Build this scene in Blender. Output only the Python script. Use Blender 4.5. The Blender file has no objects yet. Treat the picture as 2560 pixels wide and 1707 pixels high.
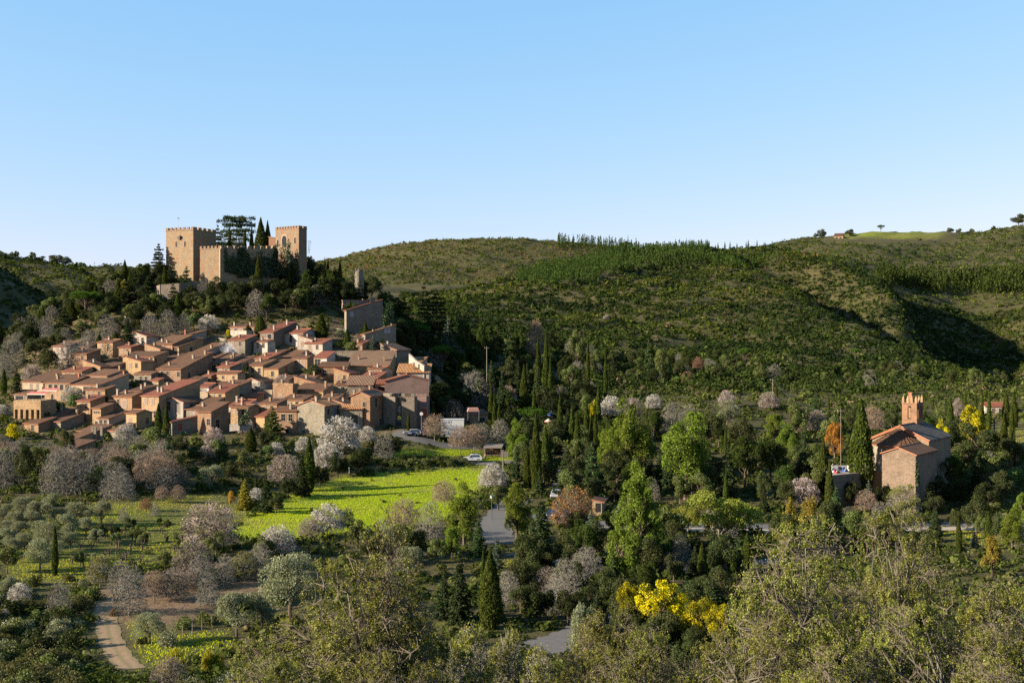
import bpy, math, random
import numpy as np
from mathutils import Vector

F, CX, CY = 2800.0, 1280.0, 853.5      # focal length and image centre in photo pixels
PI = math.pi
rng = np.random.default_rng(7)
random.seed(7)
S = bpy.context.scene
COL = S.collection

# ------------------------------------------------------------------ helpers
def tag(o, label=None, cat=None, group=None, kind=None):
    if label: o['label'] = label
    if cat: o['category'] = cat
    if group: o['group'] = group
    if kind: o['kind'] = kind
    return o

def link(name, me, parent=None, loc=None, rot=None, scale=None):
    o = bpy.data.objects.new(name, me)
    COL.objects.link(o)
    if parent is not None: o.parent = parent
    if loc is not None: o.location = loc
    if rot is not None: o.rotation_euler = rot
    if scale is not None: o.scale = scale
    return o

def empty(name, loc, rz=0.0, scale=None):
    o = link(name, None, None, loc, (0, 0, rz), scale)
    o.empty_display_size = 0.5
    return o

def mesh_quads(name, quads, mats, mat_idx=None, tint=None):
    """quads: (N,4,3) array, one island per quad."""
    n = len(quads)
    me = bpy.data.meshes.new(name)
    me.vertices.add(n * 4); me.loops.add(n * 4); me.polygons.add(n)
    me.vertices.foreach_set('co', np.ascontiguousarray(quads, dtype=np.float32).ravel())
    me.loops.foreach_set('vertex_index', np.arange(n * 4, dtype=np.int32))
    me.polygons.foreach_set('loop_start', np.arange(0, n * 4, 4, dtype=np.int32))
    for m in mats: me.materials.append(m)
    if mat_idx is not None:
        me.polygons.foreach_set('material_index', np.asarray(mat_idx, dtype=np.int32))
    if tint is not None:
        a = me.attributes.new('tint', 'FLOAT', 'FACE')
        a.data.foreach_set('value', np.asarray(tint, dtype=np.float32))
    me.update(calc_edges=True)
    return me

def mesh_py(name, verts, faces, mats, idx=None, smooth=False):
    me = bpy.data.meshes.new(name)
    me.from_pydata([tuple(v) for v in verts], [], faces)
    for m in (mats if isinstance(mats, (list, tuple)) else [mats]): me.materials.append(m)
    if idx is not None: me.polygons.foreach_set('material_index', idx)
    if smooth: me.polygons.foreach_set('use_smooth', [True] * len(faces))
    me.update()
    return me

class MB:
    """collects boxes, prisms and tubes into one mesh"""
    def __init__(s): s.v, s.f, s.m = [], [], []
    def add(s, verts, faces, mi=0):
        b = len(s.v); s.v += [tuple(v) for v in verts]
        s.f += [tuple(i + b for i in f) for f in faces]; s.m += [mi] * len(faces)
    def box(s, x0, x1, y0, y1, z0, z1, mi=0):
        s.add([(x0,y0,z0),(x1,y0,z0),(x1,y1,z0),(x0,y1,z0),(x0,y0,z1),(x1,y0,z1),(x1,y1,z1),(x0,y1,z1)],
              [(3,2,1,0),(4,5,6,7),(0,1,5,4),(1,2,6,5),(2,3,7,6),(3,0,4,7)], mi)
    def prism(s, poly, axis, a0, a1, mi=0):
        """polygon in the two other axes, extruded along axis"""
        n = len(poly)
        def P(p, a):
            if axis == 'x': return (a, p[0], p[1])
            if axis == 'y': return (p[0], a, p[1])
            return (p[0], p[1], a)
        s.add([P(p, a0) for p in poly] + [P(p, a1) for p in poly],
              [tuple(range(n))[::-1], tuple(range(n, 2*n))] + [(i, (i+1) % n, n+(i+1) % n, n+i) for i in range(n)], mi)
    def tube(s, pts, rad, n=8, mi=0, cap=True):
        pts = [Vector(p) for p in pts]
        rad = rad if isinstance(rad, (list, tuple)) else [rad] * len(pts)
        vs = []
        for i, p in enumerate(pts):
            d = (pts[min(i+1, len(pts)-1)] - pts[max(i-1, 0)]).normalized()
            a = d.orthogonal().normalized(); b = d.cross(a)
            vs += [p + (a*math.cos(2*PI*k/n) + b*math.sin(2*PI*k/n))*rad[i] for k in range(n)]
        fs = [(i*n+k, i*n+(k+1) % n, (i+1)*n+(k+1) % n, (i+1)*n+k) for i in range(len(pts)-1) for k in range(n)]
        if cap: fs += [tuple(range(n))[::-1], tuple(range((len(pts)-1)*n, len(pts)*n))]
        s.add(vs, fs, mi)
    def mesh(s, name, mats, smooth=False): return mesh_py(name, s.v, s.f, mats, s.m, smooth)
    def build(s, name, mats, parent=None, **k):
        return link(name, s.mesh(name, mats), parent, **k)

# ------------------------------------------------------------------ node materials
def newmat(name):
    m = bpy.data.materials.new(name); m.use_nodes = True
    nt = m.node_tree; nt.nodes.clear()
    return m, nt
def nd(nt, t, **k):
    n = nt.nodes.new(t)
    for a, v in k.items():
        if a.startswith('i_'): n.inputs[a[2:].replace('_', ' ')].default_value = v
        else: setattr(n, a, v)
    return n
def c4(c): return (c[0], c[1], c[2], 1.0)
def ramp(nt, fac, stops, interp='LINEAR'):
    r = nd(nt, 'ShaderNodeValToRGB'); e = r.color_ramp.elements; r.color_ramp.interpolation = interp
    while len(e) > 1: e.remove(e[-1])
    e[0].position, e[0].color = stops[0][0], c4(stops[0][1])
    for p, c in stops[1:]:
        x = e.new(p); x.color = c4(c)
    nt.links.new(fac, r.inputs['Fac'])
    return r.outputs['Color']
def mixc(nt, fac, a, b, mode='MIX'):
    m = nd(nt, 'ShaderNodeMix', data_type='RGBA', blend_type=mode)
    for sock, v in ((m.inputs[0], fac), (m.inputs[6], a), (m.inputs[7], b)):
        if hasattr(v, 'is_output'): nt.links.new(v, sock)
        elif isinstance(v, (int, float)): sock.default_value = v
        else: sock.default_value = c4(v)
    return m.outputs[2]
def mth(nt, op, a, b=0.0, clamp=False):
    m = nd(nt, 'ShaderNodeMath', operation=op, use_clamp=clamp)
    for sock, v in ((m.inputs[0], a), (m.inputs[1], b)):
        if hasattr(v, 'is_output'): nt.links.new(v, sock)
        else: sock.default_value = v
    return m.outputs[0]
def noise(nt, vec, scale, detail=3.0, rough=0.55, dist=0.0):
    n = nd(nt, 'ShaderNodeTexNoise'); n.inputs['Scale'].default_value = scale
    n.inputs['Detail'].default_value = detail; n.inputs['Roughness'].default_value = rough
    n.inputs['Distortion'].default_value = dist
    if vec is not None: nt.links.new(vec, n.inputs['Vector'])
    return n.outputs['Fac']
def objco(nt): return nd(nt, 'ShaderNodeTexCoord').outputs['Object']
def worldpos(nt): return nd(nt, 'ShaderNodeNewGeometry').outputs['Position']
def bump(nt, h, strength=0.5, dist=0.1):
    b = nd(nt, 'ShaderNodeBump'); b.inputs['Strength'].default_value = strength; b.inputs['Distance'].default_value = dist
    nt.links.new(h, b.inputs['Height']); return b.outputs['Normal']
K_ALB = 0.42                            # the photo is exposed bright: real base colours stay moderate
def out(nt, col, rough=0.9, normal=None, spec=0.2, metal=0.0):
    col = mixc(nt, 1.0, col, (K_ALB,)*3, 'MULTIPLY') if hasattr(col, 'is_output') else [x*K_ALB for x in col]
    p = nd(nt, 'ShaderNodeBsdfPrincipled')
    if hasattr(col, 'is_output'): nt.links.new(col, p.inputs['Base Color'])
    else: p.inputs['Base Color'].default_value = c4(col)
    if hasattr(rough, 'is_output'): nt.links.new(rough, p.inputs['Roughness'])
    else: p.inputs['Roughness'].default_value = rough
    p.inputs['Specular IOR Level'].default_value = spec
    p.inputs['Metallic'].default_value = metal
    if normal is not None: nt.links.new(normal, p.inputs['Normal'])
    o = nd(nt, 'ShaderNodeOutputMaterial'); nt.links.new(p.outputs[0], o.inputs['Surface'])
    return p
def plain(name, c, rough=0.7, spec=0.3, metal=0.0, var=0.12, scale=2.0):
    m, nt = newmat(name)
    n = noise(nt, objco(nt), scale, 4)
    col = mixc(nt, n, [x*(1-var) for x in c], [min(1, x*(1+var)) for x in c])
    out(nt, col, rough, None, spec, metal); return m

def leafmat(name, ca, cb, trans=0.3, gloss=0.0, var=0.45, attr=None, hue=0.03, tcol=1.5):
    """foliage: colour varies leaf by leaf, clump by clump and plant by plant"""
    m, nt = newmat(name)
    geo = nd(nt, 'ShaderNodeNewGeometry'); oi = nd(nt, 'ShaderNodeObjectInfo')
    n = noise(nt, objco(nt), 0.7, 2)
    f = mth(nt, 'ADD', mth(nt, 'MULTIPLY', n, 0.6), mth(nt, 'MULTIPLY', geo.outputs['Random Per Island'], 0.4))
    if attr:
        a = nd(nt, 'ShaderNodeAttribute', attribute_name=attr)
        col = ramp(nt, a.outputs['Fac'], attr_stops[attr + ':' + name])
    else:
        col = mixc(nt, mth(nt, 'SUBTRACT', mth(nt, 'MULTIPLY', f, 1.6), 0.3, True), ca, cb)
    hs = nd(nt, 'ShaderNodeHueSaturation')
    nt.links.new(col, hs.inputs['Color'])
    nt.links.new(mth(nt, 'ADD', 0.5 - hue/2, mth(nt, 'MULTIPLY', oi.outputs['Random'], hue)), hs.inputs['Hue'])
    v = mth(nt, 'ADD', 1 - var, mth(nt, 'MULTIPLY', geo.outputs['Random Per Island'], 2*var))
    v = mth(nt, 'MULTIPLY', v, mth(nt, 'ADD', 0.85, mth(nt, 'MULTIPLY', oi.outputs['Random'], 0.3)))
    nt.links.new(v, hs.inputs['Value'])
    fin = mixc(nt, 1.0, hs.outputs[0], (0.50,)*3, 'MULTIPLY')
    d = nd(nt, 'ShaderNodeBsdfDiffuse'); nt.links.new(fin, d.inputs['Color'])
    t = nd(nt, 'ShaderNodeBsdfTranslucent')
    nt.links.new(mixc(nt, 1.0, fin, (tcol, tcol, 0.6*tcol), 'MULTIPLY'), t.inputs['Color'])
    mx = nd(nt, 'ShaderNodeMixShader'); mx.inputs[0].default_value = trans
    nt.links.new(d.outputs[0], mx.inputs[1]); nt.links.new(t.outputs[0], mx.inputs[2])
    last = mx.outputs[0]
    if gloss:
        g = nd(nt, 'ShaderNodeBsdfGlossy'); g.inputs['Roughness'].default_value = 0.55; g.inputs['Color'].default_value = (.55,.55,.5,1)
        m2 = nd(nt, 'ShaderNodeMixShader'); m2.inputs[0].default_value = gloss
        nt.links.new(last, m2.inputs[1]); nt.links.new(g.outputs[0], m2.inputs[2]); last = m2.outputs[0]
    o = nd(nt, 'ShaderNodeOutputMaterial'); nt.links.new(last, o.inputs['Surface'])
    return m
attr_stops = {}

# ------------------------------------------------------------------ terrain heights
# for each depth Y: (photo column, photo row) of the ground there
LAY = {
 130: [(-900,1480),(0,1483),(500,1497),(1280,1499),(2560,1500),(3460,1500)],
 160: [(-900,1335),(0,1345),(400,1368),(900,1380),(1500,1382),(2560,1380),(3460,1380)],
 190: [(-900,1240),(0,1260),(400,1278),(800,1293),(1500,1300),(2200,1302),(2560,1298),(3460,1290)],
 215: [(-900,1180),(0,1203),(400,1218),(800,1240),(1500,1240),(2000,1225),(2130,1192),(2250,1204),(2400,1215),(2560,1215),(3460,1200)],
 235: [(-900,1130),(0,1158),(400,1165),(700,1185),(1000,1190),(1500,1193),(1900,1180),(2130,1170),(2250,1165),(2400,1150),(2560,1130),(3460,1100)],
 250: [(-900,1090),(0,1125),(300,1120),(600,1118),(900,1130),(1180,1158),(1500,1152),(1900,1140),(2200,1130),(2560,1100),(3460,1060)],
 270: [(-900,1050),(0,1082),(200,1090),(300,1078),(600,1076),(900,1066),(1040,1068),(1100,1090),(1200,1110),(1500,1112),(2000,1100),(2300,1085),(2560,1060),(3460,1030)],
 300: [(-900,1010),(0,1015),(300,982),(600,982),(900,992),(1020,1010),(1100,1058),(1200,1068),(1500,1062),(1800,1052),(2100,1060),(2560,1035),(3460,1010)],
 330: [(-900,980),(0,950),(150,920),(300,902),(600,905),(850,900),(1000,925),(1080,1000),(1200,1028),(1500,1022),(1700,1005),(2000,1010),(2560,995),(3460,980)],
 360: [(-900,950),(0,900),(150,860),(300,830),(600,822),(800,818),(950,850),(1050,935),(1200,988),(1500,985),(1800,975),(2560,985),(3460,980)],
 385: [(-900,930),(0,865),(150,812),(300,762),(420,732),(600,733),(750,742),(850,768),(950,822),(1050,905),(1200,955),(1500,960),(1800,962),(2560,970),(3460,980)],
 410: [(-900,920),(0,845),(100,800),(200,745),(300,705),(420,685),(600,685),(750,690),(850,718),(950,782),(1050,870),(1200,930),(1500,945),(1800,948),(2100,950),(2300,945),(2457,948),(2560,965),(2860,1000),(3460,1010)],
 450: [(-900,800),(0,850),(150,800),(300,730),(450,695),(700,695),(850,724),(950,770),(1050,830),(1200,895),(1350,908),(1500,915),(1800,920),(2100,918),(2250,915),(2390,915),(2480,948),(2560,950),(2700,990),(3460,1010)],
 510: [(-900,600),(-300,690),(0,845),(200,880),(400,850),(700,830),(850,800),(950,785),(1050,790),(1200,845),(1350,865),(1500,870),(1800,875),(2100,868),(2294,862),(2375,938),(2480,912),(2600,990),(2860,985),(3460,990)],
 580: [(-900,300),(-300,515),(0,706),(160,808),(250,862),(500,850),(800,820),(950,790),(1050,775),(1200,795),(1350,812),(1500,815),(1650,815),(1800,818),(2000,812),(2171,809),(2250,890),(2380,855),(2540,958),(2800,960),(3460,970)],
 630: [(-900,300),(-300,490),(0,682),(110,750),(220,820),(320,850),(800,820),(950,785),(1050,765),(1200,775),(1350,783),(1500,785),(1800,790),(2000,785),(2110,789),(2195,872),(2325,822),(2450,928),(2560,950),(2800,940),(3460,950)],
 690: [(-900,300),(-300,495),(0,674),(110,742),(220,812),(300,830),(800,810),(950,780),(1050,755),(1200,745),(1350,742),(1500,748),(1650,750),(1800,752),(1950,745),(2049,752),(2135,838),(2255,785),(2350,852),(2500,925),(2600,910),(2800,900),(3460,900)],
 770: [(-900,500),(-300,620),(0,700),(150,770),(300,780),(800,790),(1000,770),(1200,728),(1350,702),(1500,702),(1650,700),(1800,700),(1900,698),(1967,703),(2045,782),(2180,745),(2233,748),(2320,806),(2500,900),(2620,880),(2800,840),(3460,800)],
 850: [(-900,560),(-300,640),(0,690),(230,725),(400,735),(800,765),(1000,755),(1200,728),(1300,692),(1400,668),(1500,655),(1650,650),(1780,652),(1886,662),(1960,734),(2090,706),(2212,711),(2300,772),(2400,832),(2520,862),(2650,850),(2800,780),(3460,720)],
 920: [(-900,560),(-300,620),(0,655),(100,672),(230,690),(400,690),(800,740),(1000,745),(1200,750),(1350,690),(1500,642),(1600,624),(1700,622),(1796,626),(1850,670),(1950,652),(2131,660),(2210,716),(2320,772),(2480,832),(2620,800),(2800,720),(3460,660)],
 1000:[(-900,550),(-300,610),(0,640),(100,653),(230,672),(300,668),(450,680),(600,690),(800,720),(1000,735),(1200,770),(1350,740),(1500,680),(1650,650),(1796,640),(1926,617),(2000,625),(2080,652),(2200,720),(2320,762),(2440,800),(2560,775),(2800,690),(3460,620)],
 1150:[(-900,580),(0,670),(300,690),(600,700),(800,700),(1000,705),(1200,720),(1350,725),(1500,720),(1800,680),(1950,655),(2100,648),(2300,668),(2560,670),(2800,640),(3460,580)],
 1300:[(-900,600),(0,680),(300,690),(600,690),(800,672),(1000,655),(1200,652),(1350,665),(1500,680),(1800,660),(1950,622),(2050,612),(2200,612),(2300,620),(2560,612),(2800,590),(3460,560)],
 1500:[(-900,620),(0,690),(300,690),(600,685),(750,662),(800,650),(1000,611),(1150,593),(1230,590),(1350,598),(1450,606),(1550,616),(1620,627),(1750,640),(1850,632),(1950,608),(2000,602),(2060,592),(2150,580),(2300,578),(2400,579),(2450,573),(2560,563),(2860,560),(3460,560)],
 1700:[(-900,660),(0,720),(600,720),(800,700),(1200,650),(1500,660),(2000,650),(2560,640),(3460,640)],
}
NEAR = [(-90,1.0),(-20,-0.6),(0,-1.7),(8,-4.6),(20,-9.8),(45,-18.8),(70,-25.2),(100,-29.2)]
PXG = np.arange(-900, 3461, 20.0)
YG = np.concatenate([np.linspace(-90, 0, 10)[:-1], np.linspace(0, 100, 26)[:-1], np.linspace(100, 460, 121)[:-1],
                     np.linspace(460, 1100, 81)[:-1], np.linspace(1100, 1700, 41)])
def _mkterrain():
    ly = sorted(LAY)
    zl = np.array([[0.0]*len(PXG) for _ in ly])
    for i, Y in enumerate(ly):
        p = LAY[Y]; zl[i] = (CY - np.interp(PXG, [a for a, _ in p], [b for _, b in p])) / F * Y
    ny = [a for a, _ in NEAR]; nz = [b for _, b in NEAR]
    allY = ny + ly
    Z = np.zeros((len(YG), len(PXG)))
    for j in range(len(PXG)):
        Z[:, j] = np.interp(YG, allY, nz + list(zl[:, j]))
    for it in range(2):
        Z[1:-1] = (Z[:-2] + 2*Z[1:-1] + Z[2:]) / 4
        Z[:, 1:-1] = (Z[:, :-2] + 2*Z[:, 1:-1] + Z[:, 2:]) / 4
    X = (PXG[None, :]-CX)/F*np.maximum(YG, 80)[:, None]; Yb = YG[:, None] + 0*X
    # two spurs run down the near hill; east of each crest the ground drops into a gully
    for cy_, cp_, dep, rise, fall in (([420,470,510,580,630,690,770,850,920],[2457,2355,2294,2171,2110,2049,1967,1886,1796],23,32,85), ([470,510,580,630,690,770,850,920,1000],[2500,2480,2380,2325,2255,2233,2212,2131,1960],21,40,150)):
        dx = X - (np.interp(Yb, cy_, cp_)-CX)/F*Yb; e_ = np.clip((Yb-cy_[0]+30)/80, 0, 1)*np.clip((cy_[-1]+10-Yb)/90, 0, 1)
        g_ = np.where(dx < 0, 0, np.where(dx < rise, dx/rise, np.clip(1-(dx-rise)/(fall-rise), 0, 1)))
        Z = Z - dep*g_*e_
    amp = np.interp(YG, [0, 100, 130, 260, 400, 480, 700, 950, 1500], [0, 0.1, 0.25, 0.3, 0.8, 2.2, 4.0, 3.0, 4.0])[:, None]
    n = 0
    for k, (lx, lyy) in enumerate([(31, 37), (17, 23), (57, 71), (97, 83), (11, 13)]):
        n = n + np.sin(X/lx*2.1 + 1.7*k + 0.6*np.sin(Yb/lyy)) * np.cos(Yb/lyy*1.9 + 0.9*k) / 2.2
    return Z + amp*n, X
ZG, XG = _mkterrain()
def gz(px, Y):
    """ground height at photo column px (scalar or array), depth Y"""
    px = np.asarray(px, float); Y = np.asarray(Y, float)
    i = np.clip(np.searchsorted(YG, Y) - 1, 0, len(YG)-2); t = np.clip((Y - YG[i])/(YG[i+1]-YG[i]), 0, 1)
    u = np.clip((px - PXG[0])/20.0, 0, len(PXG)-1.001); j = u.astype(int); s = u - j
    return (ZG[i, j]*(1-t) + ZG[i+1, j]*t)*(1-s) + (ZG[i, j+1]*(1-t) + ZG[i+1, j+1]*t)*s
def gzx(X, Y): return gz(CX + F*np.asarray(X)/np.maximum(np.asarray(Y, float), 80), Y)
_YS = np.arange(96, 1500, 0.5)
def hit(px, py):
    """depth at which the sight line through (px, py) meets the ground"""
    g = CY - gz(np.full(len(_YS), px), _YS)/_YS*F
    k = np.nonzero(g <= py)[0]
    return float(_YS[k[0]]) if len(k) else 400.0
def at(px, py, Y): return ((px-CX)/F*Y, Y, (CY-py)/F*Y)
def depth(px, v): return -float(v) if v < 0 else float(v) if v < 600 else hit(px, v)

# ------------------------------------------------------------------ camera, light
cam = bpy.data.cameras.new('camera'); cam.sensor_width = 36.0; cam.lens = 36.0*F/2560
cam.clip_start = 0.5; cam.clip_end = 6000
co = bpy.data.objects.new('camera', cam); COL.objects.link(co)
co.location = (0, 0, 0); co.rotation_euler = (PI/2, 0, 0); S.camera = co
SUN_EL, SUN_AZ = math.radians(21), math.radians(17)     # height; how far the sun stands toward the camera from due left
sd = Vector((-math.cos(SUN_AZ)*math.cos(SUN_EL), -math.sin(SUN_AZ)*math.cos(SUN_EL), math.sin(SUN_EL)))
sl = bpy.data.lights.new('sun', 'SUN'); sl.energy = 5.0; sl.angle = math.radians(0.5); sl.color = (1.0, 0.87, 0.70)
so = bpy.data.objects.new('sun', sl); COL.objects.link(so)
so.rotation_euler = sd.to_track_quat('Z', 'Y').to_euler(); so.location = (-200, -50, 200)
W = bpy.data.worlds.new('World'); S.world = W; W.use_nodes = True
wn = W.node_tree; bg = wn.nodes['Background']
sky = wn.nodes.new('ShaderNodeTexSky'); sky.sky_type = 'NISHITA'; sky.sun_disc = False
sky.sun_elevation = SUN_EL; sky.sun_rotation = math.atan2(sd.x, sd.y)
sky.air_density = 1.0; sky.dust_density = 0.6; sky.ozone_density = 2.2; sky.altitude = 200
_sp = nd(wn, 'ShaderNodeSeparateColor'); wn.links.new(sky.outputs[0], _sp.inputs[0]); _cb = nd(wn, 'ShaderNodeCombineColor')
for _i, (_a, _g) in enumerate(((0.93, 0.9), (1.64, 0.47), (3.15, 0.16))):      # grade of the clear winter sky
    wn.links.new(mth(wn, 'MULTIPLY', mth(wn, 'POWER', _sp.outputs[_i], _g), _a), _cb.inputs[_i])
wn.links.new(_cb.outputs[0], bg.inputs[0]); bg.inputs[1].default_value = 0.06
S.view_settings.view_transform = 'Standard'; S.view_settings.look = 'None'
S.view_settings.exposure = 2.05; S.view_settings.gamma = 1.0
S.cycles.max_bounces = 5; S.cycles.diffuse_bounces = 3; S.cycles.transparent_max_bounces = 6
S.cycles.use_denoising = False
# ------------------------------------------------------------------ ground
def inpoly(px, py, poly):
    r = np.zeros(px.shape, bool); n = len(poly)
    for i in range(n):
        x0, y0 = poly[i]; x1, y1 = poly[(i+1) % n]
        if y0 == y1: continue
        c = (y0 > py) != (y1 > py)
        r ^= c & (px < (x1-x0)*(py-y0)/(y1-y0) + x0)
    return r
MEADOW = [[(560,1345),(640,1280),(760,1222),(850,1196),(1000,1180),(1150,1172),(1240,1162),(1200,1215),(1140,1275),(1060,1320),(820,1340),(640,1345)],
          [(940,1148),(960,1125),(1180,1122),(1300,1135),(1290,1150),(1160,1150)]]
ORCHARD = [[(0,1345),(90,1290),(230,1255),(420,1236),(560,1236),(640,1268),(560,1335),(430,1405),(270,1435),(160,1475),(60,1470),(0,1440)],
           [(300,1545),(320,1500),(420,1560),(560,1560),(580,1620),(420,1660),(340,1690)],
           [(1060,1580),(1080,1520),(1170,1525),(1190,1580)],[(2330,1350),(2330,1320),(2560,1320),(2560,1380)],
           [(1200,1400),(1340,1392),(1360,1425),(1230,1430)],[(1370,1290),(1380,1260),(1450,1285),(1450,1300)],
           [(2440,1130),(2470,1060),(2560,1050),(2700,1130)],[(1700,1075),(1680,1062),(1900,1050),(1900,1064)]]
SOIL = [[(260,1560),(230,1500),(330,1470),(520,1480),(660,1430),(700,1450),(560,1520),(420,1560)]]
def make_ground():
    ny, nx = ZG.shape
    V = np.stack([XG, YG[:, None] + 0*XG, ZG], -1).reshape(-1, 3)
    idx = np.arange(ny*nx).reshape(ny, nx)
    q = np.stack([idx[:-1, :-1], idx[:-1, 1:], idx[1:, 1:], idx[1:, :-1]], -1).reshape(-1, 4)
    me = bpy.data.meshes.new('ground')
    me.vertices.add(len(V)); me.loops.add(q.size); me.polygons.add(len(q))
    me.vertices.foreach_set('co', V.astype(np.float32).ravel())
    me.loops.foreach_set('vertex_index', q.astype(np.int32).ravel())
    me.polygons.foreach_set('loop_start', np.arange(0, q.size, 4, dtype=np.int32))
    me.polygons.foreach_set('use_smooth', np.ones(len(q), bool))
    Y = V[:, 1]; px = CX + F*V[:, 0]/np.maximum(Y, 80); py = CY - F*V[:, 2]/np.maximum(Y, 1)
    near = (Y > 85) & (Y < 330)
    cov = np.zeros((len(V), 4), np.float32); cov[:, 3] = 1
    for p in MEADOW: cov[near & inpoly(px, py, p), 0] = 1.0
    for p in ORCHARD: cov[near & inpoly(px, py, p), 0] = 0.34
    for p in SOIL: cov[near & inpoly(px, py, p), 1] = 1.0
    vill = (Y > 262) & (Y < 392) & (px > 30) & (px < 1040) & (py > 800)
    cov[vill, 1] = 0.45
    cov[(Y > 1380) & (px > 2080) & (px < 2380) & (py < 600), 0] = 0.42
    c3 = cov.reshape(ny, nx, 4)
    for _ in range(2):
        c3[1:-1] = (c3[:-2] + 2*c3[1:-1] + c3[2:])/4; c3[:, 1:-1] = (c3[:, :-2] + 2*c3[:, 1:-1] + c3[:, 2:])/4
    a = me.attributes.new('cover', 'FLOAT_COLOR', 'POINT'); a.data.foreach_set('color', c3.reshape(-1))
    m, nt = newmat('ground'); pos = worldpos(nt)
    at_ = nd(nt, 'ShaderNodeAttribute', attribute_name='cover')
    sep = nd(nt, 'ShaderNodeSeparateColor'); nt.links.new(at_.outputs['Color'], sep.inputs[0])
    n1 = noise(nt, pos, 0.12, 6, 0.65); n2 = noise(nt, pos, 1.1, 5, 0.7); n3 = noise(nt, pos, 0.03, 4)
    scrub = mixc(nt, ramp(nt, n1, [(0.3, (0, 0, 0)), (0.7, (1, 1, 1))]), (0.075, 0.080, 0.024), (0.13, 0.105, 0.045))
    grass = mixc(nt, ramp(nt, n2, [(0.3, (0, 0, 0)), (0.7, (1, 1, 1))]), (0.22, 0.33, 0.014), (0.40, 0.46, 0.02))
    grass = mixc(nt, ramp(nt, n3, [(0.45, (0, 0, 0)), (0.75, (1, 1, 1))]), grass, (0.34, 0.32, 0.07))
    soil = mixc(nt, n2, (0.22, 0.14, 0.08), (0.36, 0.25, 0.15))
    g = mth(nt, 'ADD', sep.outputs[0], mth(nt, 'MULTIPLY', mth(nt, 'SUBTRACT', n2, 0.5), 0.9), True)
    g = mth(nt, 'MULTIPLY', mth(nt, 'SUBTRACT', g, 0.2), 2.0, True)
    grass = mixc(nt, ramp(nt, noise(nt, pos, .22, 5, .7), [(0.52, (0, 0, 0)), (0.68, (1, 1, 1))]), grass, (0.24, 0.20, 0.09))
    col = mixc(nt, g, mixc(nt, sep.outputs[1], scrub, soil), grass)
    h = mth(nt, 'ADD', noise(nt, pos, 0.9, 6, 0.75), mth(nt, 'MULTIPLY', n1, 2.0))
    out(nt, col, 0.95, bump(nt, h, 0.8, 0.5), 0.1)
    me.materials.append(m); me.update(calc_edges=True)
    return tag(link('ground', me), kind='structure')
make_ground()
# ------------------------------------------------------------------ building materials
def stonemat(name, cols, mortar, scale=2.6, contrast=1.0, stain=(0.10, 0.085, 0.06), stain_amt=0.5):
    m, nt = newmat(name); o = objco(nt)
    w = nd(nt, 'ShaderNodeVectorMath', operation='ADD')
    nn = nd(nt, 'ShaderNodeTexNoise'); nn.inputs['Scale'].default_value = 1.2; nt.links.new(o, nn.inputs['Vector'])
    s2 = nd(nt, 'ShaderNodeVectorMath', operation='SCALE'); s2.inputs['Scale'].default_value = 0.35
    nt.links.new(nn.outputs['Color'], s2.inputs[0]); nt.links.new(o, w.inputs[0]); nt.links.new(s2.outputs[0], w.inputs[1])
    mp = nd(nt, 'ShaderNodeMapping'); mp.inputs['Scale'].default_value = (1, 1, 1.7); nt.links.new(w.outputs[0], mp.inputs['Vector'])
    v = nd(nt, 'ShaderNodeTexVoronoi'); v.inputs['Scale'].default_value = scale; nt.links.new(mp.outputs[0], v.inputs['Vector'])
    e = nd(nt, 'ShaderNodeTexVoronoi', feature='DISTANCE_TO_EDGE'); e.inputs['Scale'].default_value = scale; nt.links.new(mp.outputs[0], e.inputs['Vector'])
    sp = nd(nt, 'ShaderNodeSeparateColor'); nt.links.new(v.outputs['Color'], sp.inputs[0])
    av = [sum(c[k] for c in cols)/len(cols) for k in range(3)]
    cols = [[c[k]*.62+av[k]*.38 for k in range(3)] for c in cols]; mortar = [mortar[k]*.6+av[k]*.4 for k in range(3)]
    stone = ramp(nt, sp.outputs[0], [(i/(len(cols)-1), c) for i, c in enumerate(cols)])
    jo = ramp(nt, e.outputs['Distance'], [(0.0, (1, 1, 1)), (0.12, (0, 0, 0))])
    col = mixc(nt, jo, stone, mortar)
    n = noise(nt, o, 0.45, 5, 0.65)
    oi = nd(nt, 'ShaderNodeObjectInfo')
    col = mixc(nt, mth(nt, 'MULTIPLY', ramp(nt, n, [(0.45, (0, 0, 0)), (0.72, (1, 1, 1))]), stain_amt), col, stain)
    hs = nd(nt, 'ShaderNodeHueSaturation'); nt.links.new(col, hs.inputs['Color'])
    nt.links.new(mth(nt, 'ADD', 0.82, mth(nt, 'MULTIPLY', oi.outputs['Random'], 0.36)), hs.inputs['Value'])
    nt.links.new(mth(nt, 'ADD', 0.488, mth(nt, 'MULTIPLY', oi.outputs['Random'], 0.024)), hs.inputs['Hue'])
    h = mth(nt, 'ADD', mth(nt, 'MULTIPLY', sp.outputs[1], 0.5), mth(nt, 'MINIMUM', e.outputs['Distance'], 0.15))
    out(nt, hs.outputs[0], 0.92, bump(nt, h, 0.9*contrast, 0.14), 0.15)
    return m
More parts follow.
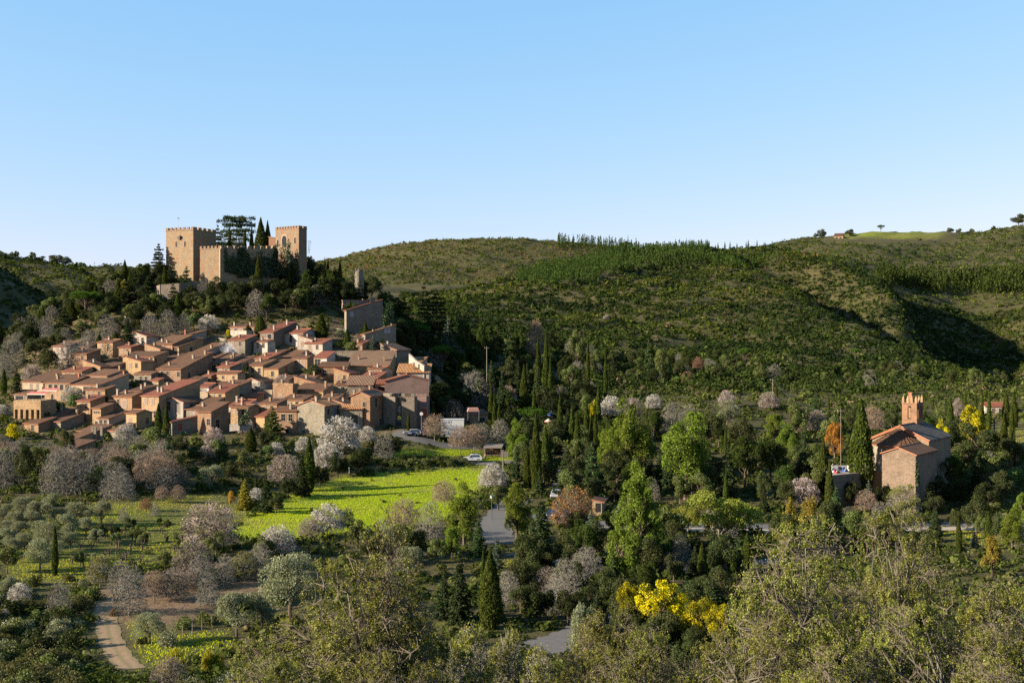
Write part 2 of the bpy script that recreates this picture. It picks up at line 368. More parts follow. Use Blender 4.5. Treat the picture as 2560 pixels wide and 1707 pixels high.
WALL = {
 'ochre': stonemat('ochre rubble stone', [(0.44,0.26,0.13),(0.56,0.36,0.18),(0.32,0.19,0.10),(0.62,0.43,0.24),(0.42,0.22,0.13)], (0.60,0.43,0.26)),
 'pink':  stonemat('pinkish pointed stone', [(0.46,0.28,0.16),(0.56,0.38,0.22),(0.35,0.21,0.12),(0.54,0.35,0.21)], (0.56,0.41,0.26)),
 'grey':  stonemat('grey rubble stone', [(0.26,0.22,0.16),(0.38,0.32,0.24),(0.18,0.15,0.12),(0.44,0.37,0.27),(0.30,0.22,0.16)], (0.40,0.35,0.27)),
 'pale':  stonemat('pale lime rendered stone', [(0.52,0.45,0.36),(0.60,0.52,0.42),(0.42,0.36,0.29),(0.64,0.57,0.47)], (0.62,0.55,0.46), 2.0, 0.6),
 'white': stonemat('whitewashed stone', [(0.62,0.58,0.52),(0.70,0.66,0.60),(0.52,0.48,0.43),(0.72,0.69,0.63)], (0.68,0.64,0.58), 2.0, 0.5, (0.30,0.26,0.21), 0.35),
 'render':stonemat('cream lime render', [(0.56,0.44,0.29),(0.58,0.46,0.31),(0.55,0.43,0.28)], (0.57,0.45,0.30), 1.2, 0.25, (0.24,0.19,0.12), 0.4),
 'mauve': stonemat('mauve weathered render', [(0.36,0.23,0.19),(0.40,0.27,0.22),(0.33,0.21,0.18)], (0.38,0.25,0.20), 1.0, 0.25, (0.16,0.12,0.10), 0.5),
 'castle':stonemat('warm castle masonry', [(0.34,0.26,0.16),(0.44,0.33,0.20),(0.20,0.16,0.11),(0.50,0.38,0.24)], (0.36,0.28,0.19), 2.1, 1.2, (0.44,0.20,0.085), 0.8),
 'church': stonemat('brown church rubble', [(0.34,0.25,0.16),(0.44,0.34,0.22),(0.25,0.18,0.12),(0.48,0.36,0.25)], (0.44,0.35,0.24)),
 'brick': stonemat('thin red brick', [(0.36,0.17,0.09),(0.42,0.22,0.12),(0.28,0.13,0.07),(0.44,0.27,0.17)], (0.40,0.27,0.18), 3.5, 0.8),
 'rock':  stonemat('grey cliff rock', [(0.22,0.19,0.15),(0.32,0.28,0.22),(0.15,0.13,0.11),(0.38,0.33,0.25)], (0.12,0.10,0.08), 0.35, 1.6),
}
def tilemat(name, axis, base, var, stripe=0.55, lichen=(0.30, 0.20, 0.07), lich=0.5, dark=(0.07, 0.05, 0.04), slate=False):
    m, nt = newmat(name); o = objco(nt)
    sx = nd(nt, 'ShaderNodeSeparateXYZ'); nt.links.new(o, sx.inputs[0])
    a = sx.outputs['X' if axis == 'x' else 'Y']; b = sx.outputs['Y' if axis == 'x' else 'X']
    per = 0.42
    wv = mth(nt, 'ADD', mth(nt, 'MULTIPLY', mth(nt, 'SINE', mth(nt, 'MULTIPLY', a, 2*PI/per)), 0.5), 0.5)
    cb = nd(nt, 'ShaderNodeCombineXYZ')
    nt.links.new(mth(nt, 'FLOOR', mth(nt, 'DIVIDE', a, per)), cb.inputs[0])
    nt.links.new(mth(nt, 'FLOOR', mth(nt, 'DIVIDE', b, 0.38)), cb.inputs[1])
    wn_ = nd(nt, 'ShaderNodeTexWhiteNoise', noise_dimensions='2D'); nt.links.new(cb.outputs[0], wn_.inputs['Vector'])
    col = mixc(nt, wn_.outputs['Value'], base, var)
    n = noise(nt, o, 0.5, 5, 0.65)
    col = mixc(nt, mth(nt, 'MULTIPLY', ramp(nt, n, [(0.42, (0, 0, 0)), (0.62, (1, 1, 1))]), lich), col, lichen)
    n2 = noise(nt, o, 1.7, 4, 0.6)
    col = mixc(nt, mth(nt, 'MULTIPLY', ramp(nt, n2, [(0.5, (0, 0, 0)), (0.7, (1, 1, 1))]), 0.5), col, dark)
    col = mixc(nt, mth(nt, 'MULTIPLY', ramp(nt, wv, [(0.25, (1, 1, 1)), (0.6, (0, 0, 0))]), stripe), col, dark)
    oi = nd(nt, 'ShaderNodeObjectInfo'); hs = nd(nt, 'ShaderNodeHueSaturation'); nt.links.new(col, hs.inputs['Color'])
    nt.links.new(mth(nt, 'ADD', 0.78, mth(nt, 'MULTIPLY', oi.outputs['Random'], 0.4)), hs.inputs['Value'])
    out(nt, hs.outputs[0], 0.85, bump(nt, wv, 0.9, 0.09), 0.2)
    return m
TILE = {}
for ax in 'xy':
    TILE['brown'+ax] = tilemat('weathered brown roof tile '+ax, ax, (0.135,0.060,0.028), (0.215,0.098,0.045), 0.45, (0.21, 0.125, 0.045))
    TILE['red'+ax] = tilemat('red clay roof tile '+ax, ax, (0.25,0.068,0.035), (0.33,0.10,0.048), 0.32, (0.32,0.15,0.07), 0.3)
    TILE['orange'+ax] = tilemat('orange clay roof tile '+ax, ax, (0.56,0.24,0.08), (0.66,0.34,0.13), 0.55, (0.40,0.22,0.08), 0.3)
    TILE['striped'+ax] = tilemat('striped barrel tile '+ax, ax, (0.28,0.145,0.08), (0.37,0.21,0.12), 0.85, (0.38,0.28,0.14), 0.5)
    TILE['slate'+ax] = tilemat('dark grey slate '+ax, ax, (0.07,0.07,0.065), (0.20,0.18,0.155), 0.5, (0.16,0.14,0.10), 0.4, (0.025,0.025,0.025))
M = {
 'pane': plain('dark window glass', (0.012,0.014,0.018), 0.25, 0.4), 'sky_pane': plain('glass coloured like reflected sky', (0.24,0.32,0.42), 0.15, 0.6),  # second glass: sky reflection put into its base colour
 'frame': plain('stone window surround', (0.42,0.33,0.23), 0.8), 'wood': plain('brown timber', (0.13,0.07,0.04), 0.7), 'greywood': plain('weathered timber', (0.24,0.20,0.16), 0.8),
 'shutter': plain('faded brown shutter', (0.32,0.21,0.15), 0.7), 'redwood': plain('red painted timber', (0.42,0.08,0.04), 0.6), 'whitepaint': plain('white paint', (0.78,0.77,0.74), 0.5),
 'dark': plain('black for unlit openings and railing', (0.01,0.009,0.008), 0.9), 'brickred': plain('red brick chimney', (0.44,0.14,0.08), 0.85, var=0.3, scale=5), 'lime': plain('lime plaster', (0.46,0.39,0.30), 0.85),
 'stone': plain('dressed stone', (0.44,0.36,0.26), 0.85, var=0.25, scale=3), 'verge': plain('clay verge tile', (0.52,0.20,0.10), 0.8, var=0.25, scale=4),
 'metal': plain('grey galvanised metal', (0.40,0.42,0.44), 0.45, 0.5, 0.6), 'greenmetal': plain('green painted metal', (0.03,0.16,0.09), 0.5), 'concrete': plain('pale concrete', (0.42,0.38,0.32), 0.85),
 'awning': plain('red and cream awning cloth', (0.60,0.16,0.13), 0.8), 'cream': plain('cream cloth', (0.68,0.58,0.45), 0.8), 'bluecloth': plain('blue cloth', (0.04,0.12,0.45), 0.7), 'redcloth': plain('red cloth', (0.40,0.03,0.03), 0.7),
 'yellow': plain('yellow paint', (0.70,0.42,0.02), 0.6), 'bluepaint': plain('dark blue paint', (0.02,0.04,0.22), 0.5), 'pinkplaster': plain('pink terrace plaster', (0.62,0.34,0.26), 0.8), 'marble': plain('pale marble', (0.72,0.69,0.63), 0.4),
}
# ------------------------------------------------------------------ windows, doors, chimneys: unit pieces copied about
def _frame_mesh():
    mb = MB(); t = 0.13
    mb.box(-0.06, 0, -0.5-t, 0.5+t, 1, 1+t); mb.box(-0.09, 0, -0.5-t, 0.5+t, -t*0.8, 0)
    mb.box(-0.05, 0, -0.5-t, -0.5, 0, 1); mb.box(-0.05, 0, 0.5, 0.5+t, 0, 1)
    return mb.mesh('window_frame', [M['frame']])
def _pane_mesh(mat, bars=True):
    mb = MB(); mb.box(-0.012, 0.02, -0.5, 0.5, 0, 1, 0)
    if bars:
        mb.box(-0.03, -0.011, -0.03, 0.03, 0, 1, 1); mb.box(-0.028, -0.011, -0.5, -0.03, 0.5, 0.55, 1); mb.box(-0.028, -0.011, 0.03, 0.5, 0.5, 0.55, 1)
    return mb.mesh('window_pane', [mat, M['greywood']])
def _shutter_mesh(mat):
    mb = MB(); mb.box(-0.04, 0, -0.5, -0.01, 0, 1); mb.box(-0.04, 0, 0.01, 0.5, 0, 1)
    for y in (-0.46, 0.05):
        for k in range(8): mb.box(-0.052, -0.04, y, y+0.41, 0.06+k*0.115, 0.13+k*0.115)
    return mb.mesh('window_shutter', [mat])
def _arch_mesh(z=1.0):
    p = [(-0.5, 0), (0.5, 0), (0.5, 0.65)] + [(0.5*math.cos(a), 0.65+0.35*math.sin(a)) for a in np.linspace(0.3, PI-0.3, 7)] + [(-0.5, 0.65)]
    mb = MB(); mb.prism(p, 'x', -0.012, 0.02); return mb.mesh('arched_opening', [M['dark']])  # flat near-black panel, the shade of an opening put into its colour
def _archframe_mesh():
    def P(r, z): return [(-r, -0.06), (-r, 0.65)] + [(-r*math.cos(a), 0.65+(0.35+z)*math.sin(a)) for a in np.linspace(0.3, PI-0.3, 7)] + [(r, 0.65), (r, -0.06)]
    A, B = P(0.66, 0.14), P(0.5, 0.0); mb = MB()
    for i in range(len(A)-1): mb.prism([A[i], A[i+1], B[i+1], B[i]], 'x', -0.06, 0)
    return mb.mesh('arch_frame', [M['frame']])
UNIT = {'frame': _frame_mesh(), 'pane': _pane_mesh(M['pane']), 'skypane': _pane_mesh(M['sky_pane']), 'shutter': _shutter_mesh(M['shutter']), 'grey': _shutter_mesh(M['greywood']),
        'redshutter': _shutter_mesh(M['redwood']), 'arch': _arch_mesh(), 'archframe': _archframe_mesh(), 'door': _shutter_mesh(M['wood']), 'hole': _pane_mesh(M['dark'], False)}  # hole: flat near-black panel painted in for the shade inside an opening
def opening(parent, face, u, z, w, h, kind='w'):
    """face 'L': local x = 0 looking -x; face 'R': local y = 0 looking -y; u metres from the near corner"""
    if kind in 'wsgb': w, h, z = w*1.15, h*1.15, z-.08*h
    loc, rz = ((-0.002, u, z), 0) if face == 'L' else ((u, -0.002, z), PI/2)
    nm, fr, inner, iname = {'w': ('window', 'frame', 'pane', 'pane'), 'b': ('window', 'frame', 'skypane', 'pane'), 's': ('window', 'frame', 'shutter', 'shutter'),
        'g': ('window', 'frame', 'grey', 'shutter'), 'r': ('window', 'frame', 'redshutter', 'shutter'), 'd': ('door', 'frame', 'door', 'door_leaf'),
        'a': ('window', 'archframe', 'arch', 'pane'), 'A': ('doorway', 'archframe', 'arch', 'opening'), 'o': ('loggia_opening', 'frame', 'hole', 'shade_panel')}[kind]
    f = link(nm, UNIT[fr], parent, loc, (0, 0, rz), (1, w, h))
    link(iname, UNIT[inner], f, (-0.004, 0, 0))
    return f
def _chim(mat, cap):
    mb = MB(); mb.box(-0.32, 0.32, -0.26, 0.26, 0, 1.0, 0); mb.box(-0.4, 0.4, -0.34, 0.34, 1.0, 1.07, 1)
    for x in (-0.24, 0.24): mb.box(x-0.07, x+0.07, -0.22, 0.22, 1.07, 1.22, 1)
    mb.box(-0.42, 0.42, -0.36, 0.36, 1.22, 1.29, 1)
    return mb.mesh('chimney', [mat, cap])
CHIM = {'stone': _chim(M['stone'], M['verge']), 'white': _chim(M['lime'], M['lime']), 'red': _chim(M['brickred'], M['verge']), 'ochre': _chim(WALL['ochre'], M['stone'])}

HOUSES = []
def house(label, xl, xc, xr, ye, yb, th, roof='M', slope=0.30, wall='ochre', tile='brown', L=None, R=None, ch=(), name='stone_house', d=None, w=None, group='stone houses of the hill village', over=0.35, cat='house', parapet=0.0):
    """near corner stands at photo column xc; its lit left face reaches to xl, its right face to xr; eave at row ye, foot at yb"""
    Y = depth(xc, yb); X = (xc-CX)/F*Y; t = math.radians(th)
    u = (-math.cos(t), math.sin(t)); v = (math.sin(t), math.cos(t))
    kl, kr = (xl-CX)/F, (xr-CX)/F
    if w is None: w = (kl*Y - X)/(u[0] - kl*u[1])
    if d is None:
        den = v[0] - kr*v[1]
        d = (kr*Y - X)/den if abs(den) > 0.02 else 8.0
    w = min(max(abs(w), 1.5), 40); d = min(max(abs(d), 2.0), 26)
    pts = [(X, Y), (X+u[0]*w, Y+u[1]*w), (X+v[0]*d, Y+v[1]*d), (X+u[0]*w+v[0]*d, Y+u[1]*w+v[1]*d)]
    zs = [float(gzx(*p)) for p in pts]; zb = min(zs) - 0.8
    ze = (CY-ye)/F*Y; base = max(zs[0], min(zs)) if ze - zs[0] > 1 else min(zs)
    he = ze - zb
    e = empty(name, (X, Y, zb), PI/2 - t); tag(e, label, cat, group)
    # walls (local x = depth d, local y = width w)
    mb = MB()
    if roof == 'M': top = [he, he+slope*d, he+slope*d, he]           # (0,0),(d,0),(d,w),(0,w)
    elif roof == 'MR': top = [he, he, he+slope*w, he+slope*w]
    else: top = [he]*4
    b = [(0,0),(d,0),(d,w),(0,w)]
    V = [(x,y,0) for x,y in b] + [(x,y,z) for (x,y),z in zip(b, top)]
    if roof == 'GL':
        V += [(d/2,0,he+slope*d/2),(d/2,w,he+slope*d/2)]
        Fc = [(0,1,5,8,4),(2,3,7,9,6),(1,2,6,5),(3,0,4,7),(3,2,1,0),(4,8,9,7),(8,5,6,9)]
    elif roof == 'GR':
        V += [(0,w/2,he+slope*w/2),(d,w/2,he+slope*w/2)]
        Fc = [(0,1,5,4),(2,3,7,6),(1,2,6,9,5),(3,0,4,8,7),(3,2,1,0),(4,5,9,8),(8,9,6,7)]
    else: Fc = [(0,1,5,4),(1,2,6,5),(2,3,7,6),(3,0,4,7),(3,2,1,0),(4,5,6,7)]
    mb.add(V, Fc)
    link('wall', mb.mesh('wall', [WALL[wall]]), e)
    # roof
    o, th_ = over, 0.16
    def slab(mb2, P):   # P: 4 points of the roof's underside; thickened upward
        n = (Vector(P[1])-Vector(P[0])).cross(Vector(P[3])-Vector(P[0])).normalized()
        if n.z < 0: n = -n
        Q = [tuple(Vector(p)+n*th_) for p in P]
        mb2.add(list(P)+Q, [(3,2,1,0),(4,5,6,7)], 0)
        mb2.add(list(P)+Q, [(0,1,5,4),(1,2,6,5),(2,3,7,6),(3,0,4,7)], 1)
    rb = MB(); g = 0.02; ridge = 'y'
    if roof == 'M':
        z = lambda x: he + slope*x + g
        slab(rb, [(-o,-o*.7,z(-o)),(d+o*.5,-o*.7,z(d+o*.5)),(d+o*.5,w+o*.7,z(d+o*.5)),(-o,w+o*.7,z(-o))])
    elif roof == 'MR':
        z = lambda y: he + slope*y + g; ridge = 'x'
        slab(rb, [(-o*.7,-o,z(-o)),(d+o*.7,-o,z(-o)),(d+o*.7,w+o*.5,z(w+o*.5)),(-o*.7,w+o*.5,z(w+o*.5))])
    elif roof == 'GL':
        z = lambda x: he + slope*min(x, d-x) + g
        slab(rb, [(-o,-o*.7,z(-o)),(d/2,-o*.7,z(d/2)),(d/2,w+o*.7,z(d/2)),(-o,w+o*.7,z(-o))])
        slab(rb, [(d/2+.004,-o*.7,z(d/2)),(d+o,-o*.7,z(d+o)),(d+o,w+o*.7,z(d+o)),(d/2+.004,w+o*.7,z(d/2))])
        rb.tube([(d/2,-o*.7,z(d/2)+.14),(d/2,w+o*.7,z(d/2)+.14)], 0.13, 6, 1)
    elif roof == 'GR':
        z = lambda y: he + slope*min(y, w-y) + g; ridge = 'x'
        slab(rb, [(-o*.7,-o,z(-o)),(d+o*.7,-o,z(-o)),(d+o*.7,w/2,z(w/2)),(-o*.7,w/2,z(w/2))])
        slab(rb, [(-o*.7,w/2+.004,z(w/2)),(d+o*.7,w/2+.004,z(w/2)),(d+o*.7,w+o,z(w+o)),(-o*.7,w+o,z(w+o))])
        rb.tube([(-o*.7,w/2,z(w/2)+.14),(d+o*.7,w/2,z(w/2)+.14)], 0.13, 6, 1)
    tm = TILE.get(tile + ('x' if ridge == 'x' else 'y'))
    if roof == 'F':
        p = parapet or 0.35
        rb.box(0.3, d-0.3, 0.3, w-0.3, he+0.005, he+0.06, 0)
        for k, (x0,x1,y0,y1) in enumerate(((-.06,.3,-.06,w+.06),(d-.3,d+.06,-.06,w+.06),(.302,d-.302,-.06,.3),(.302,d-.302,w-.3,w+.06))): rb.box(x0,x1,y0,y1,he+0.005,he+p,1)
        ro = rb.build('roof', [M['concrete'], WALL[wall]], e)
    else:
        ro = rb.build('roof', [tm, M['verge'] if tile != 'slate' else M['stone']], e)
    def rz_at(x, y):
        if roof == 'M': return he+slope*x
        if roof == 'MR': return he+slope*y
        if roof == 'GL': return he+slope*min(x, d-x)
        if roof == 'GR': return he+slope*min(y, w-y)
        return he
    for c in ch:                                       # (along depth 0..1, along width 0..1, height, kind)
        x, y = c[0]*d, c[1]*w; k = c[3] if len(c) > 3 else random.choice(('stone', 'white', 'ochre'))
        link('chimney', CHIM[k], ro, (x, y, rz_at(x, y)-0.2), None, (.9, .9, .8*(c[2] if len(c) > 2 else 1.1)))
    gl = zs[0] - zb
    def auto(n, hgt, face, prob):
        r = []; rows = max(1, int(hgt/2.7))
        for k in range(rows):
            for i in range(int(n/2.7)):
                if random.random() < prob:
                    r.append(((i+0.5+random.uniform(-.2,.2))/max(1, int(n/2.7)), -1.75-2.6*k, 0.75+random.random()*.2, 1.15+random.random()*.2, random.choice('wwwsg')))
        return r
    if L is None: L = auto(w, he-gl, 'L', 0.75)
    if R is None: R = auto(d, he-gl, 'R', 0.4)
    for face, ls, span in (('L', L, w), ('R', R, d)):
        for q in ls:                                   # (fraction along face, height below eave (negative), w, h, kind)
            if q[0]*span + q[2]/2 > span - 0.1 or q[0]*span - q[2]/2 < 0.1: continue
            opening(e, face, q[0]*span, he + q[1], q[2], q[3], q[4] if len(q) > 4 else 'w')
    HOUSES.append((e, X, Y, zb, he, w, d))
    return e

def crenel_wall(mb, axis, a0, a1, c0, c1, z0, h, mw, gap, mh=0.9, mi=0):
    """one crenellated parapet from a0 to a1 as a single profile"""
    L = a1-a0; n = max(2, int(round((L+gap)/(mw+gap)))); g = (L - n*mw)/(n-1)
    P = [(a0, z0)]
    for i in range(n):
        x = a0 + i*(mw+g); P += [(x, z0+h+mh), (x+mw, z0+h+mh)]
        if i < n-1: P += [(x+mw, z0+h), (x+mw+g, z0+h)]
    P += [(a1, z0)]
    # split into convex boxes along the length so the faces stay planar and valid
    for i in range(n):
        x = a0+i*(mw+g)
        lo = [(x, c0, z0), (x+mw, c0, z0)]
        if axis == 'y': mb.box(c0, c1, x, x+mw, z0, z0+h+mh, mi)
        else: mb.box(x, x+mw, c0, c1, z0, z0+h+mh, mi)
        if i < n-1:
            if axis == 'y': mb.box(c0+.003, c1-.003, x+mw, x+mw+g, z0, z0+h, mi)
            else: mb.box(x+mw, x+mw+g, c0+.003, c1-.003, z0, z0+h, mi)
def tower(label, xl, xc, xr, yt, yb, th, name='castle_tower', wall='castle', mw=1.1, gap=0.7, mh=0.9, L=(), R=(), d=None, group=None, sides='LRBK'):
    Y = float(yb); X = (xc-CX)/F*Y; t = math.radians(th)
    u = (-math.cos(t), math.sin(t)); v = (math.sin(t), math.cos(t)); kl, kr = (xl-CX)/F, (xr-CX)/F
    w = abs((kl*Y-X)/(u[0]-kl*u[1]))
    if d is None: d = abs((kr*Y-X)/(v[0]-kr*v[1]))
    zb = min(float(gzx(X+a*u[0]*w+b*v[0]*d, Y+a*u[1]*w+b*v[1]*d)) for a in (0,1) for b in (0,1)) - 4.0
    he = (CY-yt)/F*Y - zb - mh - 0.5
    e = empty(name, (X, Y, zb), PI/2-t); tag(e, label, 'castle' if 'castle' in name else 'tower', group)
    mb = MB(); mb.box(0, d, 0, w, 0, he); mb.build('wall', [WALL[wall]], e)
    for s in sides:
        pb = MB()
        if s == 'L': crenel_wall(pb, 'y', -0.05, w+0.05, -0.05, 0.45, he+.002, 0.5, mw, gap, mh)
        if s == 'R': crenel_wall(pb, 'x', 0.452, d-0.452, -0.05, 0.45, he+.002, 0.5, mw*1.6, gap*1.1, mh)
        if s == 'B': crenel_wall(pb, 'y', -0.05, w+0.05, d-0.45, d+0.05, he+.002, 0.5, mw, gap, mh)
        if s == 'K': crenel_wall(pb, 'x', 0.452, d-0.452, w-0.45, w+0.05, he+.002, 0.5, mw*1.6, gap*1.1, mh)
        pb.build('parapet', [WALL[wall]], e)
    for face, ls, span in (('L', L, w), ('R', R, d)):
        for q in ls: opening(e, face, q[0]*span, he+q[1], q[2], q[3], q[4])
    return e, he, w, d
# ------------------------------------------------------------------ the village, house by house
H = house
H('two chimneyed tan house with twin front windows, topmost left of the village', 158,188,238, 899,918,27, L=[(.25,-1.6,.7,1.1,'s'),(.45,-1.6,.7,1.1,'s')], R=[(.35,-2.2,.9,1.4,'s')], wall='render', ch=[(.25,.8,1.3),(.55,.12,1.6,'white')])
H('long low brown roof stepping up behind the pink blossom tree at the left end', 56,110,186, 955,982,27, slope=.27, wall='render', L=[(.3,-1.8,.8,1.2,'g'),(.6,-1.8,.8,1.2,'g')], ch=[(.5,.1,1.0)])
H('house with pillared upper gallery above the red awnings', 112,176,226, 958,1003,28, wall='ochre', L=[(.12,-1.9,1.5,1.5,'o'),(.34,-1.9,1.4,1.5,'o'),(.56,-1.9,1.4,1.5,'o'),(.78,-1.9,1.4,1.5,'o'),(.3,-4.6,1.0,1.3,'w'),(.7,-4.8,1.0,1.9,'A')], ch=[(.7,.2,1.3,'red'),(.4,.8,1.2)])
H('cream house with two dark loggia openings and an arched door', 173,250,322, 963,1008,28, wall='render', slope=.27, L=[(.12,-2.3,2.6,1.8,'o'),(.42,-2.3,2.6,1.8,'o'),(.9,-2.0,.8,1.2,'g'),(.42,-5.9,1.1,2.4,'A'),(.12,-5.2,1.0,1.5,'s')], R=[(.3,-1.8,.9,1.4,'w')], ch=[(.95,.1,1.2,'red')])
H('raised upper storey with its own brown roof on the loggia house', 216,268,312, 940,985,28, wall='render', slope=.25, L=[(.3,-1.4,.9,1.0,'s'),(.75,-1.4,.9,1.0,'s')], R=[], ch=[(.9,.15,1.4)])
H('small open shed roofed in brown tile beside the terrace wall', 30,68,92, 986,1003,25, wall='grey', L=[(.5,-1.6,3.0,1.2,'o')], R=[])
H('tan house with four windows in a row below its long eave', 307,385,418, 892,932,27, wall='ochre', slope=.27, L=[(.08,-1.75,.8,1.4,'w'),(.22,-1.75,.7,1.4,'w'),(.44,-1.75,.7,1.4,'w'),(.78,-1.75,.9,1.5,'s'),(.3,-4.2,.4,.5,'w'),(.6,-4.4,.4,.5,'w')], R=[(.15,-1.6,.8,1.1,'w')], ch=[(.1,.88,1.6)])
H('topmost brown roofed house of the upper left group, with an ochre front', 381,431,480, 861,893,27, wall='ochre', L=[(.15,-1.6,.7,1.1,'r'),(.45,-1.6,.8,1.2,'r'),(.8,-1.6,.7,1.1,'s')], R=[], slope=.33, ch=[(.25,.75,1.3),(.15,.4,1.1,'white')])
H('lower stone wing with a grey shaded side under the pink terrace roof', 430,447,508, 867,894,27, wall='ochre', L=[(.4,-1.7,.8,1.3,'w')], R=[(.5,-2.2,.9,1.9,'w')], slope=.25, ch=[(.5,.9,1.5,'white')])
H('small high house with the red brick chimney below the cliff', 458,474,517, 838,868,27, wall='pale', L=[(.5,-1.6,.8,1.1,'s')], R=[], slope=.2, ch=[(.1,.9,1.7,'red')])
H('house with a pale pink flat roof below the blossom tree', 483,500,556, 856,868,40, 'MR', .18, 'grey', 'red', L=[], R=[], ch=[(.9,.1,1.4,'white')])
H('house with two arched windows and a long plain grey side', 483,513,563, 880,907,27, wall='pale', slope=.30, L=[(.3,-2.4,1.2,1.7,'a'),(.75,-2.4,1.0,1.6,'a')], R=[], ch=[(.4,.15,1.3)])
H('lean-to roofed house beside the plain grey side wall', 512,538,578, 896,912,27, wall='grey', slope=.28, L=[(.5,-1.4,.7,.8,'w')], R=[], ch=[(.95,.2,1.3,'red')])
H('low roofed house tucked behind the four window house', 391,424,476, 902,922,27, wall='render', slope=.22, L=[(.45,-1.5,1.2,1.0,'o')], R=[], ch=[(.7,.4,1.2)])
H('grey brown house with a rusty side wall and two dark doors', 335,378,395, 936,959,27, wall='grey', slope=.28, L=[(.3,-2.6,.8,1.9,'w'),(.6,-1.9,.8,1.3,'w')], R=[], ch=[])
H('large house with roof lights and a row of five windows', 392,452,532, 923,958,20, wall='pink', slope=.30, L=[(.1,-1.9,.8,1.1,'w'),(.55,-1.5,.7,.9,'w'),(.78,-1.5,.7,.9,'w'),(.55,-4.2,.8,1.5,'r'),(.8,-4.2,.8,1.5,'r')], R=[(.25,-2.4,.9,1.3,'w')], ch=[(.2,.75,1.3),(.6,.3,1.4,'white'),(.85,.12,1.5)])
H('brown tiled house whose chimney gives off pale smoke', 526,556,604, 909,930,24, wall='pale', slope=.28, L=[(.25,-2.2,1.0,1.9,'w'),(.7,-1.9,1.2,1.3,'w')], R=[], ch=[(.65,.1,1.7,'ochre')])
H('brown roofed house with a rounded garden wall below it', 564,604,640, 908,928,24, wall='pale', slope=.28, L=[(.35,-1.5,1.0,1.0,'w'),(.75,-1.7,1.0,1.2,'w')], R=[], ch=[(.3,.9,1.8,'ochre')])
H('square stone house under a flat looking brown roof beside the thin cypress', 542,594,613, 934,968,24, 'GL', .30, 'pink', L=[(.3,-4.4,.9,1.4,'w'),(.7,-4.2,1.2,1.4,'w'),(.2,-1.4,.6,.7,'w'),(.7,-1.4,.6,.7,'w')], R=[])
H('tall pink stone house under the very long red roof', 354,397,500, 991,1055,27, slope=.245, wall='pink', tile='red', L=[(.75,-1.9,.8,1.3,'s'),(.35,-1.9,.8,1.3,'s'),(.2,-5.2,.9,1.5,'w'),(.5,-5.2,.9,1.5,'s'),(.75,-5.2,.9,1.5,'s')], R=[], ch=[(.22,.35,1.5,'white'),(.24,.62,1.6,'white')])
H('ochre house with a shuttered centre window and arched cellar doors', 284,330,356, 992,1036,27, wall='ochre', slope=.30, L=[(.42,-2.6,1.3,1.6,'s'),(.75,-2.3,.6,1.5,'w'),(.5,-5.4,1.0,1.4,'A'),(.75,-5.2,.9,1.3,'A')], R=[], ch=[(.2,.88,1.8,'white'),(.5,.6,1.3,'stone')])
H('long brown roof running back behind the arched cellar house', 322,350,392, 978,1012,27, wall='grey', slope=.22, L=[], R=[], ch=[(.3,.3,1.5),(.8,.7,1.2,'white')])
H('white rendered house with a blue shutter and red tiled roof', 493,522,556, 968,985,24, 'GL', .32, 'white', 'red', L=[(.3,-1.9,.6,1.2,'b'),(.65,-1.9,1.2,1.3,'g')], R=[])
H('yellow rendered terrace house below the white house', 470,523,558, 982,1003,24, 'F', 0, 'render', L=[], R=[])
H('ruddy roofed house with a tall round chimney behind the grey gable', 568,590,613, 974,992,24, wall='pale', tile='red', slope=.22, L=[(.5,-1.9,1.4,1.2,'g')], R=[], ch=[(.2,.9,2.4,'white'),(.2,.2,2.0,'white')])
H('grey gabled house with faded tall shutters behind two young cypresses', 401,458,512, 1006,1056,24, 'GR', .32, 'pale', 'brown', L=[(.25,-2.4,1.1,2.4,'g'),(.65,-1.9,1.1,1.9,'w'),(.25,-6.0,1.1,2.0,'g')], R=[(.4,-2.0,1.6,1.5,'o')])
H('grey gable house with one shuttered window and a bare climber', 609,650,684, 955,985,24, 'GR', .34, 'pale', 'brown', L=[(.38,-2.0,1.0,1.5,'g')], R=[])
H('house with a curved tan front wall beside the thin cypress', 621,657,690, 914,946,24, wall='pink', slope=.25, L=[(.25,-2.1,.8,1.3,'w'),(.7,-1.8,.8,1.2,'w')], R=[], ch=[(.6,.7,1.4)])
H('stone house with an orange door in its shaded side', 659,696,744, 922,950,24, wall='ochre', slope=.27, L=[(.4,-2.0,.8,1.2,'w')], R=[(.4,-1.0,.9,1.7,'r'),(.75,-3.6,1.1,2.2,'d')])
H('brown roof at the top left of the long row below the white house', 661,684,726, 892,908,24, wall='ochre', slope=.27, L=[(.5,-1.4,.7,.9,'w')], R=[], ch=[(.3,.2,1.6,'white')])
H('brown roof in the middle of the long row below the white house', 698,731,768, 894,909,24, wall='pale', slope=.27, L=[(.5,-1.4,.7,.9,'w')], R=[])
H('house with pale shutters and a stone balcony by the dark holm oak', 732,768,784, 896,932,22, wall='ochre', slope=.30, L=[(.3,-2.4,1.2,1.9,'s'),(.7,-2.2,1.0,1.6,'s'),(.4,-5.2,1.8,1.6,'w')], R=[], ch=[(.6,.3,1.6),(.8,.15,1.4,'red')])
H('white walled house in shade with a dark blue opening under red tiles', 691,758,795, 833,872,30, 'GL', .36, 'white', 'red', L=[(.83,-2.9,2.6,2.2,'o'),(.45,-2.6,.9,1.8,'w'),(.78,-6.6,1.6,2.7,'d'),(.48,-6.9,1.1,2.8,'d')], R=[(.5,-2.4,.8,1.6,'w'),(.35,-6.0,.9,1.5,'w')], ch=[(.5,.9,1.5,'white'),(.45,.45,1.4,'white')])
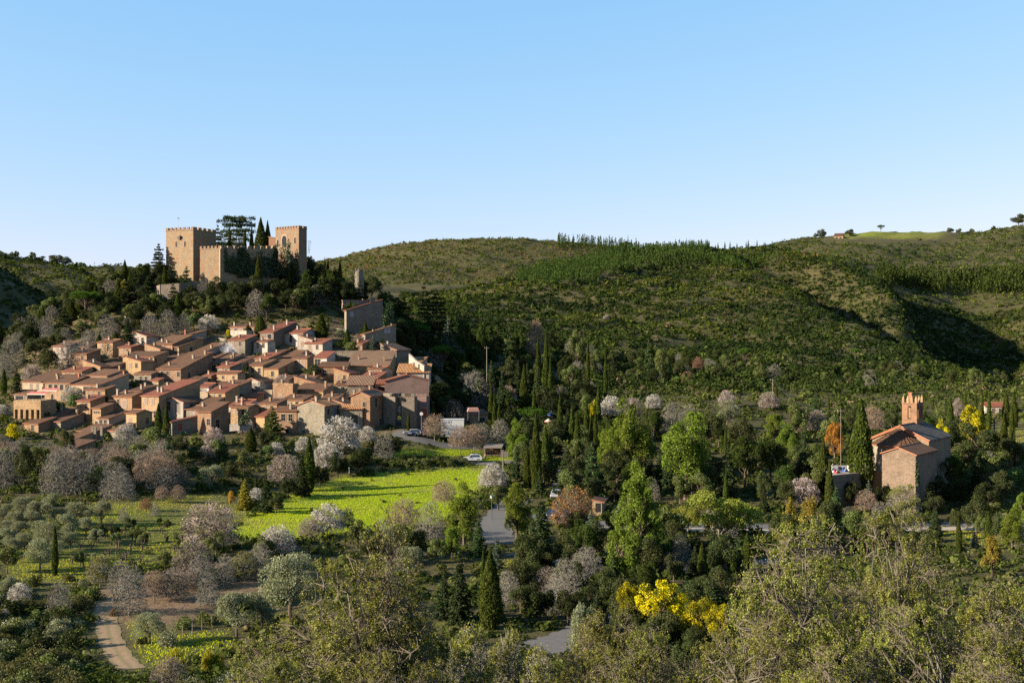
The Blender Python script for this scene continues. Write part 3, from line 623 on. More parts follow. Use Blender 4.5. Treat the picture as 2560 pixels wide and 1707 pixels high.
H('long grey roofed house with a pinkish wall behind two cypresses', 574,652,668, 817,846,28, wall='mauve', slope=.26, tile='brown', L=[(.15,-1.8,.9,1.4,'s'),(.5,-1.8,1.4,1.4,'w'),(.8,-1.8,.9,1.3,'w')], R=[], ch=[(.3,.9,1.6,'white'),(.6,.45,1.3)])
H('bright red roof beside the white walled house', 650,684,742, 831,870,28, wall='grey', tile='red', slope=.30, L=[(.3,-2.0,1.6,1.5,'o'),(.6,-4.6,1.8,2.6,'o')], R=[], ch=[(.7,.2,1.9,'white'),(.2,.3,1.7,'white')])
H('stone terrace building below the yellow shrub', 576,616,632, 829,856,28, 'F', 0, 'pale', L=[(.4,-2.2,1.0,1.0,'s')], R=[])
H('red roofed terrace house with white walls in the middle of the village', 786,817,838, 894,915,22, wall='white', tile='red', slope=.36, L=[(.3,-2.2,2.4,1.6,'o'),(.75,-2.2,1.6,1.6,'w')], R=[], ch=[])
H('flat white terrace beside the red roofed terrace house', 816,846,852, 909,922,16, 'F', 0, 'white', L=[], R=[])
H('grey walled yard house with a pale flat top in the village middle', 838,898,902, 880,905,6, 'F', 0, 'grey', L=[], R=[])
H('long shaded house with two large blue windows', 868,972,989, 914,953,4, wall='ochre', tile='striped', slope=.36, L=[(.2,-3.1,1.6,2.4,'b'),(.32,-3.1,1.6,2.4,'b'),(.78,-2.8,1.0,1.5,'s')], R=[(.4,-4.5,1.0,1.2,'w')], ch=[(.3,.16,1.4),(.4,.8,1.5)])
H('small red tiled roof perched behind the long shaded house', 932,970,980, 897,925,4, wall='grey', tile='red', slope=.36, L=[], R=[])
H('shaded stone wall house beside the dark holm oak', 798,868,876, 916,953,6, wall='ochre', slope=.3, L=[(.22,-2.3,1.3,1.6,'b'),(.8,-2.5,1.0,1.4,'w'),(.9,-5.8,1.2,2.2,'d')], R=[])
H('tall grey house with a slanting roof high at the right of the village', 861,866,957, 776,830,68, slope=.30, wall='grey', tile='red', L=[], R=[(.15,-1.9,1.0,1.3,'b'),(.72,2.4,1.2,1.7,'g')])
H('pink walled shed with a red tiled brow under the tall grey house', 913,955,958, 792,818,-4, wall='mauve', tile='striped', slope=.4, L=[(.45,-2.2,1.2,1.2,'r')], R=[], cat='shed', name='pink_shed')
H('grey house with two pale blue windows topmost in the village', 853,858,928, 752,780,66, 'F', 0, 'mauve', L=[], R=[(.3,-2.6,.9,1.5,'b'),(.48,-2.2,.9,1.5,'b')], ch=[(.75,.5,1.0)])
H('pinkish garden house hidden among the dark trees above the village', 835,876,882, 741,758,10, 'GL', .3, 'mauve', 'brown', L=[(.5,-1.6,.8,1.0,'w')], R=[])
H('dark stone house with a bright twin window below the slanting roof', 903,913,990, 836,876,66, slope=.30, wall='grey', tile='brown', L=[(.4,-2.0,.8,1.2,'w')], R=[(.72,.6,1.6,1.4,'b'),(.6,-3.2,.8,1.1,'a'),(.4,-3.2,.8,1.1,'a')], ch=[(.9,.2,.9,'ochre'),(.3,.2,.9,'ochre')])
H('striped tile roof over a round stone wall on the village edge', 951,991,1026, 875,330,22, 'MR', .34, 'grey', 'striped', L=[(.6,-2.0,1.6,1.2,'s')], R=[], ch=[(.4,.9,1.2)])
H('orange striped roof facing the viewer on the right village edge', 993,1073,1078, 931,312,2, wall='pale', tile='orange', slope=.42, L=[], R=[], ch=[(.3,.5,2.2,'ochre')])
H('small orange roofed house behind the orange striped roof', 988,1040,1068, 917,326,14, wall='render', tile='orange', slope=.25, L=[], R=[], ch=[(.8,.2,.8)])
H('mauve gabled house with orange verges at the right village edge', 962,1072,1076, 952,296,-6, 'GR', .27, 'mauve', 'red', L=[], R=[], d=11, ch=[])
H('house with a striped old roof and a wall covered in bare creeper', 866,932,940, 962,299,2, wall='grey', tile='striped', slope=.40, L=[(.4,-2.6,.8,1.2,'w')], R=[])
H('orange red roofed shed with a pale blue wall', 826,864,872, 984,1003,14, wall='pale', tile='orange', slope=.45, L=[(.35,-1.9,2.2,1.4,'g')], R=[], cat='shed', name='tiled_shed')
H('red striped roof over a dark open balcony beside the mauve gable', 937,963,966, 959,300,2, wall='ochre', tile='red', slope=.42, L=[(.4,-2.4,2.0,1.6,'o'),(.85,-2.4,.6,1.6,'r')], R=[])
H('gabled house with a tall yellow chimney left of the gate tower', 877,925,962, 991,1078,18, 'GR', .40, 'ochre', 'striped', L=[(.3,-2.4,.7,1.0,'w')], R=[(.4,-2.6,1.0,2.0,'w'),(.7,-7.2,1.0,1.6,'w')], ch=[(.1,.9,1.4,'ochre')])
H('big rubble stone gable under an orange roof at the village foot', 743,811,850, 1015,1090,24, 'GR', .32, 'grey', 'orange', L=[(.5,-8.0,.6,.8,'w'),(.75,-6.5,.6,.6,'w')], R=[(.25,-2.0,.8,1.2,'w'),(.65,-3.6,1.2,2.8,'b')], ch=[(.1,.35,1.4,'white'),(.85,.3,1.1)])
H('brown roofed house with a white chimney behind the spiky conifer', 690,742,748, 1027,1083,12, 'M', .40, 'ochre', 'brown', L=[(.3,-2.3,.9,1.4,'w'),(.65,-2.3,.9,1.4,'w'),(.45,-5.6,.9,1.4,'a'),(.25,-8,1.0,1.6,'A')], R=[], ch=[(.35,.35,1.9,'white')])
H('lit stone house with a small red roof beside the spiky conifer', 640,662,702, 1042,1082,30, wall='ochre', tile='red', slope=.30, L=[(.5,-5.5,.9,1.4,'A')], R=[])
H('low orange tiled wing between the rubble gable and the gate house', 850,906,910, 1022,1078,2, wall='grey', tile='orange', slope=.36, L=[(.35,-3.5,1.4,2.0,'w')], R=[])
H('flat topped rubble tower house in the lower village', 682,732,744, 962,1018,20, 'F', 0, 'ochre', L=[(.35,-4.4,.5,1.0,'w'),(.62,-4.6,.9,1.8,'s'),(.15,-4.4,.5,1.0,'w'),(.2,-7.5,1.2,1.2,'A'),(.7,-7.8,.9,1.4,'w')], R=[], ch=[(.3,.6,1.5,'ochre')])
H('stone house with a thin brown roof beside the flat topped tower house', 737,808,833, 977,1012,18, 'M', .28, 'ochre', 'brown', L=[(.55,-3.4,.8,1.3,'w')], R=[], ch=[(.4,.05,2.0,'ochre')])
H('white shuttered house with a green ivy corner and a red roof', 571,614,664, 1017,1050,22, 'GL', .34, 'white', 'red', L=[(.3,-2.2,1.4,1.3,'s'),(.75,-2.2,1.4,1.3,'g')], R=[], ch=[(.3,.85,1.8,'white'),(.3,.55,1.5,'white')])
H('brown roof of the long barn behind the arch door house', 461,500,560, 1024,1060,24, wall='grey', slope=.27, L=[], R=[])
H('broad brown roofed house with a dark arched door at the village foot', 494,528,572, 1030,1088,24, wall='ochre', slope=.30, L=[(.35,-7.2,1.8,2.6,'A'),(.2,-3.0,.9,1.3,'w')], R=[(.35,-3.8,1.2,1.8,'w')])
H('pale carport box with a red door beside the flat topped tower house', 655,680,684, 978,1000,12, 'F', 0, 'render', L=[(.35,-2.2,2.0,2.0,'r')], R=[], cat='carport', name='carport')
H('upper of two long low roofs at the bottom left of the village', 100,127,190, 1048,1068,27, wall='ochre', slope=.26, L=[(.3,-2.0,.7,1.5,'w'),(.6,-2.0,.7,1.5,'w')], R=[], ch=[(.8,.9,1.4,'white')])
H('lower of two long low roofs at the bottom left of the village', 126,152,210, 1055,1078,27, wall='grey', slope=.25, L=[], R=[], ch=[(.8,.2,1.5,'ochre')])
H('small brown roofed house above the two long low roofs', 189,208,250, 1021,1043,27, wall='ochre', slope=.27, L=[(.5,-1.6,.7,1.0,'w')], R=[(.4,-2.2,.9,1.6,'w')])
H('narrow white fronted tower house with three tiny square windows', 231,252,284, 1021,1062,27, wall='ochre', slope=.24, L=[(.25,-1.2,.45,.5,'w'),(.5,-1.2,.45,.5,'w'),(.75,-1.2,.45,.5,'w'),(.5,-4.8,.8,1.5,'w')], R=[])
H('low brown roof with a pillared porch below the tower house', 244,272,320, 1047,1068,27, wall='pale', slope=.25, L=[(.3,-1.7,.9,1.3,'w'),(.7,-1.7,.9,1.3,'w')], R=[])
H('square brown roofed house with a lit front left of the young cypresses', 315,341,380, 1034,1076,30, 'GL', .30, 'ochre', 'brown', L=[(.6,-2.6,.9,1.4,'s')], R=[(.7,-2.4,.8,1.2,'w')])
H('lean-to roof sloping down to the blossoming almond at the village foot', 273,290,340, 1078,1098,40, wall='grey', slope=.28, L=[], R=[])
H('lowest house of the village, a long tan roof over a lit end wall', 142,183,238, 1122,1142,27, wall='ochre', slope=.22, L=[(.5,-1.6,.8,1.1,'w')], R=[])
H('ruined stone house with an open gable above the lowest roof', 160,186,232, 1100,1122,27, wall='ochre', slope=.25, L=[], R=[])
H('low grey stone barn under a rising tiled verge by the village foot', 424,430,497, 1056,1088,60, slope=.20, wall='grey', tile='red', L=[], R=[(.3,-2.0,1.0,1.8,'r')])
H('grey brown roof behind the twin cypress on the left of the village', 226,268,318, 921,940,27, wall='grey', slope=.2, L=[], R=[])
H('small tan house filling the gap under the long red roof', 440,470,520, 962,985,27, wall='pale', slope=.25, tile='brown', L=[], R=[])
H('little red roofed house at the head of the long red roof', 508,528,545, 940,962,24, wall='pink', tile='red', slope=.25, L=[(.5,-1.8,1.0,1.1,'w')], R=[], ch=[(.5,.7,1.3)])
H('hamlet house with a mottled roof and a lit gable behind the bare plane trees', 1155,1186,1223, 1037,1062,34, 'GR', .42, 'pink', 'brown', L=[(.5,-2.2,.9,1.1,'w')], R=[(.5,-2.2,2.2,1.2,'w')], ch=[(.15,.75,1.6,'white')], group='houses outside the hill village')
H('shaded cottage with a white door among the cypresses', 1241,1247,1292, 1003,1022,60, slope=.25, wall='pale', tile='red', L=[], R=[(.5,-2.6,.9,2.0,'b'),(.35,-2.4,1.0,1.8,'w')], group='houses outside the hill village')
H('red roofed villa far off beside the mimosa', 2463,2520,2532, 1016,1034,10, 'GL', .3, 'pale', 'red', L=[(.3,-1.9,1.0,1.2,'w'),(.7,-1.9,1.0,1.2,'w')], R=[], group='houses outside the hill village')
H('little brown roofed house wedged below the square stone house', 528,560,588, 968,985,24, wall='ochre', slope=.26, L=[(.4,-1.6,.7,1.0,'w')], R=[])
H('ochre cottage filling the lane right of the grey gable', 688,722,742, 950,968,22, wall='ochre', slope=.27, L=[(.3,-1.8,.8,1.2,'g'),(.7,-1.8,.8,1.2,'w')], R=[], ch=[(.5,.5,1.3)])
H('low pink house between the tower house and the long shaded house', 742,786,800, 946,966,16, wall='pink', tile='brown', slope=.30, L=[(.3,-1.8,.8,1.2,'w'),(.7,-1.8,.8,1.2,'s')], R=[], ch=[(.6,.2,1.4)])
H('small grey house squeezed under the terrace wall in the village centre', 840,874,882, 962,984,10, wall='grey', tile='brown', slope=.32, L=[(.5,-1.8,.8,1.2,'w')], R=[], ch=[(.4,.7,1.4)])
H('narrow red roofed house left of the large house with roof lights', 376,396,410, 952,972,27, wall='pink', tile='red', slope=.3, L=[(.5,-1.7,.8,1.2,'s')], R=[])
H('brown roofed outbuilding above the narrow tower house', 256,282,300, 1010,1028,27, wall='ochre', slope=.26, L=[(.5,-1.5,.7,1.0,'w')], R=[])
H('ochre house stepped below the grey gabled house', 512,542,575, 1002,1026,24, wall='ochre', slope=.28, L=[(.4,-1.8,.8,1.3,'w')], R=[(.5,-2,.8,1.2,'w')], ch=[(.5,.4,1.4)])
H('red tiled house between the grey gable and the carport', 612,644,660, 992,1016,22, wall='ochre', tile='red', slope=.3, L=[(.3,-1.8,.8,1.2,'w'),(.7,-1.8,.8,1.2,'w')], R=[])
H('brown cottage behind the rubble gable at the village foot', 800,840,858, 1000,1030,18, wall='pink', slope=.3, L=[(.5,-1.8,.8,1.2,'w')], R=[], ch=[(.6,.5,1.5)])
H('brown roofed row left of the tall pink stone house', 390,420,455, 972,990,27, wall='ochre', slope=.24, L=[(.5,-1.5,.8,1.1,'w')], R=[], ch=[(.5,.6,1.2)])
H('low tan house at the left end below the two long low roofs', 60,96,140, 1060,1082,27, wall='ochre', slope=.24, L=[(.4,-1.5,.8,1.1,'w')], R=[])
H('tan roofed barn between the lowest house and the tower house', 196,236,280, 1080,1102,27, wall='ochre', slope=.24, L=[(.4,-1.5,.8,1.1,'w')], R=[])
# small houses packed into the gaps left between the others
rf = np.random.default_rng(77); k_ = 0
def clear_of(X, Y, r):
    for e, hx, hy, zb, he, w, d in HOUSES:
        c, s = math.cos(e.rotation_euler.z), math.sin(e.rotation_euler.z); lx = (X-hx)*c+(Y-hy)*s; ly = -(X-hx)*s+(Y-hy)*c
        if -r < lx < d+r*.7 and -r < ly < w+r*.7: return False
    return True
for i in range(4000):
    if k_ >= 34: break
    px, Y = rf.uniform(150, 1010), rf.uniform(268, 344); py = CY-F*float(gz(px, Y))/Y
    lo = np.interp(px, [150,300,420,560,760,1010], [905,880,862,880,880,890]); hi = np.interp(px, [150,300,560,760,900,1010], [1040,1070,1075,1060,1050,1020])
    X = (px-CX)/F*Y; w_, d_ = rf.uniform(4, 6.5), rf.uniform(4, 6.5)
    if not (lo < py < hi) or not clear_of(X+1.5, Y+2, 1.9): continue
    t_ = math.radians(25)
    if not clear_of(X-math.cos(t_)*w_, Y+math.sin(t_)*w_, .6) or not clear_of(X+math.sin(t_)*d_, Y+math.cos(t_)*d_, .6): continue
    h_ = rf.uniform(3.4, 5.2); wl = str(rf.choice(['ochre','pink','grey','pale','ochre']))
    H('small tiled house squeezed into a gap between larger village houses', px-20, px, px+15, py-h_*F/Y, Y, 22+rf.uniform(-4, 5), str(rf.choice(['M','M','GL','MR'])), rf.uniform(.22,.3), wl, str(rf.choice(['brown','brown','red'])), L=[(.3,-1.6,.7,1.1,'w'),(.7,-1.6,.7,1.1,'s')], R=[], w=w_, d=d_, ch=[(.4,.6,1.3)], group='small houses squeezed into gaps of the village'); k_ += 1
# ------------------------------------------------------------------ the castle
GC = 'castle on the hilltop'
kt, khe, kw, kd = tower('square castle keep with two arched windows, left end of the hilltop castle', 415,483,540, 567,398,24, 'castle_keep', 'castle', 1.0, .75, .8,
      L=[(.30,-5.6,.65,2.0,'a'),(.62,-5.6,.65,2.0,'a')], R=[(.45,-7.5,.7,.9,'w')], group=GC)
mb = MB(); mb.box(-.75,0,kw*.5-.7,kw*.5+.7,khe-2.4,khe-1.7); mb.box(-.5,0,kw*.5-.5,kw*.5+.5,khe-3.0,khe-2.4); mb.build('machicolation', [WALL['grey']], kt)
p = MB(); p.tube([(0,0,0),(0,0,4.2)], [.07,.04], 6); p.box(-.35,.35,-.02,.02,4.0,4.4)
o = p.build('flagpole', [M['metal']]); o.location = at(446, 552, 402); tag(o, 'thin flagpole on top of the square castle keep', 'flagpole'); o.location.z = (CY-575)/F*402
tower('orange stained bastion with crenels in front of the castle keep', 500,551,590, 614,385,22, 'castle_bastion', 'castle', .9, .55, .8, d=8.0, group=GC)
gt, ghe, gw, gd = tower('castle gatehouse tower with a large pointed window, right end of the castle', 689,747,767, 564,396,33, 'castle_tower', 'castle', .8, .5, .7,
      L=[(.62,-6.2,2.3,4.2,'a'),(.90,-5.8,.9,2.6,'a'),(.16,-5.0,.8,2.2,'a')], R=[(.4,-6,.5,.9,'w')], group=GC)
sc = MB()
for q in ((0,0),(1.0,.3)): sc.tube([(q[0],q[1],0),(q[0]+.6,q[1],4.5)], .06, 5)
sc.tube([(-.4,0,4.3),(1.9,.3,4.6)], .06, 5); sc.tube([(0,0,1.2),(1.5,.3,1.6)], .05, 5)
o = sc.build('scaffold_bracket', [M['metal']], gt); o.location = (gd*.9, -.9, ghe-8.5); 
# curtain walls between the bastion and the gatehouse
def wall_run(name, label, pts, h, wall='grey', th=.7, cren=True, cat='wall', group=None, base=3.0):
    """masonry wall along points (px, Y, row of the top)"""
    e = None; mb = MB()
    P = [((px-CX)/F*Y, Y, (CY-yt)/F*Y) for px, Y, yt in pts]
    o0 = Vector(P[0])
    for a, b in zip(P[:-1], P[1:]):
        a, b = Vector(a)-o0, Vector(b)-o0
        t = Vector((b.x-a.x, b.y-a.y, 0)); n = Vector((-t.y, t.x, 0)).normalized()*th/2
        for q, (s0, s1) in enumerate([(0, 1)]):
            A, B = a, b
            V = [A-n-Vector((0,0,h)), B-n-Vector((0,0,h)), B+n-Vector((0,0,h)), A+n-Vector((0,0,h)), A-n, B-n, B+n, A+n]
            mb.add(V, [(3,2,1,0),(4,5,6,7),(0,1,5,4),(1,2,6,5),(2,3,7,6),(3,0,4,7)])
        if cren:
            L = t.length; k = max(2, int(L/1.9)); n2 = n*.98
            for i in range(k):
                A = a+(b-a)*(i+.15)/k; B = a+(b-a)*(i+.75)/k; zz = Vector((0,0,.95)); d_ = Vector((0,0,-.01))
                V = [A-n2+d_,B-n2+d_,B+n2+d_,A+n2+d_,A-n2+zz,B-n2+zz,B+n2+zz,A+n2+zz]
                mb.add(V, [(4,5,6,7),(0,1,5,4),(1,2,6,5),(2,3,7,6),(3,0,4,7)])
    o = mb.build(name, [WALL[wall]]); o.location = o0
    return tag(o, label, cat, group)
wall_run('curtain_wall', 'ivy hung crenellated curtain wall between bastion and castle gatehouse', [(549,384.5,622),(600,389,622),(650,393,622),(692,398,621)], 14, 'castle', .9, True, 'castle wall', GC)
H('orange rendered lodge behind the dark cypresses beside the castle gatehouse', 672,689,694, 597,404,20, 'MR', .25, 'brick', 'brown', L=[], R=[], w=None, group=GC, cat='castle', name='castle_lodge', d=4)
wall_run('retaining_wall', 'weathered stone terrace wall below the castle bastion', [(392,392,716),(404,383,712),(450,382,708),(480,384,704),(520,386,700)], 9, 'grey', 1.2, False, 'wall')
wall_run('terrace_wall', 'small lit terrace wall with a railing among the dark cedars', [(309,378,783),(318,372,780),(345,376,777)], 5, 'pale', .8, False, 'wall')
def rock(name, label, px, yt, yb, wpx, Y, wall='rock', seed=1, dep=.5):
    r = np.random.default_rng(seed); import bmesh
    bm = bmesh.new(); bmesh.ops.create_icosphere(bm, subdivisions=4, radius=1)
    W2, H2 = wpx/F*Y/2, (yb-yt)/F*Y/2
    ph = r.uniform(0, 6, 8)
    for v in bm.verts:
        q = v.co; k = 1 + .16*math.sin(q.x*5+ph[0])*math.cos(q.z*6+ph[1]) + .10*math.sin(q.x*13+ph[2]+q.z*3) + .07*math.sin(q.z*15+ph[3]+q.y*6) + r.normal(0, .018)
        v.co = Vector((q.x*W2*k, q.y*W2*dep*k, q.z*H2*k))
    me = bpy.data.meshes.new(name); bm.to_mesh(me); bm.free(); me.materials.append(WALL[wall])
    o = link(name, me, None, at(px, (yt+yb)/2, Y)); return tag(o, label, 'rock')
rock('rock_outcrop', 'bare cliff face under the castle terrace wall', 408, 735, 810, 80, 384, seed=3)
rock('rock_outcrop', 'broken cliff rock at the right of the castle terrace wall', 470, 720, 790, 90, 389, seed=5)
rock('rock_outcrop', 'pale boulder on the scrub hill', 1517, 788, 799, 18, 585, 'rock', seed=8)
# ruined tower left of the castle
tower('dark ruined square tower standing left among cypresses', 157,163,212, 731,412,62, 'ruined_tower', 'grey', 2.2, 1.4, .3, sides='R', d=11, group=None)
# small round turret on the ridge at the right of the castle
def turret(label, px, yt, yb, Y, rpx, name, wall):
    X = (px-CX)/F*Y; r = rpx/F*Y; z0 = (CY-yb)/F*Y-3; z1 = (CY-yt)/F*Y
    e = empty(name, (X, Y, z0)); tag(e, label, 'tower'); h = z1-z0
    mb = MB(); mb.tube([(0,0,0),(0,0,h-.8)], [r*1.02, r], 20); mb.build('wall', [WALL[wall]], e)
    mb = MB()
    for k in range(8):
        a = k/8*2*PI; c, s = math.cos(a), math.sin(a); t = .28
        V = [((r-.35)*math.cos(a-t), (r-.35)*math.sin(a-t)), (r*1.03*math.cos(a-t), r*1.03*math.sin(a-t)), (r*1.03*math.cos(a+t), r*1.03*math.sin(a+t)), ((r-.35)*math.cos(a+t), (r-.35)*math.sin(a+t))]
        mb.prism(V, 'z', h-.81, h)
    mb.build('battlement', [WALL[wall]], e)
turret('small round crenellated turret on the wooded ridge behind the tall grey house', 897, 673, 720, 402, 12, 'round_turret', 'grey')

# ------------------------------------------------------------------ gate house at the right foot of the village
GV = 'village gate'
tower('left square tower of the village gate, dark stone with a sliver of roof', 959,988,994, 983,271,24, 'gate_tower', 'grey', 1.6, 1.0, .25, sides='LR', L=[(.55,-8.2,.7,1.1,'a')], group=GV)
def gate_arch():
    Y = 273.0; xl, xr = 990, 1012; X0 = (xl-CX)/F*Y; wd = (xr-xl)/F*Y; z0 = float(gz(1000, Y))-.5; zt = (CY-1008)/F*Y - z0; zs = (CY-1045)/F*Y - z0
    e = empty('village_gate', (X0, Y, z0)); tag(e, 'tall arched gateway with a lit orange wall seen through it', 'gate', GV)
    a0, a1 = wd*.06, wd*.62; r = (a1-a0)/2; cx = (a0+a1)/2
    mb = MB(); mb.box(-1.2, a0, 0, 1.6, 0, zt); mb.box(a1, wd, 0, 1.6, 0, zt)
    N = 10; arc = [(cx - r*math.cos(PI*k/N), zs + r*math.sin(PI*k/N)) for k in range(N+1)]
    for k in range(N): mb.prism([arc[k], arc[k+1], (arc[k+1][0], zt), (arc[k][0], zt)], 'y', 0, 1.6)
    mb.build('arch_wall', [WALL['grey']], e)
    mb = MB(); mb.box(a0-.4, a0+2.4, 8.0, 8.5, 0, zs+r*.8); mb.build('passage_wall', [WALL['brick']], e)
    mb = MB(); mb.box(-1.1, wd*.5, .3, 2.2, zt+.003, zt+2.1); mb.box(-1.3, wd*.6, .1, 2.4, zt+2.1, zt+2.25); mb.build('lookout', [WALL['ochre']], e)
    opening(e, 'R', wd*.12, zt+.7, .6, .9, 'w').location.y = .29
    b = MB(); b.box(a0+.2, a0+.95, -.06, -.03, zs+1.4, zs+2.9, 0); b.box(a0+.2, a0+.95, -.06, -.03, zs+.9, zs+1.395, 1); b.build('banner', [M['whitepaint'], M['yellow']], e)
gate_arch()
tower('right buttressed tower of the village gate behind a slim cypress', 1004,1036,1043, 984,270,10, 'gate_tower', 'grey', 2.4, .8, .2, sides='L', group=GV)
tower('far right block of the village gate with a rusty door', 1040,1066,1074, 984,274,6, 'gate_tower', 'mauve', .6, .25, .12, sides='L', L=[(.22,-5.2,1.4,2.2,'r')], group=GV)

# terrace with arches, lower left
def arch_terrace():
    Y = 278.0; X0 = (34-CX)/F*Y; wd = (112-34)/F*Y; z0 = (CY-1026)/F*Y; zt = (CY-1000)/F*Y
    e = empty('arched_terrace', (X0, Y, z0-2), math.radians(-14)); tag(e, 'stone terrace wall standing on low arches at the left end of the village', 'terrace'); h = zt-z0+2
    mb = MB(); mb.box(0, wd, 0, 6, 2.3, h); n = 5
    for k in range(n+1): mb.box(k*wd/n-.35 if k else 0, min(wd, k*wd/n+.35), 0.003, 5.9, 0, 2.298)
    mb.build('wall', [WALL['ochre']], e)
    mb = MB(); mb.box(.4, wd-.4, 1.2, 1.25, 0, 2.29); mb.build('shade_panel', [M['dark']], e)  # near-black sheet, painted shade under the arches
    mb = MB()
    for k in range(9): mb.tube([(k*wd/8+.05*(k == 0)-.05*(k == 8), .15, h+.002), (k*wd/8, .15, h+.9)], .03, 5)
    mb.tube([(0, .15, h+.9), (wd, .15, h+.9)], .03, 5); mb.build('railing', [M['dark']], e)
arch_terrace()
for k, (x, y, w_, Y, lab) in enumerate([(128,972,46,283,'upper red and cream awning over the terrace restaurant'), (97,981,54,279,'lower dark red awning over the stone terrace')]):
    e = empty('awning', at(x, y, Y), math.radians(-14)); tag(e, lab, 'awning'); a = w_/F*Y/2
    mb = MB(); mb.add([(-a,-.9,-.3),(a,-.9,-.3),(a,.5,.15),(-a,.5,.15),(-a,-.9,-.24),(a,-.9,-.24),(a,.5,.21),(-a,.5,.21)], [(3,2,1,0),(4,5,6,7),(0,1,5,4),(1,2,6,5),(2,3,7,6),(3,0,4,7)])
    mb.box(-a,a,-.96,-.9,-.55,-.24,1); mb.build('canopy', [M['awning'], M['cream']], e)
    for s in (-1, 1):
        mb = MB(); mb.tube([(s*(a-.1),-.8,-.28),(s*(a-.1),-.8,-3.0)], .05, 6); mb.build('post', [M['metal']], e)
# columns of the ruined porch
for k, (x, lab) in enumerate([(232,'left stone pillar of the ruined porch'), (238,'middle stone pillar of the ruined porch'), (254,'right pale pillar of the ruined porch')]):
    Y = 258; z = float(gz(x, Y)); mb = MB(); mb.box(-.25,.25,-.25,.25,0,3.7); mb.box(-.33,.33,-.33,.33,3.7,3.95)
    o = mb.build('stone_pillar', [M['stone']]); o.location = ((x-CX)/F*Y, Y, z-.2); tag(o, lab, 'pillar', 'pillars of the ruined porch')
# street and garden walls of the village
for lab, pts, h, wl in [
  ('pale garden wall behind the two big cypresses at the village top', [(205,352,872),(250,350,874),(300,351,872),(345,352,866),(388,358,858)], 4, 'pale'),
  ('stone garden wall running right from the pink terrace roof', [(536,352,842),(560,349,846),(580,347,850),(605,347,846)], 4, 'grey'),
  ('crumbling lit wall climbing beside the striped tile roof', [(1024,320,884),(1040,316,900),(1062,312,914)], 5, 'pale'),
  ('long shaded terrace wall left of the tall grey house', [(780,366,812),(820,362,818),(866,358,824)], 6, 'grey'),
  ('grey courtyard wall behind the flat white terrace', [(836,338,880),(870,336,878),(900,334,886)], 4, 'grey'),
  ('low pale wall above the pink blossom at the village foot', [(575,256.5,1060),(600,256,1058),(630,257,1061)], 1.6, 'pale'),
  ('dark stone wall at the right of the tiled roofs', [(1074,318,930),(1094,322,940),(1110,326,955)], 3, 'grey'),
  ('rounded tan garden wall below the brown roofs', [(626,318,948),(640,316,956),(656,317,950)], 4, 'ochre'),
  ('stone wall beside the lane under the long red roof', [(400,274,1054),(430,270,1062),(470,268,1066)], 4, 'ochre')]:
    wall_run('garden_wall', lab, pts, h, wl, .5, False, 'wall', 'garden walls of the village')

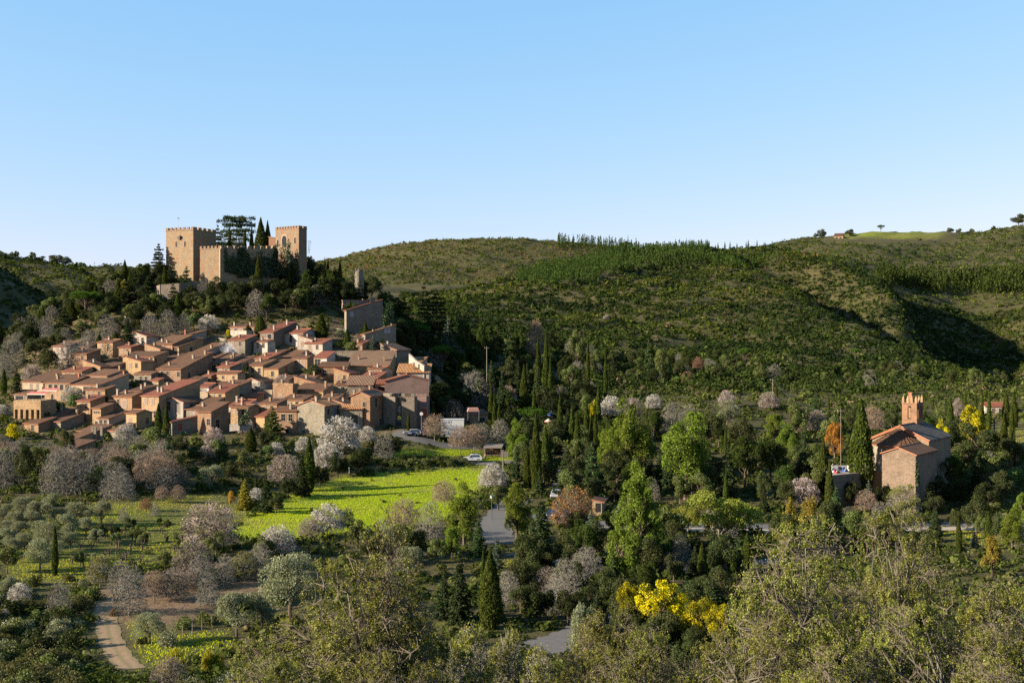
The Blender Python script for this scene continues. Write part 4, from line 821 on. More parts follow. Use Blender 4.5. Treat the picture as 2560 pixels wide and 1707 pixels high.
# ------------------------------------------------------------------ the church on its knoll
def church():
    th = math.radians(38); Y = 204.0; X = (2322-CX)/F*Y
    u = (-math.cos(th), math.sin(th)); kl = (2181-CX)/F; w = abs((kl*Y-X)/(u[0]-kl*u[1]))
    zb = float(gzx(X, Y)) - 3.5; he = (CY-1101)/F*Y - zb; d = 13.0
    e = empty('church', (X, Y, zb), PI/2-th); tag(e, 'stone church with a slate nave roof and an open brick bell tower', 'church')
    sl = .46; z = lambda y: he + sl*min(y, w-y); hr = he+sl*w/2
    mb = MB(); b = [(0,0),(d,0),(d,w),(0,w)]
    V = [(x,y,0) for x,y in b]+[(x,y,he) for x,y in b]+[(0,w/2,hr),(d,w/2,hr)]
    mb.add(V, [(0,1,5,4),(2,3,7,6),(1,2,6,9,5),(3,0,4,8,7),(3,2,1,0),(4,5,9,8),(8,9,6,7)]); mb.build('nave_wall', [WALL['church']], e)
    def two(nm, x0, x1, y0, y1, f, ridge, mat, parent=e, ov=.3):
        rb = MB(); t = .18
        for (a, bb) in ((y0-ov, ridge), (ridge+.004, y1+ov)):
            P = [(x0,a,f(a)+.02),(x1,a,f(a)+.02),(x1,bb,f(bb)+.02),(x0,bb,f(bb)+.02)]; Q = [(p[0],p[1],p[2]+t) for p in P]
            rb.add(P+Q, [(3,2,1,0),(4,5,6,7)], 0); rb.add(P+Q, [(0,1,5,4),(2,3,7,6)], 0); rb.add(P+Q, [(1,2,6,5),(3,0,4,7)], 1)
        rb.tube([(x0,ridge,f(ridge)+.17),(x1,ridge,f(ridge)+.17)], .12, 6, 1)
        return rb.build(nm, [mat, M['verge']], parent)
    two('nave_roof', -.35, d+.3, 0, w, z, w/2, TILE['slatex'])
    # apse: half round with a half-cone roof, standing against the gable
    R = w*.44; ha = (CY-1112)/F*(Y+2) - zb; cy = w*.52; N = 16
    mb = MB(); P = [(-R*math.sin(PI*k/N), cy+R*math.cos(PI*k/N)) for k in range(N+1)]
    mb.prism(P, 'z', 0, ha); mb.build('apse_wall', [WALL['grey']], e)
    ra = R+.3; tip = (-.06, cy, (CY-1067)/F*(Y+4) - zb); mb = MB(); P = [(-.05-ra*math.sin(PI*k/N), cy+ra*math.cos(PI*k/N), ha+.02) for k in range(N+1)]
    for k in range(N): mb.add([P[k], P[k+1], tip], [(0,1,2)], 0); mb.add([P[k], P[k+1], (P[k+1][0],P[k+1][1],ha-.14), (P[k][0],P[k][1],ha-.14)], [(0,1,2,3)], 1)
    for k in range(1, N, 1):
        mb.tube([tuple(Vector(P[k])+Vector((0,0,.05))), tuple(Vector(tip)*.93+Vector(P[k])*.07+Vector((0,0,.05)))], .07, 4, 0)
    mb.build('apse_roof', [TILE['brownx'], M['verge']], e)
    mb = MB(); y0, y1 = cy-R-.9, cy+R+.9; zz = lambda y: tip[2] + .12 - .46*abs(y-cy)
    mb.add([(-.28,y0,zz(y0)),(.05,y0,zz(y0)),(.05,cy,zz(cy)),(-.28,cy,zz(cy)),(-.28,y1,zz(y1)),(.05,y1,zz(y1)),
            (-.28,y0,zz(y0)-.2),(-.28,cy,zz(cy)-.2),(-.28,y1,zz(y1)-.2),(.05,y0,zz(y0)-.2),(.05,cy,zz(cy)-.2),(.05,y1,zz(y1)-.2)], [(0,1,2,3),(3,2,5,4),(0,3,7,6),(3,4,8,7)]); mb.build('gable_string_course', [M['verge']], e)
    # sacristy with its own gabled roof
    Ys = 192.5; Xs = (2289-CX)/F*Ys
    inv = lambda px, py, YY: None
    # corner in the church's local frame
    dx, dy = Xs-X, Ys-Y; vx, vy = math.sin(th), math.cos(th)
    lx, lyy = dx*vx+dy*vy, dx*u[0]+dy*u[1]
    ks = (2205-CX)/F; ws = abs((ks*Ys-Xs)/(u[0]-ks*u[1])); hs_ = (CY-1138)/F*Ys - zb
    f = lambda y: hs_ + .37*min(y-lyy, lyy+ws-y)
    mb = MB(); x0, x1, a, c = lx, -R*.35, lyy, lyy+ws; m_ = (a+c)/2
    V = [(x0,a,-3),(x1,a,-3),(x1,c,-3),(x0,c,-3),(x0,a,hs_),(x1,a,hs_),(x1,c,hs_),(x0,c,hs_),(x0,m_,f(m_)),(x1,m_,f(m_))]
    mb.add(V, [(0,1,5,4),(2,3,7,6),(1,2,6,9,5),(3,0,4,8,7),(3,2,1,0),(4,5,9,8),(8,9,6,7)]); mb.build('sacristy_wall', [WALL['church']], e)
    two('sacristy_roof', x0-.25, x1, a, c, f, m_, TILE['brownx'])
    # bell tower
    Yt = 213.0; Xt = (2292-CX)/F*Yt; tx = (Xt-X)*vx+(Yt-Y)*vy; ty = (Xt-X)*u[0]+(Yt-Y)*u[1]
    kt_ = (2255-CX)/F; tw = abs((kt_*Yt-Xt)/(u[0]-kt_*u[1])); td = tw*1.35; z0 = he; zt = (CY-1007)/F*Yt - zb; zo, zs = zt-3.1, zt-.9
    t = empty('bell_tower', (tx, ty, 0)); t.parent = e
    mb = MB(); mb.box(0, td, 0, tw, 2, zo); mb.box(-.08, td+.08, -.08, tw+.08, zt-.25, zt)
    for (x0_,x1_,y0_,y1_) in ((0,.55,0,.62),(0,.55,tw-.62,tw),(td-.55,td,0,.62),(td-.55,td,tw-.62,tw)): mb.box(x0_,x1_,y0_,y1_,zo,zt-.25)
    mb.box(.002,.5,.62,.62+tw*.16,zo,zt-.25); mb.box(.002,.5,tw-.62-tw*.16,tw-.62,zo,zt-.25)
    mb.box(.55,td-.55,.05,.5,zs+.25,zt-.25); mb.box(td*.5-.25,td*.5+.25,.05,.55,zo,zs+.25); mb.box(td-.5,td,.62,tw-.62,zs,zt-.25); mb.box(.0,.5,.62,tw-.62,zs+.3,zt-.251)
    mb.box(.55,td-.55,tw-.5,tw-.05,zs,zt-.25)
    r = tw/2-.62-tw*.16; N = 8
    for k in range(N):
        p0 = (tw/2-r*math.cos(PI*k/N), zs-r+r*math.sin(PI*k/N)+.3); p1 = (tw/2-r*math.cos(PI*(k+1)/N), zs-r+r*math.sin(PI*(k+1)/N)+.3)
        mb.prism([p0,p1,(p1[0],zs+.3),(p0[0],zs+.3)],'x',.004,.496)
    link('wall', mb.mesh('bell_tower_wall', [WALL['brick']]), t)
    for k, (x_, y_) in enumerate([(.2,.2),(.2,tw*.35),(.2,tw*.62),(.2,tw-.2),(td*.5,.2),(td-.2,.2),(td-.2,tw*.5)]):
        mb = MB(); mb.box(-.2,.2,-.2,.2,0,.75); mb.add([(-.2,-.2,.75),(.2,-.2,.75),(.2,.2,.75),(-.2,.2,.75),(0,0,1.4)], [(0,1,4),(1,2,4),(2,3,4),(3,0,4)])
        link('pinnacle', mb.mesh('pinnacle', [WALL['ochre']]), t, (x_, y_, zt+.002))
    mb = MB(); mb.box(-.25,.25,-.3,.3,0,1.7); mb.box(-.33,.33,-.38,.38,1.7,1.85); link('chimney_stack', mb.mesh('chimney_stack', [M['verge']]), t, (td*.7, tw*.72, zt+.002), (0, -.12, 0))
    bl = MB(); zz = zs-.9; bl.tube([(td*.5,tw*.5,zz+.75),(td*.5,tw*.5,zz+.6),(td*.5,tw*.5,zz+.25),(td*.5,tw*.5,zz)], [.12,.25,.32,.46], 12); link('bell', bl.mesh('bell', [M['wood']]), t)
church()
wall_run('cemetery_wall', 'dark stone wall holding up the cemetery beside the church', [(2072,197,1188),(2140,201,1181.5),(2206,205,1175)], 6, 'grey', .8, False, 'wall')
r_ = np.random.default_rng(5)
mb = MB(); P = [((a-CX)/F*b, b, -23.75) for a, b in ((2071,197.3),(2206,205.3),(2240,215),(2060,215))]
mb.add(P, [(0,1,2,3)]); Q = [(p[0],p[1],p[2]-4) for p in P]; mb.add(P+Q, [(0,4,5,1),(1,5,6,2),(2,6,7,3),(3,7,4,0)])
tag(mb.build('terrace_ground', [M['concrete']]), kind='structure')
TOMB = [(2085,1178,'whitepaint','white family tomb beside the golden larch'),(2100,1172,'marble','grey marble tomb under the golden larch'),(2112,1181,'bluecloth','tomb heaped with blue flowers'),(2126,1178,'marble','broad pale tomb left of the big cypress'),
        (2135,1169,'whitepaint','white chapel tomb with a round opening'),(2146,1182,'redcloth','tomb decked with red flowers'),(2160,1180,'marble','low marble tomb beneath the big cypress'),(2178,1182,'cream','cream slab leaning by the apse'),(2092,1184,'redcloth','small tomb with a red cover at the wall edge'),(2170,1172,'whitepaint','small white cross tomb right of the cypress trunk')]
for x, y, mt, lab in TOMB:
    Y = 202.5 + (x-2130)*.06 + (1190-y)*.35; mb = MB(); a, b, h = r_.uniform(.35,.6), r_.uniform(.4,.6), r_.uniform(.35,.8)
    mb.box(-a,a,-b,b,-.8,0); mb.box(-a*.9,a*.9,-b*.9,b*.9,.0,.25); mb.box(-a*.6,a*.6,b*.3,b*.8,.25,h); mb.box(-a*.7,a*.7,b*.25,b*.85,h,h+.12)
    if 'cross' in lab or 'white f' in lab: mb.box(-.06,.06,b*.5,b*.6,h+.12,h+.9); mb.box(-.3,.3,b*.49,b*.61,h+.5,h+.62)
    for k in range(5): mb.box(-a*.7+k*a*.3,-a*.7+k*a*.3+.2,-b*.6,-b*.4,.25,.45+.1*(k%2),1)
    o = mb.build('tomb', [M[mt], M[random.choice(['redcloth','yellow','whitepaint','bluecloth'])]]); o.location = ((x-CX)/F*Y, Y, -23.74); o.rotation_euler.z = r_.uniform(.2,1.0); tag(o, lab, 'tomb', 'tombs in the cemetery')

# ------------------------------------------------------------------ roads and paths, laid as draped strips
def strip(name, pts, width, mat, lift=.06, rag=.07, px=True, label=None):
    """pts: (px, depth) centre line; width in metres"""
    C_ = []
    for i in range(len(pts)-1):
        for t in np.linspace(0, 1, 14, endpoint=i == len(pts)-2):
            a, b = pts[i], pts[i+1]; Ya = a[1]+(b[1]-a[1])*t; xa = (a[0]-CX)/F*a[1]; xb = (b[0]-CX)/F*b[1]
            C_.append((xa+(xb-xa)*t, Ya))
    C_ = np.array(C_)
    for _ in range(6): C_[1:-1] = (C_[:-2]+2*C_[1:-1]+C_[2:])/4
    T = np.gradient(C_, axis=0); T /= np.linalg.norm(T, axis=1)[:, None]; Nn = np.stack([-T[:, 1], T[:, 0]], 1)
    K = 7; V = []
    for i in range(len(C_)):
        zc = float(gzx(*C_[i]))
        for k in range(K):
            q = C_[i] + Nn[i]*width*((k/(K-1))-.5)*(1+rag*(math.sin(i*.83+k*2.1)+.7*math.sin(i*2.3+k*.9))); 
            V.append((q[0], q[1], float(gzx(q[0], q[1])) + lift))
    Fs = [(i*K+k, i*K+k+1, (i+1)*K+k+1, (i+1)*K+k) for i in range(len(C_)-1) for k in range(K-1)]
    me = mesh_py(name, V, Fs, mat, smooth=True); a = me.attributes.new('across', 'FLOAT', 'POINT'); a.data.foreach_set('value', np.tile(np.linspace(0, 1, K), len(C_)).astype(np.float32))
    o = link(name, me); tag(o, kind='structure'); return o
def roadmat(name, a, b, sc=1.5, edge=.3, verge=(.16,.15,.12)):
    m, nt = newmat(name); p = worldpos(nt); n = noise(nt, p, sc, 5, .7); n2 = noise(nt, p, .35, 3)
    col = mixc(nt, ramp(nt, n, [(.3,(0,0,0)),(.7,(1,1,1))]), a, b); col = mixc(nt, mth(nt, 'MULTIPLY', n2, .5), col, [x*.75 for x in b])
    ac = nd(nt, 'ShaderNodeAttribute', attribute_name='across'); rut = ramp(nt, ac.outputs['Fac'], [(0,(1,1,1)),(.12,(.55,.55,.55)),(.22,(0,0,0)),(.36,(0,0,0)),(.5,(1,1,1)),(.64,(0,0,0)),(.78,(0,0,0)),(.88,(.55,.55,.55)),(1,(1,1,1))])
    col = mixc(nt, mth(nt, 'MULTIPLY', rut, mth(nt, 'MULTIPLY', n, edge)), col, verge)
    out(nt, col, .9, bump(nt, n, .4, .08)); return m
ASPH = roadmat('worn grey asphalt', (.13,.125,.12), (.22,.205,.19)); BANK = roadmat('brown bank earth', (.20,.13,.075), (.33,.22,.13), 1.5, 1.2, (.14,.12,.05)); DIRT = roadmat('ochre dirt', (.30,.19,.10), (.48,.33,.19), 1.5, 1.1, (.17,.17,.05)); GRAV = roadmat('pale gravel verge', (.46,.38,.28), (.60,.52,.41))
strip('dirt_path', [(330,99),(300,104),(275,111),(262,122),(255,131)], 2.3, DIRT, .025, .08)
strip('dirt_path', [(255,131),(330,140),(450,143),(560,150),(640,160)], 1.6, BANK, .025, .10)
strip('road', [(1262,168),(1240,176),(1240,188),(1262,200),(1300,212)], 5.2, ASPH)
strip('road', [(1255,197),(1360,191),(1460,188),(1600,186),(1900,185),(2150,183),(2470,183),(2800,187)], 5.0, ASPH, .05)
strip('gravel_verge', [(1460,183.5),(1600,181.8),(1900,180.8),(2150,178.9),(2470,178.9),(2800,182.8)], 3.2, GRAV, .09)
strip('road', [(1180,250.5),(1140,250),(1210,249),(1290,251),(1390,240),(1400,222)], 3.2, ASPH, .08)
strip('road', [(1330,106.5),(1400,109),(1460,113),(1560,122)], 6.0, ASPH)
strip('road', [(1280,160),(1330,158),(1500,146),(1700,150),(1950,154)], 3.6, ASPH)
strip('road', [(985,266),(1020,264),(1060,262),(1120,262),(1180,266)], 5.0, ASPH)
# ------------------------------------------------------------------ plant building
def unit(v): return v/np.maximum(np.linalg.norm(v, axis=-1, keepdims=True), 1e-9)
def leaf_quads(r, C, size, bias=None, k=0.8, aspect=0.55, along=None, ka=0.0):
    """diamond leaves at C; normals lean to bias; long axes lean to along"""
    n = len(C); nn = r.normal(size=(n, 3))
    if bias is not None: nn = unit(nn) + bias*k
    nn = unit(nn); a = r.normal(size=(n, 3))
    if along is not None: a = unit(a) + along*ka
    a = unit(a - nn*np.sum(a*nn, 1, keepdims=True)); b = np.cross(nn, a)
    s = (size*r.uniform(.7, 1.3, n))[:, None] if np.isscalar(size) else (size*r.uniform(.7, 1.3, n))[:, None]
    return np.stack([C-a*s*.5, C+b*s*aspect*.5, C+a*s*.5, C-b*s*aspect*.5], 1)
def tube_quads(p0, p1, r0, r1, sides=3):
    d = unit(p1-p0); ref = np.where(np.abs(d[:, 2:3]) < .9, np.array([[0,0,1.]]), np.array([[1.,0,0]]))
    a = unit(np.cross(d, ref)); b = np.cross(d, a); Q = []
    for k in range(sides):
        t0, t1 = 2*PI*k/sides, 2*PI*(k+1)/sides
        e0, e1 = a*math.cos(t0)+b*math.sin(t0), a*math.cos(t1)+b*math.sin(t1)
        R0, R1 = np.asarray(r0)[:, None], np.asarray(r1)[:, None]
        Q.append(np.stack([p0+e0*R0, p0+e1*R0, p1+e1*R1, p1+e0*R1], 1))
    return np.concatenate(Q)
def bent_tubes(r, p0, p1, r0, r1, sides=3, bend=.12):
    m = (p0+p1)/2 + r.normal(size=p0.shape)*np.linalg.norm(p1-p0, axis=1, keepdims=True)*bend
    rm = (np.asarray(r0)+np.asarray(r1))/2
    return np.concatenate([tube_quads(p0, m, r0, rm, sides), tube_quads(m, p1, rm, r1, sides)])
def in_ball(r, n, lo=0.0, up=-1.0):
    out_ = np.zeros((0, 3))
    while len(out_) < n:
        p = r.uniform(-1, 1, (n*3, 3)); q = np.linalg.norm(p, axis=1)
        out_ = np.concatenate([out_, p[(q <= 1) & (q >= lo) & (p[:, 2] >= up)]])
    return out_[:n]
BARK = plain('grey brown bark', (.17,.13,.095), .9, .1, var=.35, scale=6); BARKP = plain('pale lichened bark', (.27,.25,.19), .9, .1, var=.4, scale=5)
BARKG = plain('grey winter twigs', (.32,.295,.235), .9, .1, var=.3, scale=1); BARKT = plain('tan winter twigs', (.36,.26,.19), .9, .1, var=.3, scale=1); BARKR = plain('purplish winter twigs', (.28,.23,.18), .9, .1, var=.3, scale=1)
BARKD = plain('dark conifer bark', (.085,.06,.045), .9, .1, var=.3, scale=6)
LM = {
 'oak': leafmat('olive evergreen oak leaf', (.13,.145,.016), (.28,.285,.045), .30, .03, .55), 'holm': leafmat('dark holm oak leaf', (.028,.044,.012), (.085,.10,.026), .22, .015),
 'shade_holm': leafmat('holm oak leaf darkened for shade', (.016,.027,.008), (.050,.062,.016), .2, .01), 'olive': leafmat('silver olive leaf', (.17,.19,.105), (.31,.33,.20), .25, .015), 'pine': leafmat('bright aleppo pine needles', (.10,.155,.020), (.205,.255,.042), .30),  # first entry: holm oak leaf darkened to stand in for shade
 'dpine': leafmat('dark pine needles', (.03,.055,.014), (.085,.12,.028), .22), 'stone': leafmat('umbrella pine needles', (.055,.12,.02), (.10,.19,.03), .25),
 'cyp': leafmat('cypress sprays', (.035,.055,.012), (.085,.105,.020), .18), 'cedar': leafmat('cedar needles', (.03,.052,.022), (.075,.10,.04), .18), 'bcedar': leafmat('blue cedar needles', (.06,.095,.065), (.13,.17,.12), .2),
 'fir': leafmat('young fir needles', (.045,.085,.03), (.10,.15,.055), .2), 'gold': leafmat('golden conifer sprays', (.22,.19,.03), (.34,.27,.05), .25), 'larch': leafmat('rusty larch needles', (.42,.20,.03), (.58,.30,.06), .3),
 'rust': leafmat('brown winter oak leaf', (.24,.10,.045), (.40,.19,.08), .3), 'white': leafmat('white almond petals', (.68,.62,.60), (.84,.80,.79), .35, 0, .2, None, .02, 1.1), 'pink': leafmat('pink almond petals', (.66,.46,.48), (.80,.62,.64), .35, 0, .2, None, .02, 1.1),
 'mim': leafmat('yellow mimosa blossom', (.74,.60,.008), (.90,.80,.03), .35, 0, .25, None, .015, 1.1), 'mimg': leafmat('mimosa foliage', (.13,.15,.02), (.26,.26,.03), .3),
 'bush': leafmat('green shrub leaf', (.07,.10,.018), (.15,.18,.035), .28, .03), 'laurel': leafmat('glossy laurel leaf', (.06,.13,.015), (.13,.22,.03), .25, .05), 'broom': leafmat('yellow broom stems', (.26,.23,.02), (.40,.34,.04), .3),
 'lime': leafmat('pale feathery acacia foliage', (.20,.23,.035), (.33,.34,.07), .35), 'ivy': leafmat('dark ivy leaf', (.02,.045,.012), (.06,.10,.025), .18, .05), 'budded': leafmat('dry seed heads', (.34,.22,.15), (.48,.34,.24), .2),
 'scrub': leafmat('grey green scrub leaf', (.075,.08,.03), (.16,.155,.07), .25), 'deadgrass': leafmat('dry grass', (.26,.23,.09), (.38,.33,.14), .3),
}
PROTO = {}
def finish(key, name, trunk_q, crown_q, crown_m, mats, tmat, H, Wd, trunk_name='trunk'):
    tm = mesh_quads(name+'_trunk', trunk_q, [tmat]) if trunk_q is not None and len(trunk_q) else None
    cm = mesh_quads(name+'_crown', crown_q, mats, crown_m)
    PROTO.setdefault(key, []).append((name, tm, cm, H, Wd))
def trunk_tubes(r, H, rad, lean=.03, n=6, sides=6, top=.25):
    z = np.linspace(-.4, H, n+1); x = np.cumsum(r.normal(0, lean*H/n, n+1)); y = np.cumsum(r.normal(0, lean*H/n, n+1)); x -= x[0]; y -= y[0]
    P = np.stack([x, y, z], 1); R = rad*(1-(1-top)*np.linspace(0, 1, n+1))
    return tube_quads(P[:-1], P[1:], R[:-1], R[1:], sides), P
def tree_broad(key, name, seed, H, Wd, leaf, tmat, size, n=6000, lobes=14, th=.28, lr=(.30,.45), up=.35, flat=1.0, k=1.15, aspect=.6, gaps=.0, low=-.55, mats2=None, frac2=0, rin=.5, cone=0):
    r = np.random.default_rng(seed); tz = H*th; rz = (H-tz)/2; rx = Wd/2
    tq, tp = trunk_tubes(r, tz+rz*.8, H*.028+.05, .05)
    L = unit(r.normal(size=(lobes*3, 3))); L = L[L[:, 2] > low][:lobes]; rad = r.uniform(rin, .76, len(L))
    L = L*rad[:, None]; R = r.uniform(lr[0], lr[1], len(L)); L[:, :2] *= (1-cone*(L[:, 2:3]+.4))
    ctr = np.array([0, 0, tz+rz]); sc = np.array([rx, rx, rz*flat])
    st = tp[np.clip((len(tp)*r.uniform(.5, .95, len(L))).astype(int), 0, len(tp)-1)]
    tq = np.concatenate([tq, bent_tubes(r, st, L*sc+ctr, np.full(len(L), H*.012+.02), np.full(len(L), .02), 4)])
    j = r.choice(len(L), n, p=R**2/np.sum(R**2)); d = unit(r.normal(size=(n, 3)) + np.array([0, 0, up])); rr = r.uniform(.45, 1.0, n)**.6
    lumpy = 1 + .22*np.sin(d[:, 0]*7+j)*np.sin(d[:, 1]*6+2*j)*np.sin(d[:, 2]*7+j)
    C = (L[j] + d*(R[j]*rr*lumpy)[:, None])*sc + ctr
    q = leaf_quads(r, C, size, d, k, aspect)
    mi = np.zeros(n, int); mats = [LM[leaf]]
    if mats2: mats.append(LM[mats2]); mi[(np.sin(j*2.3)+r.normal(0, .6, n) > 1-2*frac2) & (d[:, 2] > -.3)] = 1
    finish(key, name, tq, q, mi, mats, tmat, H, Wd)
def skeleton(r, H, Wd, th, counts, low=.0, flat=1.0, shape='dome', lobes=0):
    """branch points level by level, each joined to the nearest point of the level below"""
    tz = H*th; rx, rz = Wd/2, (H-tz)
    lv = []; radii = [.5, .72, .9, 1.0, 1.04]
    for i, c in enumerate(counts):
        p = in_ball(r, c, [.3,.35,.3,.3,.3][min(i,4)], low); p = p*radii[min(i, 4)]
        if lobes and i == 0: lc = in_ball(r, lobes, .55, low)*.74; lr_ = r.uniform(.26, .40, lobes)
        if lobes and i >= 1:
            j = r.choice(lobes, c, p=lr_**2/np.sum(lr_**2)); q = unit(r.normal(size=(c, 3))+np.array([0,0,.4]))*(r.uniform(.45, 1, c)**.6)[:, None]; p = lc[j] + q*lr_[j][:, None]*(.8 if i == 1 else 1)
        if shape == 'fan': p[:, 2] = np.abs(p[:, 2])*.6 + .4*np.sqrt(np.clip(1-p[:, 0]**2-p[:, 1]**2, 0, 1))
        lv.append(p*np.array([rx, rx, rz*flat]) + np.array([0, 0, tz+ (0 if low > -.3 else rz*.35)]))
    if low <= -.3:
        for p in lv: p[:, 2] = tz + (p[:, 2]-tz)*.72
    return lv
def attach(r, child, parent, base, pull=.45):
    par = np.zeros(len(child), int); dp = np.linalg.norm(parent-base, axis=1)
    for s in range(0, len(child), 2000):
        c = child[s:s+2000]; D = np.linalg.norm(c[:, None]-parent[None], axis=2); dc = np.linalg.norm(c-base, axis=1)
        par[s:s+2000] = np.argmin(D + pull*np.maximum(0, dp[None]-dc[:, None]), axis=1)
    return par
def tree_twigs(key, name, seed, H, Wd, tmat, twmat, counts=(6,40,260,1800), th=.22, rads=(.10,.05,.028,.018,.012), leaf=None, nleaf=0, lsize=.2, lspread=.3, low=0.0, flat=1.0, shape='dome', lm2=None, f2=0, aspect=.6, lobes=0, outw=0, trunk_r=.16, lk=.6, cover=1.0, multi=1):
    r = np.random.default_rng(seed); tz = H*th
    tq = []; tips = None
    lv = skeleton(r, H, Wd, th, counts, low, flat, shape, lobes)
    base = np.array([0, 0, tz*.6])
    if multi == 1:
        q, tp = trunk_tubes(r, tz*1.15, trunk_r, .06); tq.append(q); prev = tp[len(tp)//2:]
    else:
        prev = []
        for m in range(multi):
            a = r.uniform(0, 2*PI); q, tp = trunk_tubes(r, tz*1.3, trunk_r*.7, .12); off = np.array([math.cos(a), math.sin(a), 0])*.18*Wd
            f = np.linspace(0, 1, 6*1)[:, None]; q = q + off*np.clip(q[..., 2:3]/(tz*1.3), 0, 1); tp = tp+off*np.clip(tp[:, 2:3]/(tz*1.3), 0, 1); tq.append(q); prev.append(tp[len(tp)//2:])
        prev = np.concatenate(prev)
    cq = []
    for i, c in enumerate(lv):
        pi_ = attach(r, c, prev, base); q = bent_tubes(r, prev[pi_], c, np.full(len(c), rads[i]), np.full(len(c), rads[i+1] if i+1 < len(rads) else rads[i]*.5), 4 if i < 2 else 3, .16)
        (tq if i < 2 else cq).append(q); prev = c
        last = (prev, pi_)
    tips = lv[-1]; mats = [twmat]; Q = np.concatenate(cq) if cq else np.zeros((0,4,3)); mi = np.zeros(len(Q), int)
    if leaf and nleaf:
        use = tips[r.random(len(tips)) < cover]
        ph = np.sin(use[:, 0]*1.3)*np.sin(use[:, 1]*1.1+1)*np.sin(use[:, 2]*1.5) if cover < 1 else None
        w_ = np.exp(1.5*(np.sin(use[:, 0]*2.1+seed)*np.sin(use[:, 1]*2.3+1)+np.sin(use[:, 2]*2.6+use[:, 0]*1.2))); j = r.choice(len(use), nleaf, p=w_/w_.sum()); d = unit(r.normal(size=(nleaf, 3)) + np.array([0, 0, .3])); C = use[j] + d*lspread*r.uniform(.2, 1, nleaf)[:, None]
        d = unit(d + outw*unit(C - np.array([0, 0, H*.5]))) if outw else d; lq = leaf_quads(r, C, lsize, d, lk, aspect); mats.append(LM[leaf]); m = np.ones(len(lq), int)
        if lm2: mats.append(LM[lm2]); m[r.random(len(lq)) < f2] = 2
        Q = np.concatenate([Q, lq]); mi = np.concatenate([mi, m])
    finish(key, name, np.concatenate(tq), Q, mi, mats, tmat, H, Wd)
def tree_cypress(key, name, seed, H, Wd, leaf='cyp', n=5200, size=.34, tip=.75, belly=.35, ragged=.16):
    r = np.random.default_rng(seed); tq, _ = trunk_tubes(r, H*.9, .14, .005, 4, 5)
    t = r.uniform(0, 1, n)**1.05; prof = np.where(t < belly, .55+.45*(t/belly)**.7, np.clip(1-((t-belly)/(1-belly))**(1/tip*1.25), 0, 1)**.9)
    a = r.uniform(0, 2*PI, n); lump = 1 + ragged*np.sin(a*3+t*9+seed)*np.sin(t*23+a*2) + r.normal(0, .07, n)
    rr = Wd/2*prof*lump*np.sqrt(r.uniform(.55, 1, n)); C = np.stack([rr*np.cos(a), rr*np.sin(a), .25+t*(H-.25)], 1)
    d = np.stack([np.cos(a), np.sin(a), .25+0*a], 1); q = leaf_quads(r, C, size, unit(d), 1.1, .5, np.array([[0,0,1.]]), 1.6)
    finish(key, name, tq, q, np.zeros(n, int), [LM[leaf]], BARKD, H, Wd)
def tree_conifer(key, name, seed, H, Wd, leaf, tmat=BARKD, tiers=16, per=9, n=9500, size=.32, droop=-.12, start=.08, power=.85, plate=.5, upturn=0, irregular=.25, flat_top=0):
    """trunk with tiers of branches; foliage sprays lie along each branch"""
    r = np.random.default_rng(seed); tq, tp = trunk_tubes(r, H*.97, H*.016+.05, .012, 7, 5); P0, P1 = [], []
    for i in range(tiers):
        f = start + (1-start)*(i+r.uniform(0, .5))/tiers; z = f*H
        L = Wd/2*((1-f)/(1-start))**power if not flat_top else Wd/2*(1-abs(f-flat_top)**1.5)*(1 if f > flat_top*.6 else .6)
        for k in range(per):
            a = 2*PI*(k+r.uniform(-.4, .4))/per + i*.9; l = L*r.uniform(1-irregular*1.6, 1+irregular*.5)
            if l < .15: l = .15
            p = np.array([0, 0, z]); P0.append(p); P1.append(p + np.array([math.cos(a)*l, math.sin(a)*l, droop*l + upturn*l + r.normal(0, .03*H/tiers)]))
    P0, P1 = np.array(P0), np.array(P1); lens = np.linalg.norm(P1-P0, axis=1)
    tq = np.concatenate([tq, tube_quads(P0, P1, np.full(len(P0), .03+.004*H), np.full(len(P0), .015), 3)])
    j = r.choice(len(P0), n, p=lens**1.4/np.sum(lens**1.4)); t = r.uniform(.12, 1.05, n)**.75; D = unit(P1-P0)[j]
    side = np.stack([-D[:, 1], D[:, 0], 0*D[:, 0]], 1); wdt = lens[j]*.30*(1.1-t)+.12
    C = P0[j] + (P1-P0)[j]*t[:, None] + side*(r.uniform(-1, 1, n)*wdt*1.25)[:, None] + np.array([0, 0, 1.])*(r.normal(0, .13*H/tiers, n)-(t**2)*lens[j]*.06)[:, None]
    q = leaf_quads(r, C, size*1.3, np.array([[0,0,1.]]), 1.0*plate*1.3, .46, D+side*r.uniform(-.8, .8, n)[:, None], 1.2)
    finish(key, name, tq, q, np.zeros(n, int), [LM[leaf]], tmat, H, Wd)
